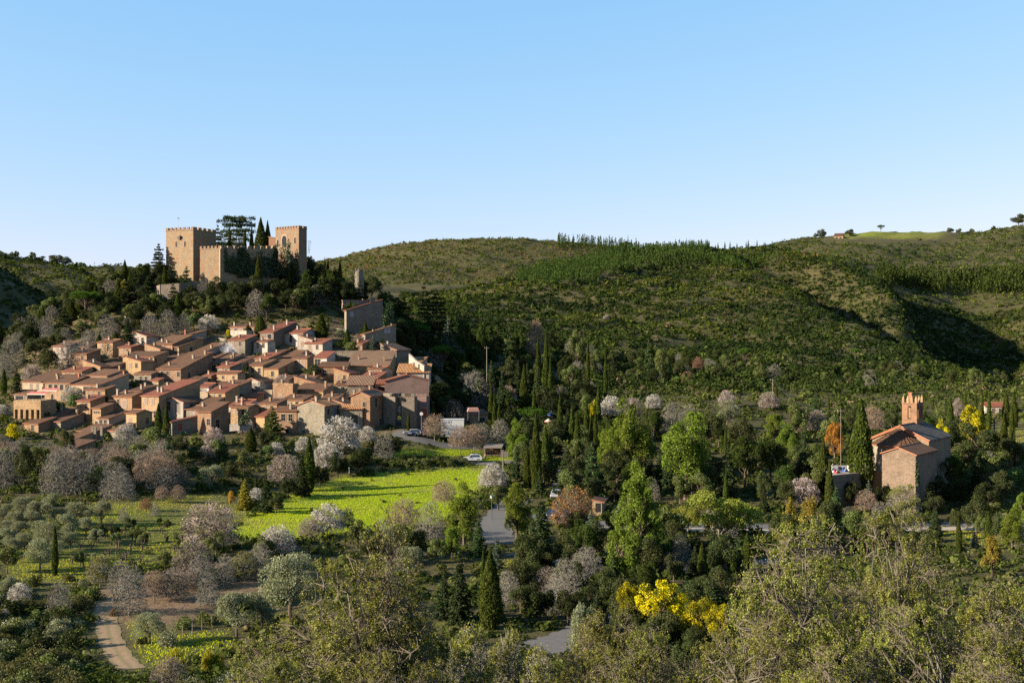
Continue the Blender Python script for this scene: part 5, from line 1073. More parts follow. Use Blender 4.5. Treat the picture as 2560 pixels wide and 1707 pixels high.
def shrub(key, name, seed, H, Wd, leaf, n=1500, size=.16, lobes=7, k=.7, aspect=.6, mats2=None, frac2=0, stems=True, up=.5):
    r = np.random.default_rng(seed); L = in_ball(r, lobes, .25, 0)*np.array([.62,.62,.6]); R = r.uniform(.32, .5, lobes)
    j = r.integers(0, lobes, n); d = unit(r.normal(size=(n, 3))+np.array([0,0,up])); C = L[j]+d*(R[j]*r.uniform(.35, 1, n)**.6)[:, None]
    C[:, 2] = np.abs(C[:, 2]); C = C*np.array([Wd/2, Wd/2, H])*np.array([1, 1, .95]); q = leaf_quads(r, C, size, d, k, aspect); mi = np.zeros(n, int); mats = [LM[leaf]]
    if mats2: mats.append(LM[mats2]); mi[r.random(n) < frac2] = 1
    if stems:
        e = r.integers(0, n, 40); tq = bent_tubes(r, np.zeros((40, 3))-[0,0,.2], C[e]*.9, np.full(40, .03), np.full(40, .012), 3); q = np.concatenate([q, tq]); mi = np.concatenate([mi, np.full(len(tq), len(mats))]); mats.append(BARK)
    PROTO.setdefault(key, []).append((name, None, mesh_quads(name, q, mats, mi), H, Wd))

# --- the kinds
for s in range(3): tree_cypress('cyp', 'cypress_tree', 10+s, 12, 2.0, belly=.3, tip=.8)
for s in range(3): tree_cypress('fatcyp', 'cypress_tree', 20+s, 12, 4.2, n=8500, size=.38, tip=.9, belly=.28, ragged=.12)
tree_cypress('topiary', 'clipped_cypress', 29, 6, 2.4, n=4500, size=.22, tip=2.6, belly=.1, ragged=.02)
for s in range(4): tree_broad('pine', 'pine_tree', 30+s, 12, 8.5, 'pine', BARK, .38, 11500, 34, .06, (.15,.27), .6, 1.08, k=1.0, aspect=.30, low=-.95, rin=.3, cone=.32)
for s in range(2): tree_broad('tallpine', 'pine_tree', 36+s, 14, 9.5, 'pine', BARK, .36, 15000, 52, .05, (.11,.20), .7, 1.1, k=1.0, aspect=.3, low=-.98, rin=.25, cone=.40)
for s in range(2): tree_broad('dpine', 'pine_tree', 40+s, 11, 7.5, 'dpine', BARK, .38, 9000, 26, .16, (.17,.30), .55, 1.05, k=1.0, aspect=.3, low=-.9, rin=.3, cone=.25)
for s in range(2): tree_broad('stonepine', 'umbrella_pine', 44+s, 9, 10, 'stone', BARK, .34, 8500, 30, .42, (.24,.34), .8, .85, .6, .3, low=-.05)
for s in range(3): tree_broad('olive', 'olive_tree', 50+s, 5, 5.5, 'olive', BARK, .20, 8000, 16, .18, (.28,.42), .4, k=.5, aspect=.32, low=-.6)
for s in range(4): tree_broad('holm', 'holm_oak', 56+s, 8, 8, 'holm', BARK, .27, 8000, 18, .15, (.26,.40), .45, low=-.8)
for s in range(4): tree_broad('shade_holm', 'shade_holm_oak', 260+s, 8, 7.5, 'shade_holm', BARKD, .27, 8000, 20, .10, (.24,.38), .45, low=-.85)  # darkened copy of the holm oak, slope shade put into its leaf colour
for s in range(3): tree_broad('bush', 'leafy_tree', 64+s, 7, 6.5, 'bush', BARK, .26, 6500, 15, .16, (.25,.42), .4, low=-.75)
for s in range(2): tree_broad('laurel', 'laurel_tree', 70+s, 5, 5, 'laurel', BARK, .28, 4500, 12, .1, (.3,.45), .5, low=-.8)
for s in range(2): tree_broad('lime', 'acacia_tree', 74+s, 9, 13, 'lime', BARKP, .32, 12000, 34, .18, (.15,.25), .7, 1.0, .8, .4, low=-.7, rin=.35)
for s in range(3): tree_conifer('cedar', 'cedar_tree', 80+s, 15, 10, 'cedar', BARKD, 13, 7, 8500, .40, .02, .12, .75, .8, .0, .45)
tree_conifer('flatcedar', 'cedar_tree', 86, 14, 13, 'cedar', BARKD, 9, 8, 9000, .40, .05, .35, .5, .9, 0, .4, flat_top=.8)
for s in range(2): tree_conifer('bcedar', 'blue_cedar', 90+s, 12, 8, 'bcedar', BARKG, 15, 8, 8500, .32, -.10, .06, .9, .5, 0, .3)
for s in range(3): tree_conifer('fir', 'fir_tree', 94+s, 11, 6, 'fir', BARKD, 17, 9, 8000, .30, -.16, .05, .95, .5)
for s in range(2): tree_conifer('dfir', 'spruce_tree', 100+s, 12, 5.5, 'cedar', BARKD, 19, 9, 8000, .32, -.22, .04, .9, .4)
tree_broad('goldfir', 'golden_conifer', 103, 8, 5, 'gold', BARKD, .26, 7000, 40, .04, (.12,.24), .8, 1.1, k=1.0, aspect=.3, low=-.95, rin=.25, cone=.55)
tree_conifer('goldfir', 'golden_conifer', 104, 8, 5, 'gold', BARKD, 26, 7, 6500, .28, .05, .04, .8, .5, .1)
tree_conifer('spiky', 'spiky_conifer', 106, 9, 7, 'bush', BARKD, 13, 9, 6500, .36, .12, .1, .8, .4, .15, .35)
tree_broad('larch', 'larch_tree', 107, 9, 7, 'larch', BARK, .26, 9000, 42, .06, (.13,.24), .8, 1.1, k=1.0, aspect=.3, low=-.95, rin=.25, cone=.45)
tree_twigs('rust', 'rusty_oak', 110, 9, 9, BARK, BARKR, leaf='rust', nleaf=4200, lsize=.26, lspread=.45, low=-.4)
for s in range(4): tree_twigs('bare', 'bare_tree', 112+s, 8.5, 6.5, BARKG, BARKG, (7,50,340,2300), .2, low=-.25)
for s in range(3): tree_twigs('baretan', 'bare_tree', 118+s, 8, 7, BARKP, BARKT, (7,50,340,2300), .25, leaf='budded', nleaf=1500, lsize=.16, lspread=.3, low=-.35)
for s in range(3): tree_twigs('barered', 'bare_tree', 122+s, 6, 6.5, BARK, BARKR, (8,60,380,2600), .12, low=-.35, multi=3)
tree_twigs('fan', 'bare_fan_tree', 126, 9, 10, BARKP, BARKT, (12,60,240,900), .1, (.12,.07,.045,.028,.018), shape='fan')
for s in range(3): tree_twigs('white', 'almond_tree', 130+s, 6, 7, BARK, BARKG, (7,50,320,1700), .2, leaf='white', nleaf=6500, lsize=.17, lspread=.26, low=-.4, aspect=.8)
for s in range(3): tree_twigs('pink', 'almond_tree', 134+s, 6, 6.5, BARK, BARKR, (7,50,320,1900), .2, leaf='pink', nleaf=4200, lsize=.15, lspread=.25, low=-.4, aspect=.8, lm2='white', f2=.35)
for s in range(2): tree_twigs('greypink', 'almond_tree', 138+s, 6.5, 7.5, BARK, BARKR, (8,60,380,2600), .15, leaf='pink', nleaf=2600, lsize=.13, lspread=.25, low=-.35, aspect=.8, lm2='white', f2=.3)
for s in range(3): tree_broad('mimosa', 'mimosa_tree', 140+s, 6, 7, 'mim', BARK, .14, 13000, 44, .10, (.12,.22), .6, k=.8, aspect=.8, low=-.7, rin=.3, mats2='mimg', frac2=.30)
for s in range(2): tree_broad('mimosag', 'mimosa_tree', 144+s, 6, 7, 'mimg', BARK, .18, 10000, 24, .12, (.20,.33), .5, k=.5, aspect=.6, low=-.6, mats2='mim', frac2=.30)
for s in range(4): tree_twigs('sparse', 'young_oak', 150+s, 6.5, 5.5, BARKP, BARKG, (7,50,330,1500), .2, leaf='oak', nleaf=9000, lsize=.13, lspread=.3, low=-.3, cover=.75)
for s in range(5): shrub('shrub', 'shrub', 160+s, 2.2, 3, 'bush', 1700, .17)
for s in range(4): shrub('dshrub', 'shrub', 166+s, 2.2, 3, 'holm', 1700, .17)
for s in range(4): shrub('gshrub', 'shrub', 171+s, 2.0, 3, 'olive', 2000, .14)
for s in range(4): shrub('sshrub', 'shrub', 176+s, 2.0, 3, 'scrub', 2000, .15)
for s in range(2): shrub('broom', 'broom_bush', 181+s, 1.2, 3.2, 'broom', 2600, .30, aspect=.12, up=1.5)
shrub('brown', 'dry_shrub', 184, 1.8, 3, 'rust', 1100, .14, mats2='scrub', frac2=.5)
shrub('yellow', 'mimosa_bush', 186, 2.2, 2.6, 'mim', 1800, .16, mats2='mimg', frac2=.25)
shrub('hedge', 'hedge_bush', 188, 1.8, 3.4, 'bush', 2200, .14, mats2='scrub', frac2=.3); shrub('hedge', 'hedge_bush', 189, 1.8, 3.4, 'bush', 2200, .14, mats2='holm', frac2=.4)
# big foreground oaks, finer
BARKO = plain('lichen grey oak bark', (.21,.19,.145), .9, .1, var=.45, scale=5); TWG = plain('oak twigs', (.20,.165,.12), .9, .1, var=.4, scale=1)
for s in range(2): tree_twigs('bigoak', 'cork_oak', 200+s, 11, 12, BARKO, TWG, (9,110,900,4600), .30, (.13,.05,.028,.013,.007), leaf='oak', nleaf=110000, lsize=.088, lspread=.22, low=-.25, trunk_r=.30, lk=.8, aspect=.52, lobes=26, outw=1.2)
for s in range(2): tree_twigs('bigsparse', 'cork_oak', 204+s, 10, 9, BARKO, TWG, (8,80,600,2900), .25, (.10,.042,.025,.012,.007), leaf='oak', nleaf=62000, lsize=.088, lspread=.2, low=-.2, trunk_r=.22, lk=.8, aspect=.52, cover=.8, lobes=17, outw=1.2)
tree_twigs('leader', 'cork_oak', 208, 12, 5, BARK, BARK, (9,50,260,700), .45, (.09,.045,.025,.014,.01), leaf='oak', nleaf=5200, lsize=.12, lspread=.2, low=-.2, trunk_r=.18, cover=.5)

PLANTS = []; _cnt = {}
CATS = {'cypress_tree': 'cypress', 'clipped_cypress': 'cypress', 'pine_tree': 'pine', 'umbrella_pine': 'pine', 'cork_oak': 'oak', 'holm_oak': 'oak', 'shade_holm_oak': 'oak', 'young_oak': 'oak', 'rusty_oak': 'oak', 'olive_tree': 'olive tree', 'almond_tree': 'almond tree',
        'cedar_tree': 'cedar', 'blue_cedar': 'cedar', 'fir_tree': 'fir', 'spruce_tree': 'spruce', 'shrub': 'shrub', 'dry_shrub': 'shrub', 'broom_bush': 'shrub', 'mimosa_bush': 'shrub', 'hedge_bush': 'hedge'}
def put(key, X, Y, h, wd, label, group=None, z=None, rz=None, sink=.15, wd2=None):
    v = PROTO[key]; i = _cnt.get(key, 0); _cnt[key] = i+1
    name, tm, cm, H, Wd = v[i % len(v)]
    z = float(gzx(X, Y)) if z is None else z
    sc = (wd/Wd, (wd2 or wd)/Wd, h/H); rz = random.uniform(0, 2*PI) if rz is None else rz
    cat = CATS.get(name, 'tree')
    if tm is None:
        o = link(name, cm, None, (X, Y, z-sink), (0, 0, rz), sc)
    else:
        o = empty(name, (X, Y, z-sink), rz, sc); link('trunk', tm, o); link('crown', cm, o)
    tag(o, label, cat, group); PLANTS.append((X, Y, wd/2, h)); return o
def T(key, px, yt, wpx, yb, label, group=None, ztop=None):
    """tree whose top is seen at row yt over column px, wpx pixels wide, standing at depth or foot row yb"""
    Y = depth(px, yb); nm, _, _, H0, W0 = PROTO[key][0]
    if key not in ('cyp', 'fatcyp', 'topiary', 'leader', 'mimosa', 'mimosag') and 96 < Y < 420:      # stand it where its height suits its spread
        best = None
        for q in np.linspace(.80, 1.15, 36):
            y = max(97, Y*q); h = (CY-yt)/F*y - float(gz(px, y))
            if h <= .4: continue
            e = abs(math.log((h/(wpx/F*y))/(H0/W0))) + .9*abs(math.log(q))
            if best is None or e < best[0]: best = (e, y)
        if best: Y = best[1]
    X = (px-CX)/F*Y; z = float(gzx(X, Y)); zt = (CY-yt)/F*Y
    h = max(zt-z, 1.0 if yb > 90 else .5)
    if key in ('bigoak', 'bigsparse'): h *= 1.03
    return put(key, X, Y, h+.15, wpx/F*Y, label, group)
# ------------------------------------------------------------------ trees seen one by one: kind, column, top row, width in px, foot row or depth, label
def rows(group, L):
    for t in L: T(*t[:5], t[5], group)
rows('trees around the castle', [
 ('flatcedar',592,536,86,420,'spreading flat topped cedar between the two castle towers'),
 ('fatcyp',652,545,40,412,'broad dark cypress right of the flat topped cedar'),
 ('fatcyp',669,552,26,414,'second dark cypress leaning on the broad one by the castle'),
 ('cyp',629,568,16,408,'slim cypress between the flat topped cedar and the broad dark cypress'),
 ('cyp',574,563,12,406,'slim cypress before the flat topped cedar'),
 ('cyp',612,575,14,407,'dark cypress under the right side of the flat topped cedar'),
 ('baretan',581,584,36,402,'pale bare tree above the crenellated castle wall'),
 ('bare',603,590,30,401,'second bare tree above the crenellated castle wall'),
 ('bare',556,586,30,404,'grey bare tree beside the castle keep'),
 ('cedar',397,607,62,394,'layered cedar at the left corner of the castle keep'),
 ('dpine',357,645,58,398,'round dark pine left of the layered cedar'),
 ('cyp',412,658,14,386,'thin cypress before the layered cedar'),
 ('cedar',430,655,44,388,'low cedar before the left face of the keep'),
 ('cedar',466,664,46,386,'pale cedar under the keep windows'),
 ('fir',448,648,24,390,'pointed fir whose shadow falls on the keep'),
 ('cedar',277,658,44,402,'tall tiered cedar on the left shoulder of the castle hill'),
 ('goldfir',312,690,44,390,'golden green conifer on the left slope of the castle hill'),
 ('cedar',335,672,52,392,'dark cedar between the golden conifer and the layered cedar'),
 ('cedar',368,688,56,388,'lower cedar spreading over the lit terrace wall end'),
 ('fatcyp',296,700,22,386,'dark column cypress before the golden green conifer'),
 ('stonepine',212,720,92,416,'wide umbrella pine behind the ruined square tower'),
 ('cyp',239,710,17,392,'tall cypress right of the ruined square tower'),
 ('fatcyp',200,722,26,388,'broad cypress hiding the ruined square tower'),
 ('fatcyp',178,752,30,384,'cypress at the left foot of the ruined square tower'),
 ('fatcyp',258,722,24,389,'dusky cypress beside the tiered cedar'),
 ('cyp',271,745,15,380,'little cypress below the tiered cedar'),
 ('cyp',99,777,17,382,'lone cypress on the left slope above the village'),
 ('cyp',61,826,12,380,'short cypress far left above the village'),
 ('fir',82,818,16,384,'small fir next to the lone left cypress'),
 ('fir',121,800,18,384,'fir right of the lone left cypress'),
 ('fatcyp',163,770,22,384,'dark conifer left of the ruined tower foot'),
 ('fir',740,634,44,388,'light green cedar below the castle gatehouse'),
 ('dpine',728,655,40,384,'small pine under the left side of the castle gatehouse'),
 ('dpine',775,630,34,396,'pine on the ridge right of the castle gatehouse'),
 ('dpine',768,672,42,386,'dark pine with a bare trunk below the castle gatehouse'),
 ('bush',705,640,34,384,'pale topped tree against the ivy wall'),
 ('shade_holm',600,640,60,392,'dark oak at the foot of the ivy curtain wall'),
 ('shade_holm',640,632,60,393,'dark oak in the middle of the ivy curtain wall foot'),
 ('dfir',612,628,26,386,'pointed dark fir before the ivy curtain wall, left of three'),
 ('fatcyp',646,634,20,387,'pointed dark cypress before the ivy curtain wall, middle of three'),
 ('dfir',680,640,30,389,'pointed dark fir before the ivy curtain wall, right of three'),
 ('shade_holm',750,646,48,389,'dark tree hiding the right foot of the castle gatehouse'),
 ('dpine',722,628,34,390,'dark pine in front of the castle gatehouse'),
 ('shade_holm',888,688,36,397,'left of two dark trees before the small round turret'),
 ('shade_holm',906,692,36,397,'right of two dark trees before the small round turret'),
 ('shade_holm',578,668,46,384,'round dark tree at the right foot of the orange bastion'),
 ('shade_holm',640,660,50,385,'round dark tree under the middle of the ivy curtain wall'),
 ('shade_holm',700,655,50,388,'round dark tree at the left foot of the castle gatehouse'),
 ('cedar',545,560,50,412,'dusky cedar between the keep and the flat topped cedar'),
 ('bare',660,645,50,388,'brown bare tree under the ivy curtain wall'),
 ('shade_holm',540,692,62,388,'oak below the orange bastion'),
 ('shade_holm',590,700,70,382,'broad oak on the castle slope below the bastion'),
 ('holm',640,688,76,382,'broad grey green oak in the middle of the castle slope'),
 ('shade_holm',690,690,60,382,'oak right of the middle of the castle slope'),
 ('bare',640,720,60,376,'dark bare tree before the castle slope oaks'),
 ('dpine',668,730,50,374,'flat pine before the castle slope oaks'),
 ('holm',560,732,52,376,'oak left of the slim cypress on the castle slope'),
 ('shade_holm',715,720,50,378,'dark oak above the red village roofs'),
 ('bush',752,720,50,380,'grey leaved tree beside the iron mast'),
 ('cedar',800,690,52,386,'cedar on the castle slope right of the mast'),
 ('dpine',770,705,44,384,'tall trunked pine right of the mast'),
 ('shade_holm',815,710,50,384,'dark oak left of the tall grey house'),
 ('cyp',562,738,16,374,'slim tall cypress beside the white blossom tree above the village'),
 ('white',522,785,56,368,'white blossoming almond above the village roofs'),
 ('laurel',485,782,42,370,'bright laurel left of the white blossom above the village'),
 ('yellow',573,821,22,350,'yellow mimosa at the left end of the upper red roofs'),
 ('bare',420,770,60,374,'brown bare tree under the cliff'),
 ('bare',460,780,50,372,'second bare tree under the cliff'),
 ('bare',375,778,56,374,'bare tree left of the cliff face'),
 ('shade_holm',440,795,44,366,'ivy dark bush below the cliff'),
 ('bare',268,780,64,372,'spreading bare tree on the slope above the two big cypresses'),
 ('baretan',285,805,40,366,'low bare tree behind the two big cypresses'),
 ('bush',205,800,42,374,'green round tree on the slope left of the spreading bare tree'),
 ('bare',215,835,56,362,'grey thicket tree behind the topmost tan house'),
 ('bare',170,845,60,362,'grey thicket tree left of the topmost tan house'),
 ('holm',120,872,60,350,'dark oak at the left end of the village above the pink blossom'),
 ('holm',90,840,56,366,'dark oak on the slope far left'),
 ('holm',140,830,50,370,'oak below the fir on the left slope'),
 ('dfir',318,783,38,358,'broad pointed cypress right of the two big cypresses'),
 ('fatcyp',248,836,28,340,'left of two big cypresses in the upper left of the village'),
 ('fatcyp',289,828,30,340,'right of two big cypresses in the upper left of the village'),
 ('pink',78,908,50,334,'pink blossoming almond behind the long low brown roof'),
 ('bare',30,830,70,356,'large grey bare tree at the left edge of the photo'),
 ('bare',10,880,56,330,'bare tree under the large grey one at the left edge'),
 ('fir',14,842,30,362,'dark fir at the far left slope'),
 ('dfir',42,915,36,318,'dark spruce left of the pink blossoming almond'),
 ('fatcyp',10,920,16,312,'dark cypress at the left edge beside the terrace'),
])
rows('trees among the village houses', [
 ('topiary',266,972,21,286,'clipped column cypress beside the loggia house'),
 ('white',178,964,54,289,'white blossom tree in front of the loggia gallery'),
 ('laurel',186,984,36,284,'round green laurel under the white blossom'),
 ('laurel',134,998,44,276,'bright laurel before the stone terrace'),
 ('holm',152,1003,30,275,'dark round bush beside the bright laurel'),
 ('laurel',85,1012,44,270,'laurel below the arched terrace'),
 ('holm',110,1022,36,268,'dark laurel at the foot of the arched terrace'),
 ('yellow',28,1052,54,262,'yellow flowering bush at the left foot of the village'),
 ('white',4,1010,36,280,'white blossom at the left edge of the photo'),
 ('cyp',618,904,13,322,'thin dark cypress in the middle of the village'),
 ('fatcyp',620,812,23,352,'smaller of two cypresses before the upper red roofs'),
 ('fatcyp',651,785,32,350,'taller of two cypresses before the upper red roofs'),
 ('fatcyp',803,783,34,347,'tall cypress right of the white walled house'),
 ('fatcyp',868,820,20,342,'small cypress below the tall grey house'),
 ('olive',853,822,28,344,'silver olive beside the small cypress'),
 ('bush',816,806,26,352,'yellow green tree behind the tall village cypress'),
 ('bush',878,852,38,334,'round light green bush below the silver olive'),
 ('bcedar',932,836,52,330,'blue grey cedar before the dark stone house'),
 ('baretan',895,832,28,340,'orange tinted bare tree below the small cypress'),
 ('holm',788,907,44,306,'dark holm oak standing among the central houses'),
 ('bush',752,945,36,300,'pale green tree left of the dark holm oak'),
 ('pink',705,935,46,306,'faint pink budding tree in the village centre'),
 ('bare',652,948,36,302,'bare climber tree before the grey gable'),
 ('bush',472,884,26,340,'silver round bush below the pink terrace roof'),
 ('bush',556,852,16,346,'lime green shrub right of the pink terrace roof'),
 ('bush',331,868,20,342,'yellow green bush beside the four window house'),
 ('bare',903,958,44,296,'bare creeper tree before the striped old roof'),
 ('cedar',918,1000,46,262,'dark feathery cedar before the gate house'),
 ('spiky',681,1016,58,261,'spiky olive green conifer at the village foot'),
 ('yellow',727,1062,22,257,'bright yellow mimosa below the rubble gable'),
 ('cyp',396,1008,19,264,'left of twin young cypresses before the grey gabled house'),
 ('cyp',416,1012,17,262,'right of twin young cypresses before the grey gabled house'),
 ('cyp',1021,1030,9,268,'slim cypress against the village gate tower'),
 ('bush',602,985,24,292,'green bush behind the red roof with the round chimney'),
 ('holm',622,1008,26,272,'bush below the grey gable in the lower village'),
 ('cyp',1082,1005,12,276,'thin yellowish cypress right of the village gate'),
 ('bush',560,870,18,340,'small tree in a yard beside the smoking chimney'),
 ('bush',648,880,22,338,'round shrub at the foot of the taller cypress'),
])
rows('trees below the village', [
 ('white',850,1037,112,246,'largest white almond, full bloom, right below the rubble gable'),
 ('white',918,1064,48,252,'small white almond right of the largest one'),
 ('white',820,1105,80,240,'white blossom on the left shoulder of the largest almond'),
 ('greypink',712,1130,92,226,'grey pink almond below the yellow mimosa'),
 ('white',690,1104,42,236,'white almond branch behind the grey pink almond'),
 ('white',760,1090,46,246,'white almond between the cypress and the rubble gable'),
 ('pink',535,1066,54,253,'deep pink almond at the foot of the village'),
 ('pink',518,1110,40,246,'lower pink almond left of the bright green tree'),
 ('pink',615,1046,46,259,'pink almond above the low pale wall'),
 ('white',315,1058,54,252,'white almond before the lean-to roof'),
 ('greypink',205,1122,52,240,'pale pink almond under the lowest house'),
 ('greypink',288,1106,36,246,'faded almond right of the lowest house'),
 ('cyp',773,1093,30,219,'pointed cypress in front of the white almonds'),
 ('dfir',754,1122,54,222,'dark wide conifer beside the pointed cypress'),
 ('fatcyp',627,1068,32,248,'dark cypress below the low pale wall'),
 ('holm',668,1075,50,250,'dark clipped tree right of the dark cypress'),
 ('fir',560,1085,36,250,'feathery conifer behind the deep pink almond'),
 ('bush',545,1098,50,238,'bright yellow green tree under the deep pink almond'),
 ('laurel',668,1112,36,236,'lit laurel below the spiky conifer'),
 ('fir',420,1085,60,250,'green pine like tree under the twin young cypresses'),
 ('holm',450,1090,50,250,'dark tree under the grey stone barn'),
 ('holm',490,1110,50,248,'dark ivy tree left of the deep pink almond'),
 ('bush',380,1065,60,254,'olive green tree left of the twin cypress foot'),
 ('dfir',665,1180,46,206,'dark conifer left of the meadow'),
 ('goldfir',612,1195,50,202,'golden green conifer at the meadow corner'),
 ('larch',577,1222,32,199,'rusty brown conifer left of the golden green one'),
 ('white',640,1218,40,200,'white almond between golden conifer and meadow'),
 ('cyp',640,1186,10,206,'thin cypress tip among the meadow corner conifers'),
 ('shade_holm',800,1160,56,228,'dark oak at the upper left edge of the meadow'),
 ('shade_holm',720,1190,50,214,'dark oak on the left edge of the meadow'),
 ('shade_holm',845,1130,60,240,'shadowy oak under the largest almond'),
 ('shade_holm',900,1120,60,246,'shadowy oak under the small white almond'),
 ('shade_holm',950,1085,50,256,'dark oak under the gate house'),
 ('bare',960,1075,60,254,'bare tree under the village gate'),
 ('shade_holm',985,1090,50,254,'dark oak under the right gate tower'),
 ('bush',610,1130,60,230,'shaded green tree above the meadow corner'),
 ('holm',580,1150,60,222,'dark tree above the rusty brown conifer'),
 ('olive',530,1160,70,222,'grey green olive left of the meadow corner conifers'),
 ('holm',690,1235,50,204,'dark bush at the lowest left edge of the meadow'),
])
# winter thicket of bare trees between village and olive grove
rb = np.random.default_rng(11)
for i in range(46):
    px = rb.uniform(-30, 560); Y = rb.uniform(199, 252); h = rb.uniform(5, 8.5)
    if px > 470 and Y > 235: continue
    if inpoly(np.array([px]), np.array([CY-F*float(gz(px, Y))/Y]), ORCHARD[0])[0]: continue
    zt_ = (CY - np.interp(px, [-30,120,250,300,420,560], [1090,1112,1132,1100,1080,1075]) + 12)/F*Y; h = min(h, zt_ - float(gz(px, Y)) + rb.uniform(-.6, .5))
    if h < 2.2: continue
    key = ('bare','bare','bare','baretan','barered')[rb.integers(0,5)]
    put(key, (px-CX)/F*Y, Y, h, rb.uniform(5, 7.5), {'bare':'grey leafless tree in the winter thicket below the village','baretan':'tan leafless tree in the winter thicket below the village','barered':'purplish leafless tree in the winter thicket below the village'}[key], 'winter thicket below the village: ' + {'bare':'grey trees','baretan':'tan trees','barered':'purplish trees'}[key])
for k, (px, Y, h, w) in enumerate([(15,212,7,5),(60,205,9,4),(100,222,6,6),(165,240,7,4),(240,206,5,5),(300,214,6,7),(390,236,8,7),(430,216,5,6),(350,230,6,6),(200,218,6,5)]):
    put('holm' if k % 2 else 'bush', (px-CX)/F*Y, Y, h, w, 'ivy clad evergreen standing in the winter thicket' if k % 2 else 'leafy green tree standing in the winter thicket', 'evergreens in the winter thicket: ' + ('ivy clad' if k % 2 else 'leafy'))
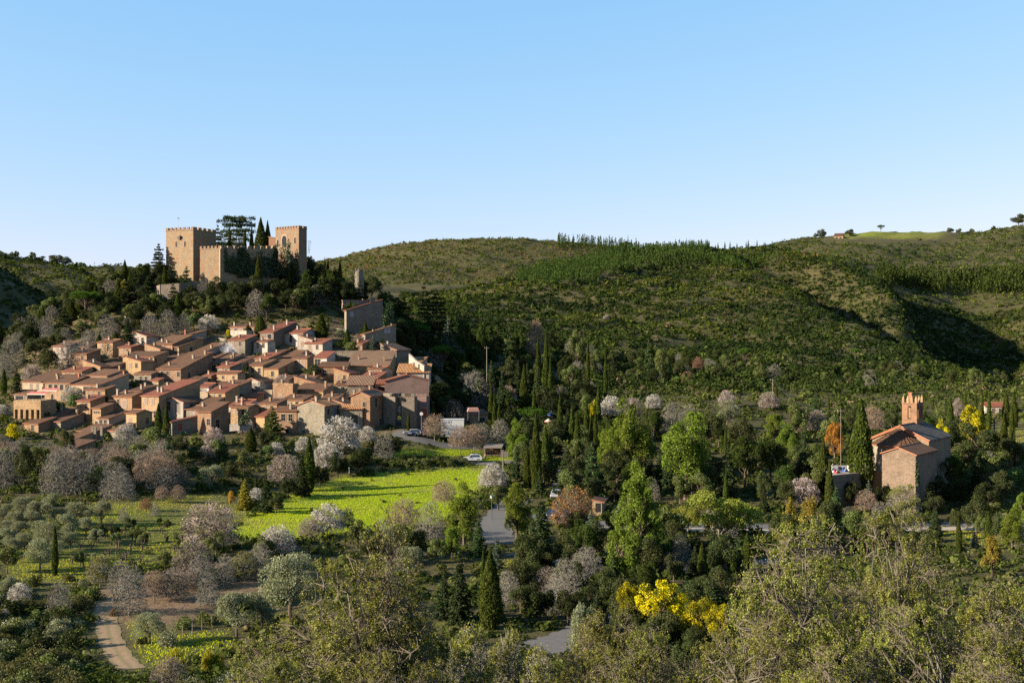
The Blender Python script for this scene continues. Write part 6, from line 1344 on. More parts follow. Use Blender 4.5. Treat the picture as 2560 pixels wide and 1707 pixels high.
# olive grove, lower left
for k, (px, yt, w, Y) in enumerate([(12,1258,60,176),(60,1240,70,186),(95,1250,80,178),(130,1232,60,192),(190,1254,66,184),(253,1250,70,180),(165,1285,76,168),(120,1305,80,162),(55,1300,70,162),(15,1320,60,158),(100,1345,84,152),(215,1268,50,178),(30,1345,60,150),(175,1330,50,158),(40,1275,60,172),(85,1275,64,168),(150,1268,60,176),(215,1290,54,168),(60,1330,64,154),(140,1352,56,150),(240,1320,44,160),(10,1300,60,166),(100,1300,50,162)]):
    T('olive', px, yt, w, Y, 'silvery olive tree in the terraced grove at the lower left', 'olives of the terraced grove')
rows('orchard trees at the lower left', [
 ('cyp',137,1312,18,139,'solitary narrow cypress in the olive grove'),
 ('holm',323,1288,38,176,'dark round orchard tree behind the vines'),
 ('bush',338,1312,40,168,'leafy orchard tree below the dark round one'),
 ('bush',358,1330,36,162,'grey green orchard tree in the middle of the vines'),
 ('laurel',289,1330,32,160,'bright green upright bush in the vines'),
 ('holm',246,1308,48,168,'dark orchard tree beside the grove'),
 ('holm',288,1310,30,172,'shadowed tree left of the dark round orchard tree'),
 ('bush',399,1292,18,174,'small upright orchard bush, left of a pair'),
 ('holm',418,1298,24,171,'small dark orchard bush, right of a pair'),
 ('bush',200,1376,34,150,'red tinged shrub tree below the grove'),
 ('olive',236,1380,26,148,'little olive under the grove edge'),
 ('rust',365,1243,34,190,'russet topped little tree on the orchard lawn'),
 ('bare',388,1252,30,188,'small bare tree right of the russet one'),
 ('bare',310,1262,30,186,'thin bare sapling on the orchard lawn'),
 ('baretan',405,1212,40,201,'yellowish bare tree on the orchard top edge'),
 ('baretan',445,1210,42,201,'second yellowish bare tree on the orchard top edge'),
 ('greypink',525,1246,152,176,'large grey pink almond in the middle of the left meadow'),
 ('bush',540,1330,60,158,'yellow green bush under the large grey pink almond'),
 ('barered',482,1344,112,151,'purple brown bare bush below the large almond'),
 ('sparse',250,1384,72,131,'leafy oak beside the dirt path bend'),
 ('bush',412,1375,46,148,'green bush left of the purple brown bare bush'),
 ('bare',325,1405,96,127,'broad bare tree over the dirt path bend'),
 ('bare',300,1395,70,134,'bare tree behind the broad one over the path'),
 ('baretan',385,1420,70,127,'pale forked bare tree beside the path'),
 ('barered',430,1412,92,129,'many stemmed bare tree on the brown bank'),
 ('barered',475,1420,60,132,'bare sapling clump on the brown bank'),
 ('bare',520,1425,66,134,'bare tree in the middle of the brown bank'),
 ('bare',560,1380,66,143,'tall bare tree at the right of the brown bank'),
 ('sparse',612,1372,66,148,'half leafy oak at the right end of the brown bank'),
 ('sparse',580,1395,50,146,'young oak on the brown bank'),
 ('bare',500,1378,70,150,'grey bare tree behind the brown bank'),
 ('bare',650,1350,70,152,'bare tree left of the meadow almonds'),
 ('bush',660,1338,60,158,'shrubby tree below the left meadow corner'),
 ('bare',148,1448,70,112,'small gnarled bare tree in the left scrub'),
 ('shrub',300,1375,30,150,'low bush among the vines, left of three'),
 ('dshrub',330,1392,30,145,'low bush among the vines, middle of three'),
 ('shrub',370,1362,28,152,'low bush among the vines, right of three'),
 ('holm',470,1300,40,170,'dark little oak under the large grey pink almond'),
 ('bush',440,1330,40,160,'leafy bush left below the large grey pink almond'),
 ('sshrub',170,1425,40,134,'grey bush below the narrow cypress'),
 ('gshrub',205,1440,44,130,'silver bush below the narrow cypress'),
 ('dshrub',90,1425,50,134,'dark bush left of the narrow cypress'),
 ('shrub',60,1440,50,130,'green bush left below the narrow cypress'),
 ('bush',18,1365,60,138,'dark green tree at the left edge below the grove'),
 ('laurel',48,1375,30,137,'yellow green tree right of the dark edge tree'),
 ('white',48,1455,60,118,'faint white almond in the left scrub'),
 ('pink',8,1520,44,100,'pale blossom at the lower left edge'),
 ('olive',22,1440,60,125,'silver tree above the faint white almond'),
 ('white',818,1256,92,150,'white almond at the near edge of the green meadow'),
 ('greypink',772,1290,60,148,'thin blossoming almond left of the meadow edge almond'),
 ('white',694,1310,92,143,'white almond above the big silver olive'),
 ('sparse',868,1265,40,152,'leafy sapling right of the meadow edge almond'),
 ('olive',725,1385,190,112,'biggest silver olive below the meadow'),
 ('olive',592,1476,130,97,'silver olive left of the large foreground oak'),
 ('olive',655,1490,70,98,'pale olive right of the lower silver olive'),
 ('bush',900,1300,80,150,'shrub tree on the near meadow edge'),
 ('holm',935,1335,80,142,'dark bush tree behind the oak leader'),
 ('bush',1000,1310,80,148,'green bush tree on the right of the near meadow edge'),
 ('holm',1040,1320,70,144,'dark thicket tree left of the tall roadside pine'),
 ('olive',1020,1365,90,128,'grey leaved tree below the near meadow edge'),
 ('bush',1095,1345,56,134,'round green tree left of the roadside firs'),
 ('baretan',1010,1240,90,176,'tan bare bush spreading on the meadow'),
 ('bare',960,1290,60,160,'grey bare tree on the meadow edge'),
 ('baretan',1110,1195,70,206,'bare bush at the right of the meadow'),
 ('bare',1075,1245,80,186,'bare shrub beside the right meadow pine'),
])
rows('roadside and park trees', [
 ('pine',1160,1204,112,166,'dark clumpy pine at the right edge of the meadow'),
 ('pine',1130,1300,70,160,'lower pine bough tree left of the lane'),
 ('pine',1290,1194,112,188,'rounded pine beside the lane lamp'),
 ('fir',1196,1288,56,163,'young fir at the lane edge'),
 ('bcedar',1240,1345,50,158,'grey fir tree at the lane bend'),
 ('white',1232,1158,76,226,'white almond between the lane lamp and the white car'),
 ('bush',1245,1210,60,216,'green tree under the white almond by the lamp'),
 ('dfir',1352,1228,84,168,'tall dark fir in front of the parked cars'),
 ('fir',1330,1290,70,160,'green fir left of the tall dark fir'),
 ('bcedar',1477,1272,72,163,'silver blue fir before the road'),
 ('fir',1532,1370,62,149,'young pine below the bright roadside pine'),
 ('bcedar',1440,1380,44,150,'small silver fir near the lower lane'),
 ('cyp',1495,1425,22,138,'short cypress behind the front mimosa'),
 ('rust',1434,1212,118,193,'rust brown oak above the parked cars'),
 ('larch',1440,1185,26,196,'orange pointed conifer behind the rust brown oak'),
 ('tallpine',1596,1148,184,163,'tallest bright pine standing by the road'),
 ('pine',1560,1290,130,156,'left lower bough pine of the tallest bright pine'),
 ('pine',1566,996,150,236,'clumpy pine rising above the grove'),
 ('pine',1520,1050,90,232,'left clump of the pine above the grove'),
 ('tallpine',1606,1060,96,222,'pine right under the clumpy one of the grove'),
 ('pine',1715,1014,170,262,'wide rounded pine in the middle of the grove'),
 ('pine',1680,1062,80,246,'low pine left under the wide rounded pine'),
 ('lime',1795,1212,260,162,'broad pale acacia arching over the road'),
 ('lime',1720,1255,120,164,'left lobe acacia overhanging the road'),
 ('tallpine',1750,1086,72,224,'slender light pine left of the grey oak'),
 ('dfir',1672,1098,56,218,'black spruce in the grove'),
 ('dpine',1862,1085,92,226,'dark pine left of the three grove pines'),
 ('dpine',1925,1074,92,226,'dark pine in the middle of the three grove pines'),
 ('pine',1962,1052,70,236,'dark pine right of the three grove pines'),
 ('pine',1935,1020,66,248,'bright pine top behind the three grove pines'),
 ('dfir',2010,1060,60,228,'brownish conifer left of the golden larch'),
 ('dfir',1820,1105,66,222,'brownish fir between the slender pine and the dark pines'),
 ('bcedar',1856,1048,34,252,'little blue fir at the back of the grove'),
 ('cyp',1814,1056,9,250,'needle thin cypress at the back of the grove'),
 ('white',1682,1076,52,236,'white almond inside the grove'),
 ('olive',1705,1095,50,232,'silver tree right of the grove almond'),
 ('white',1548,1155,46,206,'white almond left of the tallest bright pine'),
 ('pink',2008,1190,86,194,'pinkish almond before the cemetery wall'),
 ('larch',2087,1044,74,211,'golden rusty larch left of the church cypress'),
 ('fatcyp',2058,1092,30,206,'dark cypress at the left end of the cemetery wall'),
 ('fatcyp',2153,998,66,203,'huge thick cypress against the church'),
 ('cyp',1815,1172,18,188,'cypress above the pale acacia'),
 ('bush',1700,1187,66,194,'olive leaved tree right of the tallest bright pine'),
 ('goldfir',2022,1222,90,176,'yellow green juniper left of the big oaks'),
 ('goldfir',1975,1240,70,174,'lower juniper beside the yellow green one'),
 ('fir',2090,1208,66,181,'grey green fir above the road, left of the bare trees'),
 ('baretan',2165,1220,62,185,'pale bare tree under the cemetery wall'),
 ('bare',2200,1250,52,184,'bare tree right of the pale one under the cemetery wall'),
 ('bare',2120,1260,50,182,'bare tree left of the pale one under the cemetery wall'),
 ('shade_holm',2086,1192,56,189,'dark bush before the left end of the cemetery wall'),
 ('shade_holm',2130,1200,56,189,'dark bush before the middle of the cemetery wall'),
 ('bcedar',2172,1196,50,190,'blue green cedar before the right end of the cemetery wall'),
 ('shade_holm',2210,1208,60,188.5,'dark bush at the left foot of the sacristy'),
 ('shade_holm',2300,1204,60,188.5,'dark bush at the right foot of the sacristy'),
 ('shade_holm',2352,1190,70,192,'shadowy bush under the church side wall'),
 ('fatcyp',2074,1150,26,192,'slim dark cypress at the outer corner of the cemetery wall'),
 ('sparse',2258,1204,92,187,'grey oak in front of the sacristy'),
 ('cedar',2326,1200,56,182,'golden tipped cedar right of the grey oak'),
 ('holm',2340,1240,60,184,'dark tree behind the golden tipped cedar'),
 ('dpine',2385,1125,80,212,'small bright pine before the church side wall'),
 ('holm',2445,1045,120,224,'big dark holm oak right of the church'),
 ('holm',2420,1100,80,216,'lower crown of holm oak at the church side'),
 ('bush',2500,1125,66,212,'light green tree right of the big holm oak'),
 ('holm',2530,1090,80,222,'dark oak at the right edge beside the field'),
 ('laurel',2425,1172,52,196,'round topped bush below the small bright pine'),
 ('laurel',2536,1166,54,198,'round bush at the right edge under the oaks'),
 ('shade_holm',2390,1190,70,197,'dark bush in the hollow below the church'),
 ('shade_holm',2470,1200,80,196,'dark bush right in the hollow below the church'),
 ('bush',2435,1228,34,186,'pale pillar bush beside the clipped hedge'),
 ('mimosa',2430,996,94,238,'large yellow mimosa in full bloom behind the church'),
 ('mimosa',2356,1034,46,228,'small yellow mimosa beside the nave roof'),
 ('pine',2532,1264,84,143,'bright round pine at the right edge'),
 ('pine',2562,1214,70,152,'taller pine cut by the right edge'),
 ('goldfir',2482,1322,76,137,'olive conifer left of the bright round edge pine'),
 ('cyp',2397,1293,16,160,'thin cypress below the right end of the road'),
 ('cyp',2472,1278,22,164,'cypress near the right end of the road'),
 ('bcedar',2436,1322,36,152,'tiny silver spruce below the right road'),
 ('cyp',2136,1305,12,164,'small cypress tip above the big oaks'),
 ('fatcyp',1755,1355,28,141,'yellowish cypress above the front mimosa'),
 ('dfir',1785,1300,62,146,'dark cypress like fir behind the yellowish cypress'),
 ('fatcyp',1832,1360,22,142,'dark cypress left of the big oak'),
 ('fatcyp',1868,1330,30,150,'ragged cypress touching the big oak'),
 ('dpine',1610,1382,92,152,'low umbrella shaped pine above the front mimosa'),
 ('bare',1700,1330,70,154,'bare tree in the shade under the acacia'),
 ('dpine',1660,1330,70,157,'shaded pine between the tallest pine and the acacia'),
 ('shade_holm',1740,1345,60,152,'shadowy oak under the pale acacia'),
 ('bare',1415,1390,92,148,'brown bare bush at the lower lane'),
 ('barered',1370,1410,80,146,'reddish bare bush left of the brown one'),
 ('holm',1290,1405,84,124,'dull green bush tree right of the foreground cypress'),
 ('shade_holm',1350,1455,90,128,'dark oak in the hollow above the near road'),
 ('shade_holm',1420,1470,90,126,'dark oak left of the front mimosa'),
 ('bare',1390,1430,80,134,'winter bush in the hollow above the near road'),
 ('fatcyp',1226,1374,62,116,'thick foreground cypress in the centre'),
 ('cyp',1208,1372,20,118,'slim companion of the thick foreground cypress'),
 ('dfir',1148,1372,86,117,'dark drooping conifer left of the thick cypress'),
 ('dfir',1110,1420,60,120,'second drooping conifer left of the thick cypress'),
 ('mimosa',1650,1434,165,110,'bright yellow mimosa in the foreground'),
 ('mimosag',1575,1446,90,112,'greener mimosa left of the bright foreground one'),
 ('mimosag',1748,1478,120,106,'green and yellow mimosa right of the bright foreground one'),
 ('mimosag',1800,1500,90,104,'dark mimosa bush beside the big oak'),
])
rows('trees beside the village gate', [
 ('baretan',1086,1030,66,266,'round bare plane tree with tan seed heads beside the lorry'),
 ('baretan',1150,1062,66,259,'bare plane tree before the white lorry'),
 ('baretan',1185,1055,64,256,'bare plane tree left of the thatched shelter'),
 ('bare',1208,1052,56,258,'grey bare tree behind the thatched shelter'),
 ('bare',1250,1042,60,256,'tall bare tree right of the thatched shelter'),
 ('fan',1132,993,70,292,'fan shaped bare tree behind the lorry'),
 ('fatcyp',1228,950,18,276,'tall yellowish cypress beside the mottled roof house'),
 ('cyp',1236,985,14,270,'slim cypress touching the tall yellowish one'),
 ('cyp',1248,1000,12,274,'short cypress right of the tall yellowish one'),
 ('shade_holm',1268,1015,80,276,'dark bush mass behind the mottled roof house'),
 ('stonepine',1328,1012,88,266,'dome shaped umbrella pine by the road'),
 ('pine',1290,1048,80,246,'loose pine left of the tall paired cypresses'),
 ('fatcyp',1340,1030,28,220,'tallest cypress of the dark pair in the centre'),
 ('fatcyp',1318,1115,22,222,'shorter cypress of the dark pair in the centre'),
 ('fatcyp',1364,1062,24,228,'ragged cypress right of the dark pair'),
 ('dfir',1392,1040,42,240,'olive conifer behind the dark pair'),
 ('fir',1375,1110,50,224,'silvery green conifer right of the dark pair'),
 ('cyp',1400,983,15,276,'thin cypress left of the blue parasol grove'),
 ('fatcyp',1430,1012,20,252,'left of two close cypresses in mid grove'),
 ('cyp',1443,1028,18,250,'right of two close cypresses in mid grove'),
 ('cyp',1466,989,13,272,'needle cypress left of the yellow tree'),
 ('cyp',1478,1030,12,254,'low thin cypress under the yellow tree'),
 ('cyp',1489,1028,14,256,'dark thin cypress under the yellow tree'),
 ('cyp',1496,956,15,280,'tall needle cypress behind the yellow tree'),
 ('mimosa',1482,985,25,278,'narrow bright yellow tree between needle cypresses'),
 ('cedar',1416,1125,84,206,'blue grey cedar above the rust brown oak'),
 ('fir',1480,1098,86,214,'yellow green cedar beside the clumpy pine'),
 ('cedar',1470,1120,60,218,'dark cedar behind the yellow green one'),
 ('holm',1536,1195,60,190,'dark oak left of the tallest bright pine'),
 ('white',1528,988,64,296,'white almond row, left end, under the dark bank'),
 ('greypink',1578,990,60,298,'faded almond in the middle of the row under the dark bank'),
 ('white',1634,984,46,300,'white almond row, right end, under the dark bank'),
 ('bare',1680,1000,70,296,'grey bare tree right of the almond row'),
 ('bare',1720,1005,60,296,'second grey bare tree right of the almond row'),
 ('pink',1818,976,46,316,'pinkish almond at the corner of the dark bank'),
 ('olive',1818,1000,78,284,'rounded grey olive below the pinkish almond'),
 ('greypink',1922,976,56,310,'pale bare almond beside the wooden pole'),
 ('cyp',1941,955,10,318,'cypress just right of the wooden pole'),
 ('fir',2038,975,36,296,'bright green conifer left of the church'),
 ('cyp',2072,985,9,280,'thin cypress at the left of the church hill'),
 ('greypink',2040,1022,70,262,'pale almond behind the golden larch'),
 ('bush',1990,1010,70,272,'brushy tree left of the pale almond'),
 ('baretan',2180,1010,70,256,'brown bare tree behind the church cypress'),
 ('holm',2230,1020,50,244,'dark tree behind the bell tower'),
 ('holm',2350,1000,60,250,'dark olive tree right of the bell tower'),
 ('fatcyp',2376,990,24,250,'dark cypress left of the large yellow mimosa'),
 ('greypink',2394,990,26,262,'small blossom tree behind the large mimosa'),
 ('cyp',2416,983,9,268,'cypress behind the large mimosa, first of a row'),
 ('cyp',2440,978,9,270,'cypress behind the large mimosa, second of a row'),
 ('cyp',2456,974,9,270,'cypress behind the large mimosa, third of a row'),
 ('cyp',2473,970,11,262,'tall cypress in front of the red roofed villa'),
 ('fatcyp',2515,975,20,272,'dark cypress behind the red roofed villa'),
 ('fatcyp',2535,980,22,268,'cypress right of the red roofed villa'),
 ('cyp',2530,1015,14,246,'cypress in front of the right end of the villa'),
 ('cyp',2536,1066,9,226,'small cypress in the right field'),
 ('fatcyp',2510,1032,20,244,'round dark cypress in front of the villa'),
 ('fatcyp',2255,985,0.1,260,'x')][:-1])
rows('trees on the wooded slope right of the village', [
 ('stonepine',1052,806,60,352,'upper of two domed umbrella pines right of the village'),
 ('stonepine',1105,858,76,330,'lower of two domed umbrella pines right of the village'),
 ('stonepine',1040,795,40,360,'small umbrella pine behind the upper domed one'),
 ('bcedar',1120,790,70,346,'pale grey cedar between the two domed pines'),
 ('cedar',1092,720,90,384,'largest dark cedar above the domed pines'),
 ('cedar',1060,705,60,398,'cedar left of the largest dark one'),
 ('cedar',1010,740,56,380,'shadowed cedar right of the tall grey house'),
 ('shade_holm',985,735,60,384,'ivy dark oak beside the tall grey house'),
 ('shade_holm',1000,800,60,356,'shadowed oak behind the dark stone house'),
 ('dpine',960,716,50,394,'dark pine behind the tall grey house'),
 ('holm',930,690,60,400,'dark oak above the tall grey house'),
 ('cedar',900,700,50,394,'cedar under the small round turret'),
 ('holm',860,690,60,396,'dark oak left of the small round turret'),
 ('dpine',825,672,46,402,'pine on the castle ridge left of the turret'),
 ('cyp',850,650,12,408,'cypress on the castle ridge'),
 ('fir',812,640,20,410,'fir on the castle ridge beside the gatehouse'),
 ('cyp',820,648,10,408,'thin cypress on the castle ridge beside the fir'),
 ('holm',790,655,50,404,'oak on the castle ridge'),
 ('shade_holm',1030,860,60,336,'shadowed oak right of the striped tile roof'),
 ('shade_holm',1060,920,70,318,'dark oak right of the mauve gable'),
 ('shade_holm',1100,950,80,310,'dark oak above the fan shaped tree'),
 ('bare',1185,920,80,312,'pale bare tree in the shade right of the village'),
 ('bare',1160,930,60,308,'bare tree left of the pale one in the shade'),
 ('shade_holm',1150,960,70,304,'dark bush tree behind the fan shaped tree'),
 ('dpine',1160,775,44,360,'pine with a long bare trunk, first of the trunk group'),
 ('dpine',1205,800,44,352,'pine with a long bare trunk, second of the trunk group'),
 ('dpine',1290,800,50,350,'layered pine with a long trunk in mid wood'),
 ('cedar',1275,810,56,346,'layered cedar in mid wood'),
 ('fatcyp',1310,910,24,322,'broad dark cypress in the lower wood'),
 ('fatcyp',1345,838,18,338,'tall dark cypress in the lower wood, left of two'),
 ('fatcyp',1365,828,18,344,'tall dark cypress in the lower wood, right of two'),
 ('cyp',1376,890,14,322,'slim cypress below the two tall dark ones'),
 ('dfir',1295,900,40,320,'olive conifer in the lower wood'),
 ('dfir',1318,905,40,316,'olive conifer right of the other in the lower wood'),
 ('dfir',1345,915,50,312,'dark conifer at the foot of the lower wood'),
 ('cyp',1335,960,12,296,'cypress at the wood edge behind the umbrella pine'),
 ('cyp',1470,836,11,352,'lone cypress on the slope'),
 ('cyp',1514,868,11,346,'second lone cypress on the slope'),
 ('cedar',1533,890,46,332,'tiered cedar with a visible trunk on the slope'),
 ('fir',1622,845,50,362,'bright green conifer on the slope'),
 ('bush',1655,870,50,350,'bright green tree right of the bright conifer'),
 ('rust',1720,926,38,330,'rust leaved tree above the dark bank'),
 ('rust',1745,888,30,372,'brown leaved tree on the scrub slope'),
 ('baretan',1340,790,50,372,'pale bare crown in mid wood'),
 ('bush',1440,825,50,368,'light green tree in mid wood'),
 ('stonepine',1862,866,44,384,'small umbrella pine on the scrub slope'),
 ('stonepine',2138,868,32,398,'tiny umbrella pine on the right scrub slope'),
 ('baretan',1220,955,60,300,'bare tree beside the shaded cottage'),
 ('baretan',1270,960,50,300,'pale bare tree behind the shaded cottage'),
 ('dfir',1255,925,56,312,'green conifer left of the pale tall one'),
 ('dfir',1228,900,50,318,'green conifer above the tall yellowish cypress'),
 ('holm',1100,860,60,348,'oak between the domed pines and the trunk group'),
])
# the wood itself: many alike
rw = np.random.default_rng(21); WOOD = {'shade_holm':'shadowy deep green oak in the mixed wood on the slope right of the village','holm':'dark rounded oak in the mixed wood on the slope right of the village','bush':'light green tree in the mixed wood on the slope right of the village','bare':'grey leafless tree in the mixed wood on the slope right of the village','dpine':'dark pine in the mixed wood on the slope right of the village','cedar':'dark cedar in the mixed wood on the slope right of the village'}
n = 0
for i in range(2000):
    if n >= 250: break
    px, Y = rw.uniform(1075, 2560), rw.uniform(300, 480)
    py = CY-F*float(gz(px, Y))/Y
    if px > 1650 and (Y < 345 or (px > 1850 and Y > 420)): continue
    if px > 1480 and py > 965 : continue
    if rw.random() < (px-1500)/1900: continue
    key = rw.choice(['holm','bush','bare','dpine','cedar','shade_holm'], p=[.18,.14,.10,.09,.09,.40] if px < 1500 else [.25,.30,.22,.03,0,.20])
    h = rw.uniform(5, 9)*(1.25 if key in ('cedar','dpine') else 1)*(1 if px < 1500 else .75)
    put(key, (px-CX)/F*Y, Y, h, h*rw.uniform(.75, 1.0), WOOD[key], 'mixed wood: '+key.replace('bush','light trees').replace('shade_holm','shadowy trees').replace('holm','oaks').replace('bare','leafless trees').replace('dpine','pines').replace('cedar','cedars')); n += 1
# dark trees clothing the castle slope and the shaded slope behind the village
SL = {'shade_holm':'deep shaded oak clothing the castle hill','cedar':'dark cedar clothing the castle hill','fatcyp':'dark cypress clothing the castle hill','holm':'dark evergreen oak clothing the castle hill','bare':'leafless tree clothing the castle hill','bush':'green leafy tree clothing the castle hill'}
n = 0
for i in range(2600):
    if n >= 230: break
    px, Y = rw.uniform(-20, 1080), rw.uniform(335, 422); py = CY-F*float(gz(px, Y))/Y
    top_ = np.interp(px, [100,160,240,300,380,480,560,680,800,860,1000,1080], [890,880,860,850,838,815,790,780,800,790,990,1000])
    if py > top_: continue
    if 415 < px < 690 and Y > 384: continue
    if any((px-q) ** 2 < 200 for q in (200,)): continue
    key = rw.choice(['holm','bare','bush','shade_holm','cedar','fatcyp'], p=[.15,.12,.08,.46,.13,.06] if px > 300 else [.22,.26,.14,.22,.08,.08]); h = rw.uniform(4.5, 7.5)*(.72 if Y < 366 else 1)*(1.35 if key in ('cedar','fatcyp') else 1)
    put(key, (px-CX)/F*Y, Y, h, h*(.3 if key == 'fatcyp' else .62 if key == 'cedar' else 1.0), SL[key], 'castle hill: '+{'shade_holm':'deep shaded oaks','cedar':'cedars','fatcyp':'cypresses','holm':'oaks','bare':'leafless trees','bush':'leafy trees'}[key]); n += 1

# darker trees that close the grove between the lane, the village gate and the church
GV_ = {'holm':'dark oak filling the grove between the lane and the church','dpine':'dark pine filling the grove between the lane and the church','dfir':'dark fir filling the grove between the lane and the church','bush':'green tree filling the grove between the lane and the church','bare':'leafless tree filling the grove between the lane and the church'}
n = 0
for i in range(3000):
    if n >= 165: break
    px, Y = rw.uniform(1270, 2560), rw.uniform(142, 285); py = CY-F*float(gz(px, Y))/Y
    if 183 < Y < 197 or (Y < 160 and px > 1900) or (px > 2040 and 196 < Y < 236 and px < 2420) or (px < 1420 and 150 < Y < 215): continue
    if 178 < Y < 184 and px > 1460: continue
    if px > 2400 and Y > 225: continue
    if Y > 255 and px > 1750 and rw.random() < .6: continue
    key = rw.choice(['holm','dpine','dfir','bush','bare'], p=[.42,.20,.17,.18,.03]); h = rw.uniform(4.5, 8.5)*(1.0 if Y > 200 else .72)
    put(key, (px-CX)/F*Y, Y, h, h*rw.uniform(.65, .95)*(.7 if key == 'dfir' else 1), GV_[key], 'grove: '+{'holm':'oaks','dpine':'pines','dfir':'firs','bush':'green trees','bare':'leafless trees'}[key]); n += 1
n = 0
for i in range(900):
    if n >= 60: break
    px, Y = rw.uniform(1180, 1900), rw.uniform(98, 150); py = CY-F*float(gz(px, Y))/Y
    if 1200 < px < 1480 and (Y < 121): continue
    if px > 1180 and px < 1400 and 100 < Y < 112: continue
    if 147 < Y < 163 and px > 1500: continue
    if px < 1300 and 104 < Y < 122: continue
    key = rw.choice(['holm','dfir','bare','barered'], p=[.68,.2,.07,.05]); h = rw.uniform(2.6, 4.6)
    put(key, (px-CX)/F*Y, Y, h, h*rw.uniform(.8, 1.1), {'holm':'dark bushy oak in the hollow below the lane','dfir':'small dark fir in the hollow below the lane','bare':'leafless bush in the hollow below the lane','barered':'reddish leafless bush in the hollow below the lane'}[key], 'hollow below the lane: '+{'holm':'oaks','dfir':'firs','bare':'leafless','barered':'reddish'}[key]); n += 1

# ------------------------------------------------------------------ shrubs and hedges
for k in range(30):
    px = 880 + k*9.5 + rw.uniform(-4, 4); T('hedge', px, 1140+rw.uniform(-6, 8)-(8 if k%4 == 0 else 0), rw.uniform(30, 44), rw.choice([241,243,245,247]), 'leafy bush of the hedge between the meadow and the road', 'hedge along the meadow')
for k in range(9):
    px = 1010 + k*13; T('dshrub', px, 1131+rw.uniform(-6, 6), 30, 251+rw.uniform(0, 4), 'dark bush of the second hedge behind the meadow', 'second hedge behind the meadow')
for k in range(7):
    T('hedge', 2345+k*17, 1231+rw.uniform(-3, 3), 30, 187, 'clipped hedge bush in the hollow below the church', 'hedge below the church')
rows('shrubs beside the dirt path', [
 ('olive',375,1530,84,107,'grey green bush right of the dirt path'), ('gshrub',418,1556,84,104,'low rounded bush right of the grey green one'),
 ('dshrub',355,1582,36,101,'small dark round bush at the path edge'), ('broom',432,1622,110,94,'yellow broom patch near the path'), ('broom',530,1598,80,96,'second broom patch right of the first'),
 ('shrub',460,1530,60,110,'green fence bush above the broom'), ('shrub',505,1515,60,112,'green fence bush left of the silver olive'), ('brown',282,1520,30,118,'dry shrub on the path bank')])
n = 0
for i in range(1500):
    if n >= 120: break
    px, Y = rw.uniform(-60, 250), rw.uniform(70, 128); py = CY-F*float(gz(px, Y))/Y
    if px > 205 and py > 1500 and Y > 84: continue
    key = rw.choice(['sshrub','gshrub','shrub','dshrub'], p=[.42,.22,.22,.14]); h = rw.uniform(1.3, 2.8)
    put(key, (px-CX)/F*Y, Y, h, h*rw.uniform(1.2, 1.7), {'sshrub':'grey green scrub bush on the lower left slope','gshrub':'silvery bush on the lower left slope','shrub':'green bush on the lower left slope','dshrub':'dark bush on the lower left slope'}[key], 'scrub of the lower left slope: '+{'sshrub':'grey green','gshrub':'silvery','shrub':'green','dshrub':'dark'}[key]); n += 1
n = 0
for i in range(900):
    if n >= 60: break
    px, Y = rw.uniform(230, 620), rw.uniform(62, 90)
    if 240 < px < 400 and Y > 80: continue
    key = rw.choice(['sshrub','gshrub','bareb'], p=[.5,.35,.15]); h = rw.uniform(1.6, 3.0)
    if key == 'bareb': put('barered', (px-CX)/F*Y, Y, 3.2, 3.2, 'small leafless bush at the bottom of the photo, left of the big oak', 'leafless bushes near the viewer'); 
    else: put(key, (px-CX)/F*Y, Y, h, h*1.4, {'sshrub':'grey green bush at the bottom of the photo, left of the big oak','gshrub':'silvery bush at the bottom of the photo, left of the big oak'}[key], 'bushes near the viewer: '+{'sshrub':'grey green','gshrub':'silvery'}[key])
    n += 1
# gnarled vines
vm = MB(); vm.tube([(0,0,-.1),(.05,.02,.35),(-.03,.0,.6)], [.09,.08,.10], 6)
for a in range(5): vm.tube([(-.03,0,.58),(.3*math.cos(a*1.3),.3*math.sin(a*1.3),.8),(.42*math.cos(a*1.3+.3),.42*math.sin(a*1.3+.3),1.1)], [.06,.04,.015], 5)
vme = vm.mesh('grape_vine', [BARK])
n = 0
for i in range(400):
    if n >= 60: break
    px, Y = rw.uniform(150, 470), rw.uniform(142, 178); py = CY-F*float(gz(px, Y))/Y
    if not inpoly(np.array([px]), np.array([py]), ORCHARD[0])[0]: continue
    o = link('grape_vine', vme, None, ((px-CX)/F*Y, Y, float(gz(px, Y))), (0,0,rw.uniform(0,6)), (1.2,1.2,rw.uniform(.8,1.3))); tag(o, 'gnarled leafless vine stump in the left orchard', 'vine', 'vines of the left orchard'); n += 1

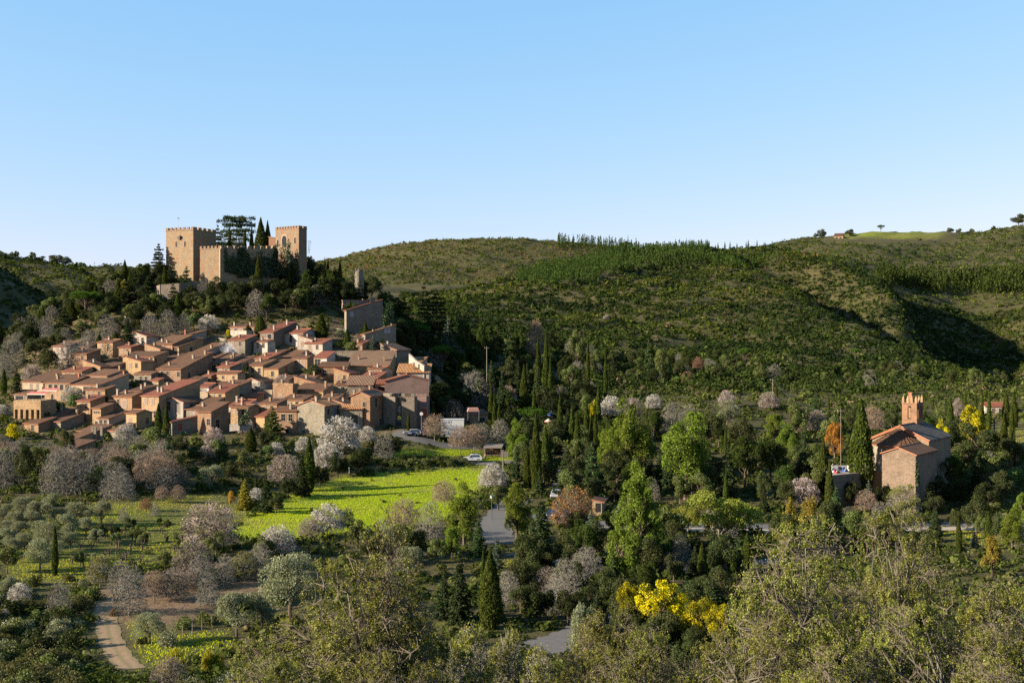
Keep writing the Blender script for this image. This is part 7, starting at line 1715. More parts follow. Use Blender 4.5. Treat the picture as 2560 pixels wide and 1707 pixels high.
# ------------------------------------------------------------------ large oaks close to the viewer
rows('foreground oaks', [
 ('bigoak',880,1418,620,47,'great leafy oak filling the bottom centre'),
 ('leader',965,1238,190,50,'tall sparse dark leader rising out of the great centre oak'),
 ('bigsparse',740,1490,380,52,'lower left crown beside the great centre oak'),
 ('bigsparse',1070,1490,290,50,'right flank oak beside the great centre oak'),
 ('bigoak',1990,1292,560,53,'great grey limbed oak at the lower right'),
 ('bigoak',2235,1300,470,60,'oak behind the great grey limbed oak'),
 ('bigsparse',2470,1412,420,52,'oak at the lower right corner'),
 ('bigsparse',2320,1450,430,46,'nearest oak between the grey limbed oak and the right corner'),
 ('bigsparse',1875,1490,320,46,'lower left bough oak of the great grey limbed one'),
 ('bigsparse',1525,1478,280,62,'open oak below the front mimosa'),
 ('bigsparse',1690,1540,330,56,'round oak right of the open one below the mimosa'),
 ('bigsparse',1600,1590,360,48,'nearest oak in the bottom middle right'),
 ('sparse',1180,1540,130,66,'young oak left of the near road'),
 ('sparse',1275,1555,110,68,'slender young oak before the near road'),
 ('sparse',1350,1600,120,62,'small oak under the near road'),
 ('sparse',1120,1590,110,64,'small oak right of the great centre oak'),
 ('olive',1458,1500,80,88,'silver olive at the right of the near road'),
 ('bigsparse',1440,1600,260,50,'low oak right of the near road'),
 ('bigsparse',700,1600,280,42,'nearest oak at the bottom left of centre'),
 ('bigsparse',1000,1580,300,40,'nearest oak at the bottom centre'),
 ('bigsparse',2120,1560,420,40,'nearest oak at the bottom right'),
 ('bigsparse',2540,1560,380,40,'nearest oak in the right corner'),
])
# ------------------------------------------------------------------ uncountable cover: scrub on the hills, undergrowth, grass
attr_stops['tint:scrub cover'] = [(0,(.018,.032,.011)),(.3,(.036,.054,.015)),(.55,(.070,.090,.017)),(.75,(.11,.125,.021)),(.88,(.12,.105,.06)),(1,(.17,.095,.05))]
SCR = leafmat('scrub cover', None, None, .22, 0, .3, 'tint')
attr_stops['tint:undergrowth cover'] = [(0,(.03,.045,.014)),(.4,(.07,.09,.02)),(.7,(.12,.135,.04)),(.85,(.15,.125,.07)),(1,(.19,.13,.09))]
UND = leafmat('undergrowth cover', None, None, .25, 0, .35, 'tint')
def cover(name, label, n, pxr, Yr, keep, rad, nq, mat, seed, tintf, hmul=.9, qs=.6, ypow=1.0, kk=1.8):
    r = np.random.default_rng(seed); px = r.uniform(pxr[0], pxr[1], n); Y = (r.uniform(Yr[0]**ypow, Yr[1]**ypow, n))**(1/ypow)
    z = gz(px, Y); py = CY-F*z/Y; k = keep(px, py, Y, r); px, Y, z, py = px[k], Y[k], z[k], py[k]; n = len(px)
    R = rad(px, Y, r)*np.clip(np.exp(r.normal(-.12, .42, n)), .4, 2.3); t = np.clip(tintf(px, py, Y, r), 0, 1)
    d = unit(r.normal(size=(n, nq, 3)) + np.array([0,0,.5])); d[..., 2] = np.abs(d[..., 2])
    C = d*(R[:, None]*r.uniform(.5, 1, (n, nq)))[..., None]*np.array([1,1,hmul]) + np.stack([(px-CX)/F*Y, Y, z], 1)[:, None]
    q = leaf_quads(r, C.reshape(-1, 3), np.repeat(R*qs, nq), d.reshape(-1, 3), kk, .75)
    o = link(name, mesh_quads(name, q, [mat], None, np.repeat(t, nq))); tag(o, label, name.replace('_', ' '), None, 'stuff'); return o
def n2(px, Y, s): return np.sin(px/s*1.1+Y/s*.7)*np.sin(Y/s*1.3-px/s*.4+1) + .5*np.sin(px/s*2.7+2)*np.sin(Y/s*3.1)
def hilltint(base, amp=.16):
    return lambda px, py, Y, r: base + amp*n2((px-CX)/F*Y, Y, 45) + r.normal(0, .13, len(px)) + (r.random(len(px)) < .06)*.4
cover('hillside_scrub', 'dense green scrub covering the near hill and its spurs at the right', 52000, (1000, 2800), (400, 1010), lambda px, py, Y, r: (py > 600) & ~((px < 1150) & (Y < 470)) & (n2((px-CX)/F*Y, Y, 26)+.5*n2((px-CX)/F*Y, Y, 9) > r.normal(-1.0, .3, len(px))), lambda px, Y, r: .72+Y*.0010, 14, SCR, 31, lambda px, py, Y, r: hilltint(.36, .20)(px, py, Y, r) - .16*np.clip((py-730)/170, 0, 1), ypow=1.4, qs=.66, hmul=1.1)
cover('hillside_scrub', 'brownish scrub covering the far round hill behind the village', 15000, (600, 1850), (1130, 1560), lambda px, py, Y, r: py < 760, lambda px, Y, r: 1.9+0*px, 10, SCR, 32, lambda px, py, Y, r: .64+.14*n2((px-CX)/F*Y, Y, 60)+r.normal(0, .12, len(px))+(r.random(len(px)) < .25)*.28)
cover('hillside_scrub', 'oak scrub covering the far hill at the right', 13000, (1750, 2900), (1020, 1560), lambda px, py, Y, r: ~((px > 2060) & (px < 2400) & (py < 612+r.normal(0, 5, len(px)))), lambda px, Y, r: 2.0+0*px, 11, SCR, 33, hilltint(.42, .22))
cover('hillside_scrub', 'scrub covering the hills left of the castle', 14000, (-500, 900), (470, 1120), lambda px, py, Y, r: py > 600, lambda px, Y, r: 1.1+Y*.0011, 12, SCR, 34, lambda px, py, Y, r: np.where(Y < 800, .28, .5)+.15*n2((px-CX)/F*Y, Y, 45)+r.normal(0, .13, len(px)), ypow=1.3)
cover('slope_wood', 'dense dark woodland along the foot of the scrub hill, right of the village', 2600, (1040, 2350), (325, 560), lambda px, py, Y, r: (py < 985) & ~((px > 1500) & (px < 2000) & (Y < 352)) & (r.random(len(px)) < np.clip(1.25-(px-1050)/1500-(Y-380)/420, .08, 1)), lambda px, Y, r: 2.1+0*px, 46, UND, 61, lambda px, py, Y, r: .14+.14*n2((px-CX)/F*Y, Y, 22)+r.normal(0, .12, len(px))+(r.random(len(px)) < .10)*.6, hmul=1.5, qs=.34)
NOGO = MEADOW + ORCHARD + SOIL
def openland(px, py, Y, r):
    k = np.ones(len(px), bool)
    for p in NOGO: k &= ~inpoly(px, py, p)
    vill = (Y > 258) & (Y < 362) & (px > 30) & (px < 1075)
    k &= ~(vill & (r.random(len(px)) < .45))
    X = (px-CX)/F*Y
    for o in bpy.data.objects:
        if o.type == 'MESH' and (o.name.startswith('road') or o.name.startswith('dirt_path') or o.name.startswith('gravel')):
            V = np.empty(len(o.data.vertices)*3, np.float32); o.data.vertices.foreach_get('co', V); V = V.reshape(-1, 3)
            for s in range(0, len(px), 3000): k[s:s+3000] &= (np.hypot(X[s:s+3000, None]-V[None, :, 0], Y[s:s+3000, None]-V[None, :, 1]).min(1) > .6)
    for e, hx, hy, zb, he, w, d in HOUSES:
        c, s = math.cos(e.rotation_euler.z), math.sin(e.rotation_euler.z); lx = (X-hx)*c+(Y-hy)*s; ly = -(X-hx)*s+(Y-hy)*c
        k &= ~((lx > -.8) & (lx < d+.5) & (ly > -.8) & (ly < w+.5))
    return k
cover('undergrowth', 'mixed low undergrowth between the trees of valley and slopes', 24000, (-300, 2860), (96, 440), openland, lambda px, Y, r: .55+Y*.0016, 22, UND, 35, lambda px, py, Y, r: .42+.2*n2((px-CX)/F*Y, Y, 22)+r.normal(0, .16, len(px)), ypow=1.0, qs=.5)
cover('undergrowth', 'shrubby undergrowth below the oaks nearest the viewer', 2600, (-100, 2700), (55, 96), lambda px, py, Y, r: np.ones(len(px), bool), lambda px, Y, r: .8+0*px, 60, UND, 36, lambda px, py, Y, r: .5+.2*n2((px-CX)/F*Y, Y, 12)+r.normal(0, .15, len(px)), qs=.26)
# grass blades of the meadow and orchard lawns
attr_stops['tint:grass blades'] = [(0,(.27,.44,.008)),(.5,(.50,.62,.014)),(.75,(.52,.52,.035)),(1,(.48,.40,.15))]
GRS = leafmat('grass blades', None, None, .45, 0, .13, 'tint', .02, 1.3)
def grass(name, label, polys, n, seed, h, base, thin=-1.2):
    r = np.random.default_rng(seed); px = r.uniform(-20, 2650, n*4); Y = r.uniform(97, 262, n*4); z = gz(px, Y); py = CY-F*z/Y; k = np.zeros(len(px), bool)
    for p in polys: k |= inpoly(px + r.normal(0, 13, len(px)), py + r.normal(0, 4, len(px)), p)
    X0 = (px-CX)/F*Y; k &= (n2(X0, Y, 9)+.6*n2(X0, Y, 3.1) > r.normal(thin, .35, len(px))); k &= openroad(px, Y)
    px, Y, z = px[k][:n], Y[k][:n], z[k][:n]; n = len(px); X = (px-CX)/F*Y
    H_ = h*r.uniform(.5, 1.5, n); a = r.uniform(0, PI, n); wdt = H_*r.uniform(.5, .9, n); ln = r.normal(0, .35, (n, 2))*H_[:, None]
    b = np.stack([np.cos(a)*wdt/2, np.sin(a)*wdt/2, 0*a], 1); P = np.stack([X, Y, z-.02], 1); top = np.stack([ln[:, 0], ln[:, 1], H_], 1)
    q = np.stack([P-b, P+b, P+b*.6+top, P-b*.6+top], 1); t = np.clip(base + .16*n2(X, Y, 17) + .06*n2(X, Y, 4) + r.normal(0, .05, n), 0, 1)
    tag(link(name, mesh_quads(name, q, [GRS], None, t)), label, 'grass', None, 'stuff')
def openroad(px, Y):
    X = (px-CX)/F*Y; k = np.ones(len(px), bool)
    for o in bpy.data.objects:
        if o.type == 'MESH' and (o.name.startswith('road') or o.name.startswith('dirt_path')):
            V = np.empty(len(o.data.vertices)*3, np.float32); o.data.vertices.foreach_get('co', V); V = V.reshape(-1, 3)
            for s in range(0, len(px), 4000): k[s:s+4000] &= (np.hypot(X[s:s+4000, None]-V[None, :, 0], Y[s:s+4000, None]-V[None, :, 1]).min(1) > .6)
    return k
grass('meadow_grass', 'vivid green grass of the meadow below the village', MEADOW, 130000, 41, .13, .42)
grass('orchard_grass', 'patchy yellow green grass of the orchards and banks', ORCHARD, 60000, 42, .13, .70, -.1)
for k, (px, Y) in enumerate([(900,226),(858,222),(878,214),(1000,216),(1044,206),(1090,224),(960,208),(930,230),(1140,232),(830,204),(1020,236),(780,196)]):
    put('brown' if k % 2 else 'sshrub', (px-CX)/F*Y, Y, .9, 1.3, 'dry weedy tuft standing in the green meadow' if k % 2 else 'grey green weed bush standing in the green meadow', 'weeds in the meadow: ' + ('dry' if k % 2 else 'grey green'))
# dark pines along the ridge: the nearest on the skyline one by one, the rest as one wood
def conifer_points(n, keep, pxr, Yr, seed):
    r = np.random.default_rng(seed); px = r.uniform(*pxr, n); Y = r.uniform(*Yr, n); py = CY-F*gz(px, Y)/Y; k = keep(px, py, Y); return px[k], Y[k], r
def ridge_wood(name, label, px, Y, r, hr, seed):
    n = len(px); H_ = r.uniform(*hr, n); nq = 40; t = r.uniform(0, 1, (n, nq)); a = r.uniform(0, 2*PI, (n, nq)); R = (H_*.20)[:, None]*(1-t)**.8*r.uniform(.4, 1, (n, nq))
    C = np.stack([((px-CX)/F*Y)[:, None]+R*np.cos(a), Y[:, None]+R*np.sin(a), gz(px, Y)[:, None]+.6+t*H_[:, None]], -1); d = np.stack([np.cos(a), np.sin(a), .4+0*a], -1)
    q = leaf_quads(r, C.reshape(-1, 3), np.repeat(H_*.13, nq), unit(d.reshape(-1, 3)), 1.6, .6)
    tag(link(name, mesh_quads(name, q, [LM['dpine']])), label, 'wood', None, 'stuff')
px, Y, r = conifer_points(11000, lambda px, py, Y: ((px < 1500) & (py < 712) & (py > 640-(1500-px)*.0) & (px+py*1.2 > 2120)) | ((px >= 1500) & (px < 1775) & (py < 690-(px-1500)*.12)) | ((px > 1775) & (px < 1950) & (py < 668) & (py > 640)), (1290, 1950), (700, 960), 51)
ridge_wood('pine_wood', 'dark young pine wood along the ridge of the near hill', px[:2600], Y[:2600], r, (4, 7.5), 1)
px, Y, r = conifer_points(9000, lambda px, py, Y: (py > 690) & (py < 735) & (px > 2190) & (py < 700+(px-2190)*.12+14), (2190, 2700), (1000, 1250), 52)
ridge_wood('pine_wood', 'planted pine belt on the far right hill', px[:900], Y[:900], r, (9, 14), 2)
px, Y, r = conifer_points(3000, lambda px, py, Y: (py > 590) & (py < 622+(px-1400)*.06) & (px > 1395), (1395, 1600), (1380, 1500), 53)
ridge_wood('pine_wood', 'pines on the right shoulder of the far round hill', px[:160], Y[:160], r, (8, 15), 3)
rs = np.random.default_rng(54)
for k in range(34):
    px = 1500 + k*12 + rs.uniform(-14, 14) if k < 24 else 1800 + (k-24)*15 + rs.uniform(-12, 12)
    Y = min((CY-F*float(gz(px, q))/q, q) for q in np.arange(760, 1060, 10))[1]
    put('fir', (px-CX)/F*Y, Y-4, rs.uniform(4.5, 10), rs.uniform(2.5, 4.5), 'dark pointed pine standing on the skyline of the near hill', 'skyline pines of the near hill')
for px, Yq, h, w, key, lab in [(2202,1488,11,12,'stonepine','flat crowned lone tree on the grassy far hilltop'),(2054,1470,14,14,'holm','round tree left of the far hilltop farmhouse'),(2040,1470,8,8,'bush','small pale tree at the left of the far hilltop'),(2124,1478,12,14,'holm','dark tree right of the far hilltop farmhouse'),
     (2375,1495,9,12,'holm','bushy tree on the far skyline right of the grassy top'),(2398,1495,8,10,'bush','second bushy tree on the far skyline'),(2545,1490,18,24,'holm','large dark tree on the far skyline at the right edge'),(2485,1490,7,9,'holm','small dark tree on the far right skyline'),
     (140,1000,12,16,'holm','rounded oak on the left skyline, first of a pair'),(163,1000,10,13,'holm','rounded oak on the left skyline, second of a pair'),(100,1000,6,12,'holm','flat oak on the left skyline'),(82,1000,8,7,'bush','ragged tree on the left skyline'),(41,1000,7,6,'holm','small tree on the far left skyline'),(1568,1500,9,14,'bush','round tree at the right end of the far round hill'),(1556,1500,7,9,'holm','rounded bush left of the tree ending the far hill'),(2430,1495,7,8,'bush','wispy tree on the far skyline'),(205,1000,6,9,'bush','thin tree on the left skyline'),(1336,1500,4,6,'holm','small dot like bush on top of the far round hill')]:
    X = (px-CX)/F*Yq; put(key, X, Yq, h, w, lab, 'skyline trees', z=float(gz(px, Yq)), sink=1)
H('distant farmhouse on the skyline of the far grassy hill', 2085,2108,2124, 590,-1450,20, 'GL', .35, 'ochre', 'brown', L=[(.3,-4,2.0,2.5,'w'),(.7,-4,2.0,2.5,'w')], R=[], group='houses outside the hill village')
# ivy on the castle curtain wall, on the tall house, on the white house
def ivy(label, pts, n, seed, th=.5, size=.45):
    """patch over a vertical quad: four corners (px, py, Y)"""
    r = np.random.default_rng(seed); A, B, C_, D = [np.array(at(*p)) for p in pts]; s, t = r.uniform(0, 1, n), r.uniform(0, 1, n)
    k = t < (.72 + .25*np.sin(s*9+seed)*np.sin(s*4+1) + .1*r.normal(size=n)); s, t = s[k], t[k]
    P = (A*(1-s)[:, None]+B*s[:, None])*(1-t)[:, None] + (D*(1-s)[:, None]+C_*s[:, None])*t[:, None]; nrm = np.cross(B-A, D-A); nrm /= np.linalg.norm(nrm)
    if nrm[1] > 0: nrm = -nrm
    P = P + nrm*(r.uniform(.05, th, len(P)))[:, None]; q = leaf_quads(r, P, size, np.tile(nrm, (len(P), 1)), .9, .8); o = link('ivy', mesh_quads('ivy', q, [LM['ivy']])); return tag(o, label, 'ivy')
ivy('dense dark ivy over the castle curtain wall', [(592,694,388.2),(692,694,397.5),(692,612,397.5),(592,618,388.2)], 11000, 1, 1.1, .6)
ivy('sparse ivy on the left end of the castle curtain wall', [(560,680,385),(604,690,389),(604,630,389),(560,612,385)], 2200, 2, .6, .5)
ivy('ivy on the lower front of the castle gatehouse tower', [(690,690,396.5),(728,690,394.5),(728,600,394.5),(690,590,396.5)], 2200, 3, .8, .5)
e_ = HOUSES
ivy('dark ivy curtain on the right side of the tall grey house', [(954,828,351),(978,836,356),(978,752,356),(954,748,351)], 2600, 4, 1.2, .5)
ivy('green ivy on the corner of the white shuttered house', [(596,1062,256),(624,1060,256),(624,1014,256),(604,1040,256)], 700, 5, .5, .3)
ivy('ivy at the right corner of the church sacristy', [(2287,1215,191.5),(2296,1215,192.5),(2296,1150,192.5),(2287,1150,191.5)], 500, 6, .35, .28)
ivy('rusty creeper shadow on the side wall of the grey brown house', [(380,958,316),(394,955,320),(394,936,320),(380,936,316)], 10, 7, .2, .3) if False else None
# ------------------------------------------------------------------ cars and small things
def paint(name, c):
    m, nt = newmat(name); out(nt, c, .25, None, .6); return m
RUB = plain('black tyre rubber', (.015,.015,.015), .8); GLS = plain('tinted car glass', (.02,.03,.04), .08, .7); LAMP = plain('car lamp glass', (.6,.6,.58), .2, .6); TAIL = plain('red tail lamp', (.35,.02,.02), .3, .5); PLAST = plain('black car plastic', (.03,.03,.03), .6); RIM = plain('silver wheel rim', (.5,.5,.5), .35, .5, .5)
def car(label, X, Y, rz, col, suv=True, lift=.0):
    e = empty('car', (X, Y, float(gzx(X, Y))+lift), rz); tag(e, label, 'car')
    L, Wd, = 4.3, 1.82; h0, h1, h2 = .32, 1.0 if suv else .9, 1.66 if suv else 1.42
    # side profile, nose at -x
    prof = [(-2.12,h0+.05),(-2.15,.62),(-2.05,.86),(-1.3,h1),(-.95,h1+.04),(-.35,h2-.06),(.1,h2),(1.3,h2-.02),(1.72,h2-.16),(2.02,h1+.08),(2.14,.78),(2.12,h0+.08),(1.85,h0),(-1.9,h0)]
    def arch(cx): return [(cx+.40*math.cos(a), .34+.40*math.sin(a)) for a in np.linspace(0, PI, 7)]
    mb = MB(); ys = [(-Wd/2, .90), (-Wd/2+.10, 1.0), (Wd/2-.10, 1.0), (Wd/2, .90)]; n = len(prof); vs = []
    for y, k in ys:
        for (x, z) in prof:
            t = max(0, (z-h1)/(h2-h1)); vs.append((x*(.985 if k < 1 else 1), y*(1-.14*t), z if k == 1 else z-.03*t))
    fs = [tuple(range(n))[::-1], tuple(range(3*n, 4*n))] + [(j*n+i, j*n+(i+1) % n, (j+1)*n+(i+1) % n, (j+1)*n+i) for j in range(3) for i in range(n)]
    mb.add(vs, fs); link('body', mb.mesh('car_body', [col]), e)
    def sideglass(x0, x1, x2, x3):
        for s in (-1, 1):
            mb = MB(); z0, z1 = h1+.06, h2-.12; f = lambda z: Wd/2*(1-.14*max(0, (z-h1)/(h2-h1)))+.012
            P = [(x0, s*f(z0), z0), (x1, s*f(z0), z0), (x2, s*f(z1), z1), (x3, s*f(z1), z1)]; Q = [(p[0], p[1]-s*.03, p[2]) for p in P]; mb.add(P+Q, [(0,1,2,3),(7,6,5,4),(0,4,5,1),(1,5,6,2),(2,6,7,3),(3,7,4,0)]); link('side_window', mb.mesh('side_window', [GLS]), e)
    sideglass(-.78,-.05,-.05,-.30); sideglass(.02,.78,.78,.02); sideglass(.86,1.62,1.45,.86)
    mb = MB(); w = Wd/2*.84
    mb.add([(-.93,-w,h1+.08),(-.93,w,h1+.08),(-.40,w*.93,h2-.10),(-.40,-w*.93,h2-.10),(-.90,-w,h1+.02),(-.90,w,h1+.02),(-.37,w*.93,h2-.16),(-.37,-w*.93,h2-.16)], [(0,1,2,3)[::-1],(4,5,6,7),(0,4,7,3),(1,2,6,5)]); link('windscreen', mb.mesh('windscreen', [GLS]), e)
    mb = MB(); mb.add([(1.76,-w*.9,h2-.17),(1.76,w*.9,h2-.17),(2.04,w*.95,h1+.12),(2.04,-w*.95,h1+.12)], [(0,1,2,3)]); link('rear_window', mb.mesh('rear_window', [GLS]), e)
    for x in (-1.35, 1.33):
        for s in (-1, 1):
            wt = empty('wheel', (x, s*(Wd/2-.11), .35)); wt.parent = e
            mb = MB(); mb.tube([(0,-.11,0),(0,.11,0)], .35, 18); link('tyre', mb.mesh('tyre', [RUB]), wt)
            mb = MB(); mb.tube([(0,s*.112,0),(0,s*.125,0)], .22, 10); link('rim', mb.mesh('rim', [RIM]), wt)
    for s in (-1, 1):
        mb = MB(); mb.box(-2.13,-1.98,s*.55-.18,s*.55+.18,.68,.84); link('headlight', mb.mesh('headlight', [LAMP]), e)
        mb = MB(); mb.box(2.06,2.15,s*.72-.12,s*.72+.12,.86,1.12); link('tail_light', mb.mesh('tail_light', [TAIL]), e)
        mb = MB(); mb.box(-.72,-.55,s*(Wd/2+.08)-.08,s*(Wd/2+.08)+.08,h1+.02,h1+.16); link('wing_mirror', mb.mesh('wing_mirror', [PLAST]), e)
        if suv: mb = MB(); mb.box(-.1,1.4,s*.62-.03,s*.62+.03,h2+.02,h2+.08); link('roof_rail', mb.mesh('roof_rail', [PLAST]), e)
    mb = MB(); mb.box(-2.18,-2.05,-.8,.8,.30,.52); link('bumper', mb.mesh('bumper', [PLAST]), e); mb = MB(); mb.box(2.06,2.18,-.8,.8,.36,.60); link('bumper', mb.mesh('bumper', [PLAST]), e)
    return e
WHITE = paint('white car paint', (.78,.79,.81)); NAVY = paint('navy car paint', (.02,.05,.13)); BLACKP = paint('black car paint', (.015,.015,.02)); BLUEP = paint('blue car paint', (.02,.06,.30)); SILV = paint('silver car paint', (.42,.43,.45))
car('white off-road car driving left on the lane above the meadow', (1181-CX)/F*250.5, 250.5, math.radians(4), WHITE, True, .1)
car('dark blue car parked under the rust brown oak', (1421-CX)/F*191, 191, math.radians(75), NAVY, False, .08)
car('black car parked half behind the tall dark fir', (1382-CX)/F*191.5, 191.5, math.radians(70), BLACKP, False, .08)
car('blue car parked under the village gate', (1048-CX)/F*265, 265, math.radians(20), BLUEP, False, .08)
car('silver car peeping out beside the gate cypress', (1030-CX)/F*264.5, 264.5, math.radians(10), SILV, False, .08)
car('silver camper back half hidden behind the blue grey cedar', (1391-CX)/F*212, 212, math.radians(80), SILV, True, .3)
# white lorry
def lorry():
    Y = 268.0; X = (1131-CX)/F*Y; e = empty('lorry', (X, Y, float(gzx(X, Y))), math.radians(3)); tag(e, 'white box lorry with blue lettering parked behind the bare plane trees', 'lorry')
    z1 = (CY-1048)/F*Y - float(gzx(X, Y)); z1 = max(z1, 3.3); Lh = 2.75
    mb = MB(); mb.box(-Lh, Lh, -1.2, 1.2, .95, z1); link('cargo_box', mb.mesh('cargo_box', [M['whitepaint']]), e)
    mb = MB(); mb.box(-Lh-.06, Lh+.06, -1.26, 1.26, z1+.002, z1+.12); link('roof_edge', mb.mesh('roof_edge', [M['whitepaint']]), e)
    mb = MB(); mb.prism([(Lh+.1,.5),(Lh+1.75,.5),(Lh+1.75,1.3),(Lh+1.35,2.3),(Lh+.1,2.35)], 'y', -1.05, 1.05); link('cab', mb.mesh('cab', [WHITE]), e)
    mb = MB(); mb.prism([(Lh+.5,1.35),(Lh+1.55,1.35),(Lh+1.25,2.1),(Lh+.5,2.1)], 'y', -1.07, -1.052); link('cab_window', mb.mesh('cab_window', [GLS]), e)
    mb = MB(); mb.box(-Lh+.1, Lh, -.5, .5, .6, .94); link('chassis', mb.mesh('chassis', [PLAST]), e)
    for x in (-1.8, Lh+.9):
        for s in (-1, 1): mb = MB(); mb.tube([(x, s*.95-.14, .48),(x, s*.95+.14, .48)], .48, 16); link('wheel', mb.mesh('wheel', [RUB]), e)
    tc = bpy.data.curves.new('lettering_text', 'FONT'); tc.body = 'AQUET'; tc.size = .78; tc.extrude = .006; tc.materials.append(M['bluepaint'])
    tmp = bpy.data.objects.new('lettering_text', tc); me = bpy.data.meshes.new_from_object(tmp); bpy.data.objects.remove(tmp)
    t = link('lettering', me, e); t.location = (-Lh+.15, -1.208, z1-.85); t.rotation_euler = (PI/2, 0, 0)
lorry()
# pergola shelter, picnic tables, sign posts, lamps
def shelter():
    Y = 256.0; X = (1234-CX)/F*Y; z = float(gzx(X, Y)); e = empty('picnic_shelter', (X, Y, z), math.radians(-6)); tag(e, 'open timber shelter with a thatched flat roof beside the lane', 'shelter'); a = 2.1
    for sx in (-1, 1):
        for sy in (-1, 1): mb = MB(); mb.tube([(sx*a*.92, sy*1.3, -.2),(sx*a*.92, sy*1.3, 2.2)], .12, 7); link('post', mb.mesh('post', [M['greywood']]), e)
    mb = MB(); mb.add([(-a,-1.7,2.2),(a,-1.7,2.2),(a,1.7,2.65),(-a,1.7,2.65),(-a,-1.7,2.42),(a,-1.7,2.42),(a,1.7,2.87),(-a,1.7,2.87)], [(3,2,1,0),(4,5,6,7),(0,1,5,4),(1,2,6,5),(2,3,7,6),(3,0,4,7)]); link('roof', mb.mesh('roof', [M['greywood']]), e)
    mb = MB(); mb.box(-a*.9,a*.9,1.25,1.4,0,2.2); link('back_wall', mb.mesh('back_wall', [M['wood']]), e); mb = MB(); mb.box(-a*.85,a*.85,-1.35,-1.25,.5,.62); link('rail', mb.mesh('rail', [M['greywood']]), e)
shelter()
def picnic(label, px, Y, mat, rz):
    X = (px-CX)/F*Y; e = empty('picnic_table', (X, Y, float(gzx(X, Y))), rz); tag(e, label, 'table', 'picnic tables')
    mb = MB(); mb.box(-.9,.9,-.38,.38,.72,.77); link('table_top', mb.mesh('table_top', [mat]), e)
    for s in (-1, 1): mb = MB(); mb.box(-.9,.9,s*.72-.14,s*.72+.14,.42,.46); link('bench', mb.mesh('bench', [mat]), e)
    for s in (-1, 1): mb = MB(); mb.prism([(-.75,0),(-.65,0),(-.2,.72),(-.3,.72)],'x',s*.65-.05,s*.65+.05); mb.prism([(.65,0),(.75,0),(.3,.72),(.2,.72)],'x',s*.65-.05,s*.65+.05); mb.box(s*.65-.045,s*.65+.045,-.84,.84,.36,.42); link('trestle', mb.mesh('trestle', [mat]), e)
picnic('pale picnic table on the grass left of the shelter', 1191, 253, M['whitepaint'], .3); picnic('dark picnic table under the bare plane trees', 1164, 252.5, M['wood'], .1)
def pole(name, label, cat, px, yt, Y, r, mat, extra=None, parts=None, group=None):
    X = (px-CX)/F*Y; z = float(gzx(X, Y)); h = max((CY-yt)/F*Y-z, 1.5); e = empty(name, (X, Y, z)); tag(e, label, cat, group)
    mb = MB(); mb.tube([(0,0,-.3),(0,0,h)], [r, r*.75], 8); link('post', mb.mesh('post', [mat]), e)
    if parts: parts(e, h)
def lampparts(e, h):
    mb = MB(); mb.tube([(0,0,h),(0,0,h+.1),(0,0,h+.45),(0,0,h+.5)], [.12,.2,.3,.32], 10); link('lantern', mb.mesh('lantern', [M['whitepaint']]), e); mb = MB(); mb.tube([(0,0,h+.502),(0,0,h+.62)], [.36,.08], 10); link('cap', mb.mesh('cap', [M['greenmetal']]), e)
pole('street_lamp', 'green street lamp beside the lane', 'street lamp', 1229.5, 1246, 190, .07, M['greenmetal'], parts=lampparts)
def signparts(e, h): 
    mb = MB(); mb.tube([(0,-.06,h-.1),(0,-.03,h-.1)], .42, 14); link('sign_plate', mb.mesh('sign_plate', [M['whitepaint']]), e)
pole('road_sign', 'round pale road sign below the village gate', 'sign', 1053.5, 1033, 266, .05, M['metal'], parts=signparts)
def boardparts(e, h): mb = MB(); mb.box(-.5,1.1,-.08,-.04,h-1.5,h-.3); link('notice_board', mb.mesh('notice_board', [M['greywood']]), e)
pole('notice_post', 'wooden notice post right of the shelter', 'sign', 1258, 1124, 243, .14, M['greywood'], parts=boardparts)
def cross(e, h): mb = MB(); mb.box(-.7,.7,-.06,.06,h-.5,h-.38); link('crossarm', mb.mesh('crossarm', [M['greywood']]), e); mb = MB(); [mb.tube([(x,0,h-.38),(x,0,h-.22)], .05, 6) for x in (-.6,)]; link('insulator', mb.mesh('insulator', [M['whitepaint']]), e)
pole('utility_pole', 'wooden utility pole on the wooded slope', 'pole', 1217, 866, 338, .15, M['greywood'], parts=cross, group='utility poles')
pole('utility_pole', 'wooden utility pole at the end of the wire above the church grove', 'pole', 1932, 946, 318, .12, M['greywood'], parts=cross, group='utility poles')
pole('utility_pole', 'grey utility pole beside the golden larch', 'pole', 2102, 1022, 216, .075, M['greywood'], parts=cross, group='utility poles')
pole('utility_pole', 'forked wooden pole in front of the red roofed villa', 'pole', 2486, 1020, 240, .2, M['wood'], parts=cross, group='utility poles')
pole('iron_mast', 'rusty iron mast behind the red village roofs', 'mast', 732, 740, 368, .11, M['wood'], parts=cross)
def wire(label, a, b, sag):
    A, B = np.array(at(*a)), np.array(at(*b)); P = [tuple(A+(B-A)*t - np.array([0,0,4*sag*t*(1-t)])) for t in np.linspace(0, 1, 17)]; mb = MB(); o0 = Vector(P[0]); mb.tube([Vector(p)-o0 for p in P], .018, 4)
    o = mb.build('power_line', [M['metal']]); o.location = o0; tag(o, label, 'wire')
wire('power line sagging from the wooden pole to the grey pole by the larch', (1932,948,318), (2102,1024,216), 3.0)
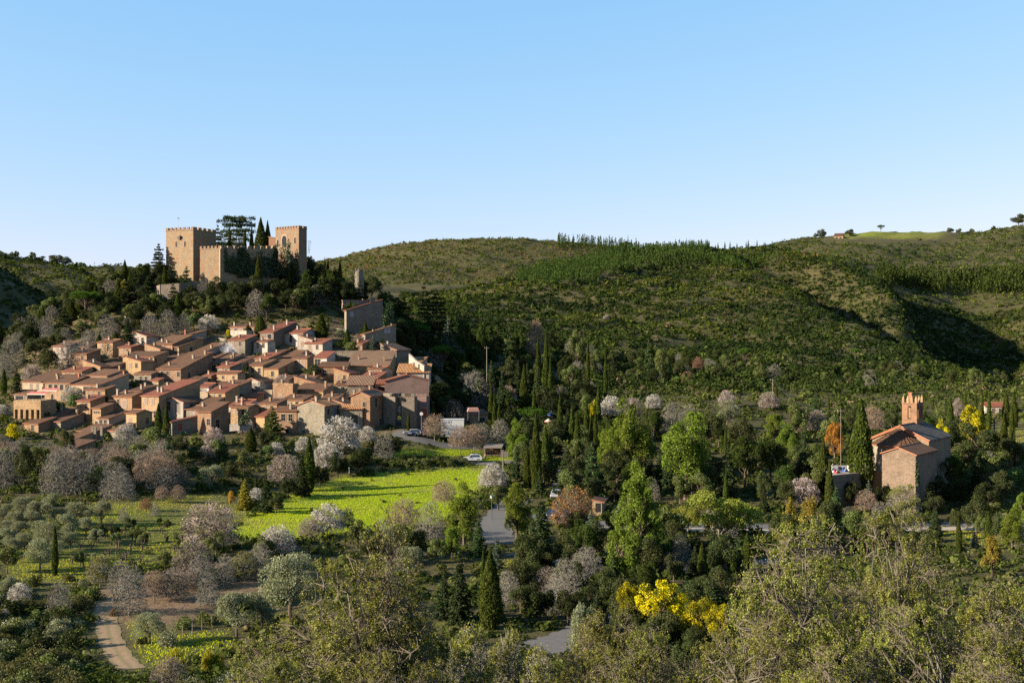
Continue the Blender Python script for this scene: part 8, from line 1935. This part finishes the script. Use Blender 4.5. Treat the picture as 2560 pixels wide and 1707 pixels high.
# thin aerials on the skyline
for px, yt, Y, lab in [(123,648,1003,'thin mast on the left skyline'),(236,655,1003,'second thin mast on the left skyline'),(1225,585,1500,'pale post on top of the far round hill')]:
    X = (px-CX)/F*Y; z = float(gz(px, Y)); mb = MB(); mb.tube([(0,0,-1),(0,0,(CY-yt)/F*Y-z)], .18, 5); mb.box(-.5,.5,-.1,.1,(CY-yt)/F*Y-z-.8,(CY-yt)/F*Y-z-.6); o = mb.build('mast', [M['metal']]); o.location = (X, Y, z); tag(o, lab, 'mast')
def parasol(label, px, yt, Y, mat, mat2, gable=False):
    X = (px-CX)/F*Y; z = float(gzx(X, Y)); h = (CY-yt)/F*Y - z; e = empty('parasol', (X, Y, z)); tag(e, label, 'parasol')
    mb = MB(); mb.tube([(0,0,-.2),(0,0,h)], .05, 6); link('pole', mb.mesh('pole', [M['metal']]), e); mb = MB(); mb.tube([(0,0,h-.75),(0,0,h-.7),(0,0,h)], [1.0,1.0,.05], 8, 0); mb.tube([(0,0,h-.95),(0,0,h-.76)], 1.02, 8, 1, False); link('canopy', mb.mesh('canopy', [mat, mat2]), e)
parasol('blue parasol among the trees near the umbrella pine', 1376, 1030, hit(1376, 1062), M['bluecloth'], M['bluecloth']); parasol('white and red parasol below the blue one', 1371, 1046, hit(1371, 1080), M['cream'], M['redcloth'])
e = empty('canopy_tent', at(1183, 1022, 274), .1); tag(e, 'pale pink canopy tent behind the mottled roof house', 'tent'); mb = MB(); mb.prism([(-1.5,-.6),(1.5,-.6),(1.15,.3),(-1.15,.3)], 'y', -1, 1); link('canopy', mb.mesh('canopy', [M['pinkplaster']]), e)
for s in (-1, 1): mb = MB(); mb.tube([(s*1.35,-.9,-.6),(s*1.35,-.9,-2.8)], .05, 6); link('post', mb.mesh('post', [M['metal']]), e)
H('small brick hut right of the rust brown oak', 1488,1506,1516, 1256,1290,12, 'MR', .2, 'ochre', 'brown', L=[(.4,-1.7,1.0,1.6,'o')], R=[], cat='hut', name='brick_hut', group=None, w=1.8)
# fence posts by the path and the meadow
mbp = MB(); mbp.tube([(0,0,-.3),(0,0,1.1)], .05, 6); fpm = mbp.mesh('fence_post', [M['greywood']])
for k, (px, Y) in enumerate([(457,112),(481,113.5),(505,115),(430,110.5),(530,117)]):
    X = (px-CX)/F*Y; o = link('fence_post', fpm, None, (X, Y, float(gzx(X, Y)))); tag(o, 'thin wooden fence post behind the broom bushes', 'post', 'fence posts behind the broom')
mb = MB(); mb.tube([(0,0,-.2),(0,0,1.3)], .1, 6); o = mb.build('white_post', [M['whitepaint']]); X = (873-CX)/F*236; o.location = (X, 236, float(gzx(X, 236))); tag(o, 'white marker post at the corner of the meadow', 'post')
mb = MB(); mb.box(-.25,.25,-.2,.2,0,.5); mb.box(-.27,.27,-.22,.22,.5,.56); mb.tube([(0,0,-.5),(0,0,0)], .06, 6); o = mb.build('white_box', [M['whitepaint']]); X = (2219-CX)/F*185; o.location = (X, 185, float(gzx(X, 185))+.9); tag(o, 'small white box on a post in front of the grey oak', 'post box')
# person in front of the shelter, seated
def person():
    Y = 254.2; X = (1214-CX)/F*Y; e = empty('person', (X, Y, float(gzx(X, Y)))); tag(e, 'seated person in a reddish top at the left of the shelter', 'person')
    sk = plain('skin', (.50,.30,.21), .6); top = plain('reddish top', (.45,.16,.10), .9); leg = plain('dark trousers', (.05,.05,.07), .9); hair = plain('dark hair', (.03,.02,.015), .7); mb = MB()
    mb.tube([(0,0,.42),(0,.02,.6),(0,.03,.85),(0,.02,.95),(0,.0,1.02),(0,-.02,1.08),(0,-.03,1.2),(0,-.03,1.3)], [.17,.17,.19,.15,.06,.06,.105,.05], 10, 1)
    for s in (-1, 1): mb.tube([(s*.09,0,.48),(s*.12,-.42,.48),(s*.12,-.44,.08),(s*.12,-.56,.04)], [.09,.075,.05,.045], 8, 2); mb.tube([(s*.2,.02,.92),(s*.25,-.08,.66),(s*.14,-.32,.58)], [.06,.05,.04], 8, 0)
    link('body', mb.mesh('person_body', [sk, top, leg]), e); mb = MB(); mb.tube([(0,-.0,1.17),(0,.0,1.27),(0,-.01,1.33)], [.11,.115,.04], 10); link('hair', mb.mesh('hair', [hair]), e)
person()
mb = MB(); mb.box(-.8,.8,-.2,.2,.40,.45); mb.box(-.7,-.6,-.18,.18,-.2,.398); mb.box(.6,.7,-.18,.18,-.2,.398); o = mb.build('bench', [M['greywood']]); X = (1214-CX)/F*254.2; o.location = (X, 254.2, float(gzx(X, 254.2))); tag(o, 'low timber bench under the seated person', 'bench')
# smoke from a chimney
def smoke():
    import bmesh
    bm = bmesh.new(); bmesh.ops.create_icosphere(bm, subdivisions=3, radius=1); me = bpy.data.meshes.new('chimney_smoke')
    for v in bm.verts: v.co = Vector((v.co.x*2.6+v.co.z*-1.5, v.co.y*1.6, v.co.z*3.2))
    bm.to_mesh(me); bm.free(); m, nt = newmat('chimney smoke'); pv = nd(nt, 'ShaderNodeVolumePrincipled'); pv.inputs['Color'].default_value = (.85,.9,1,1)
    n = noise(nt, objco(nt), .55, 4, .6); ln = nd(nt, 'ShaderNodeVectorMath', operation='LENGTH'); nt.links.new(objco(nt), ln.inputs[0])
    d = mth(nt, 'MULTIPLY', ramp(nt, n, [(.42,(0,0,0)),(.68,(1,1,1))]), mth(nt, 'SUBTRACT', 1.0, mth(nt, 'DIVIDE', ln.outputs['Value'], 3.6), True)); nt.links.new(mth(nt, 'MULTIPLY', d, .55), pv.inputs['Density'])
    o_ = nd(nt, 'ShaderNodeOutputMaterial'); nt.links.new(pv.outputs[0], o_.inputs['Volume']); me.materials.append(m)
    tag(link('chimney_smoke', me, None, at(570, 874, 332)), 'thin bluish smoke drifting from a village chimney', 'smoke', None, 'stuff')
smoke()
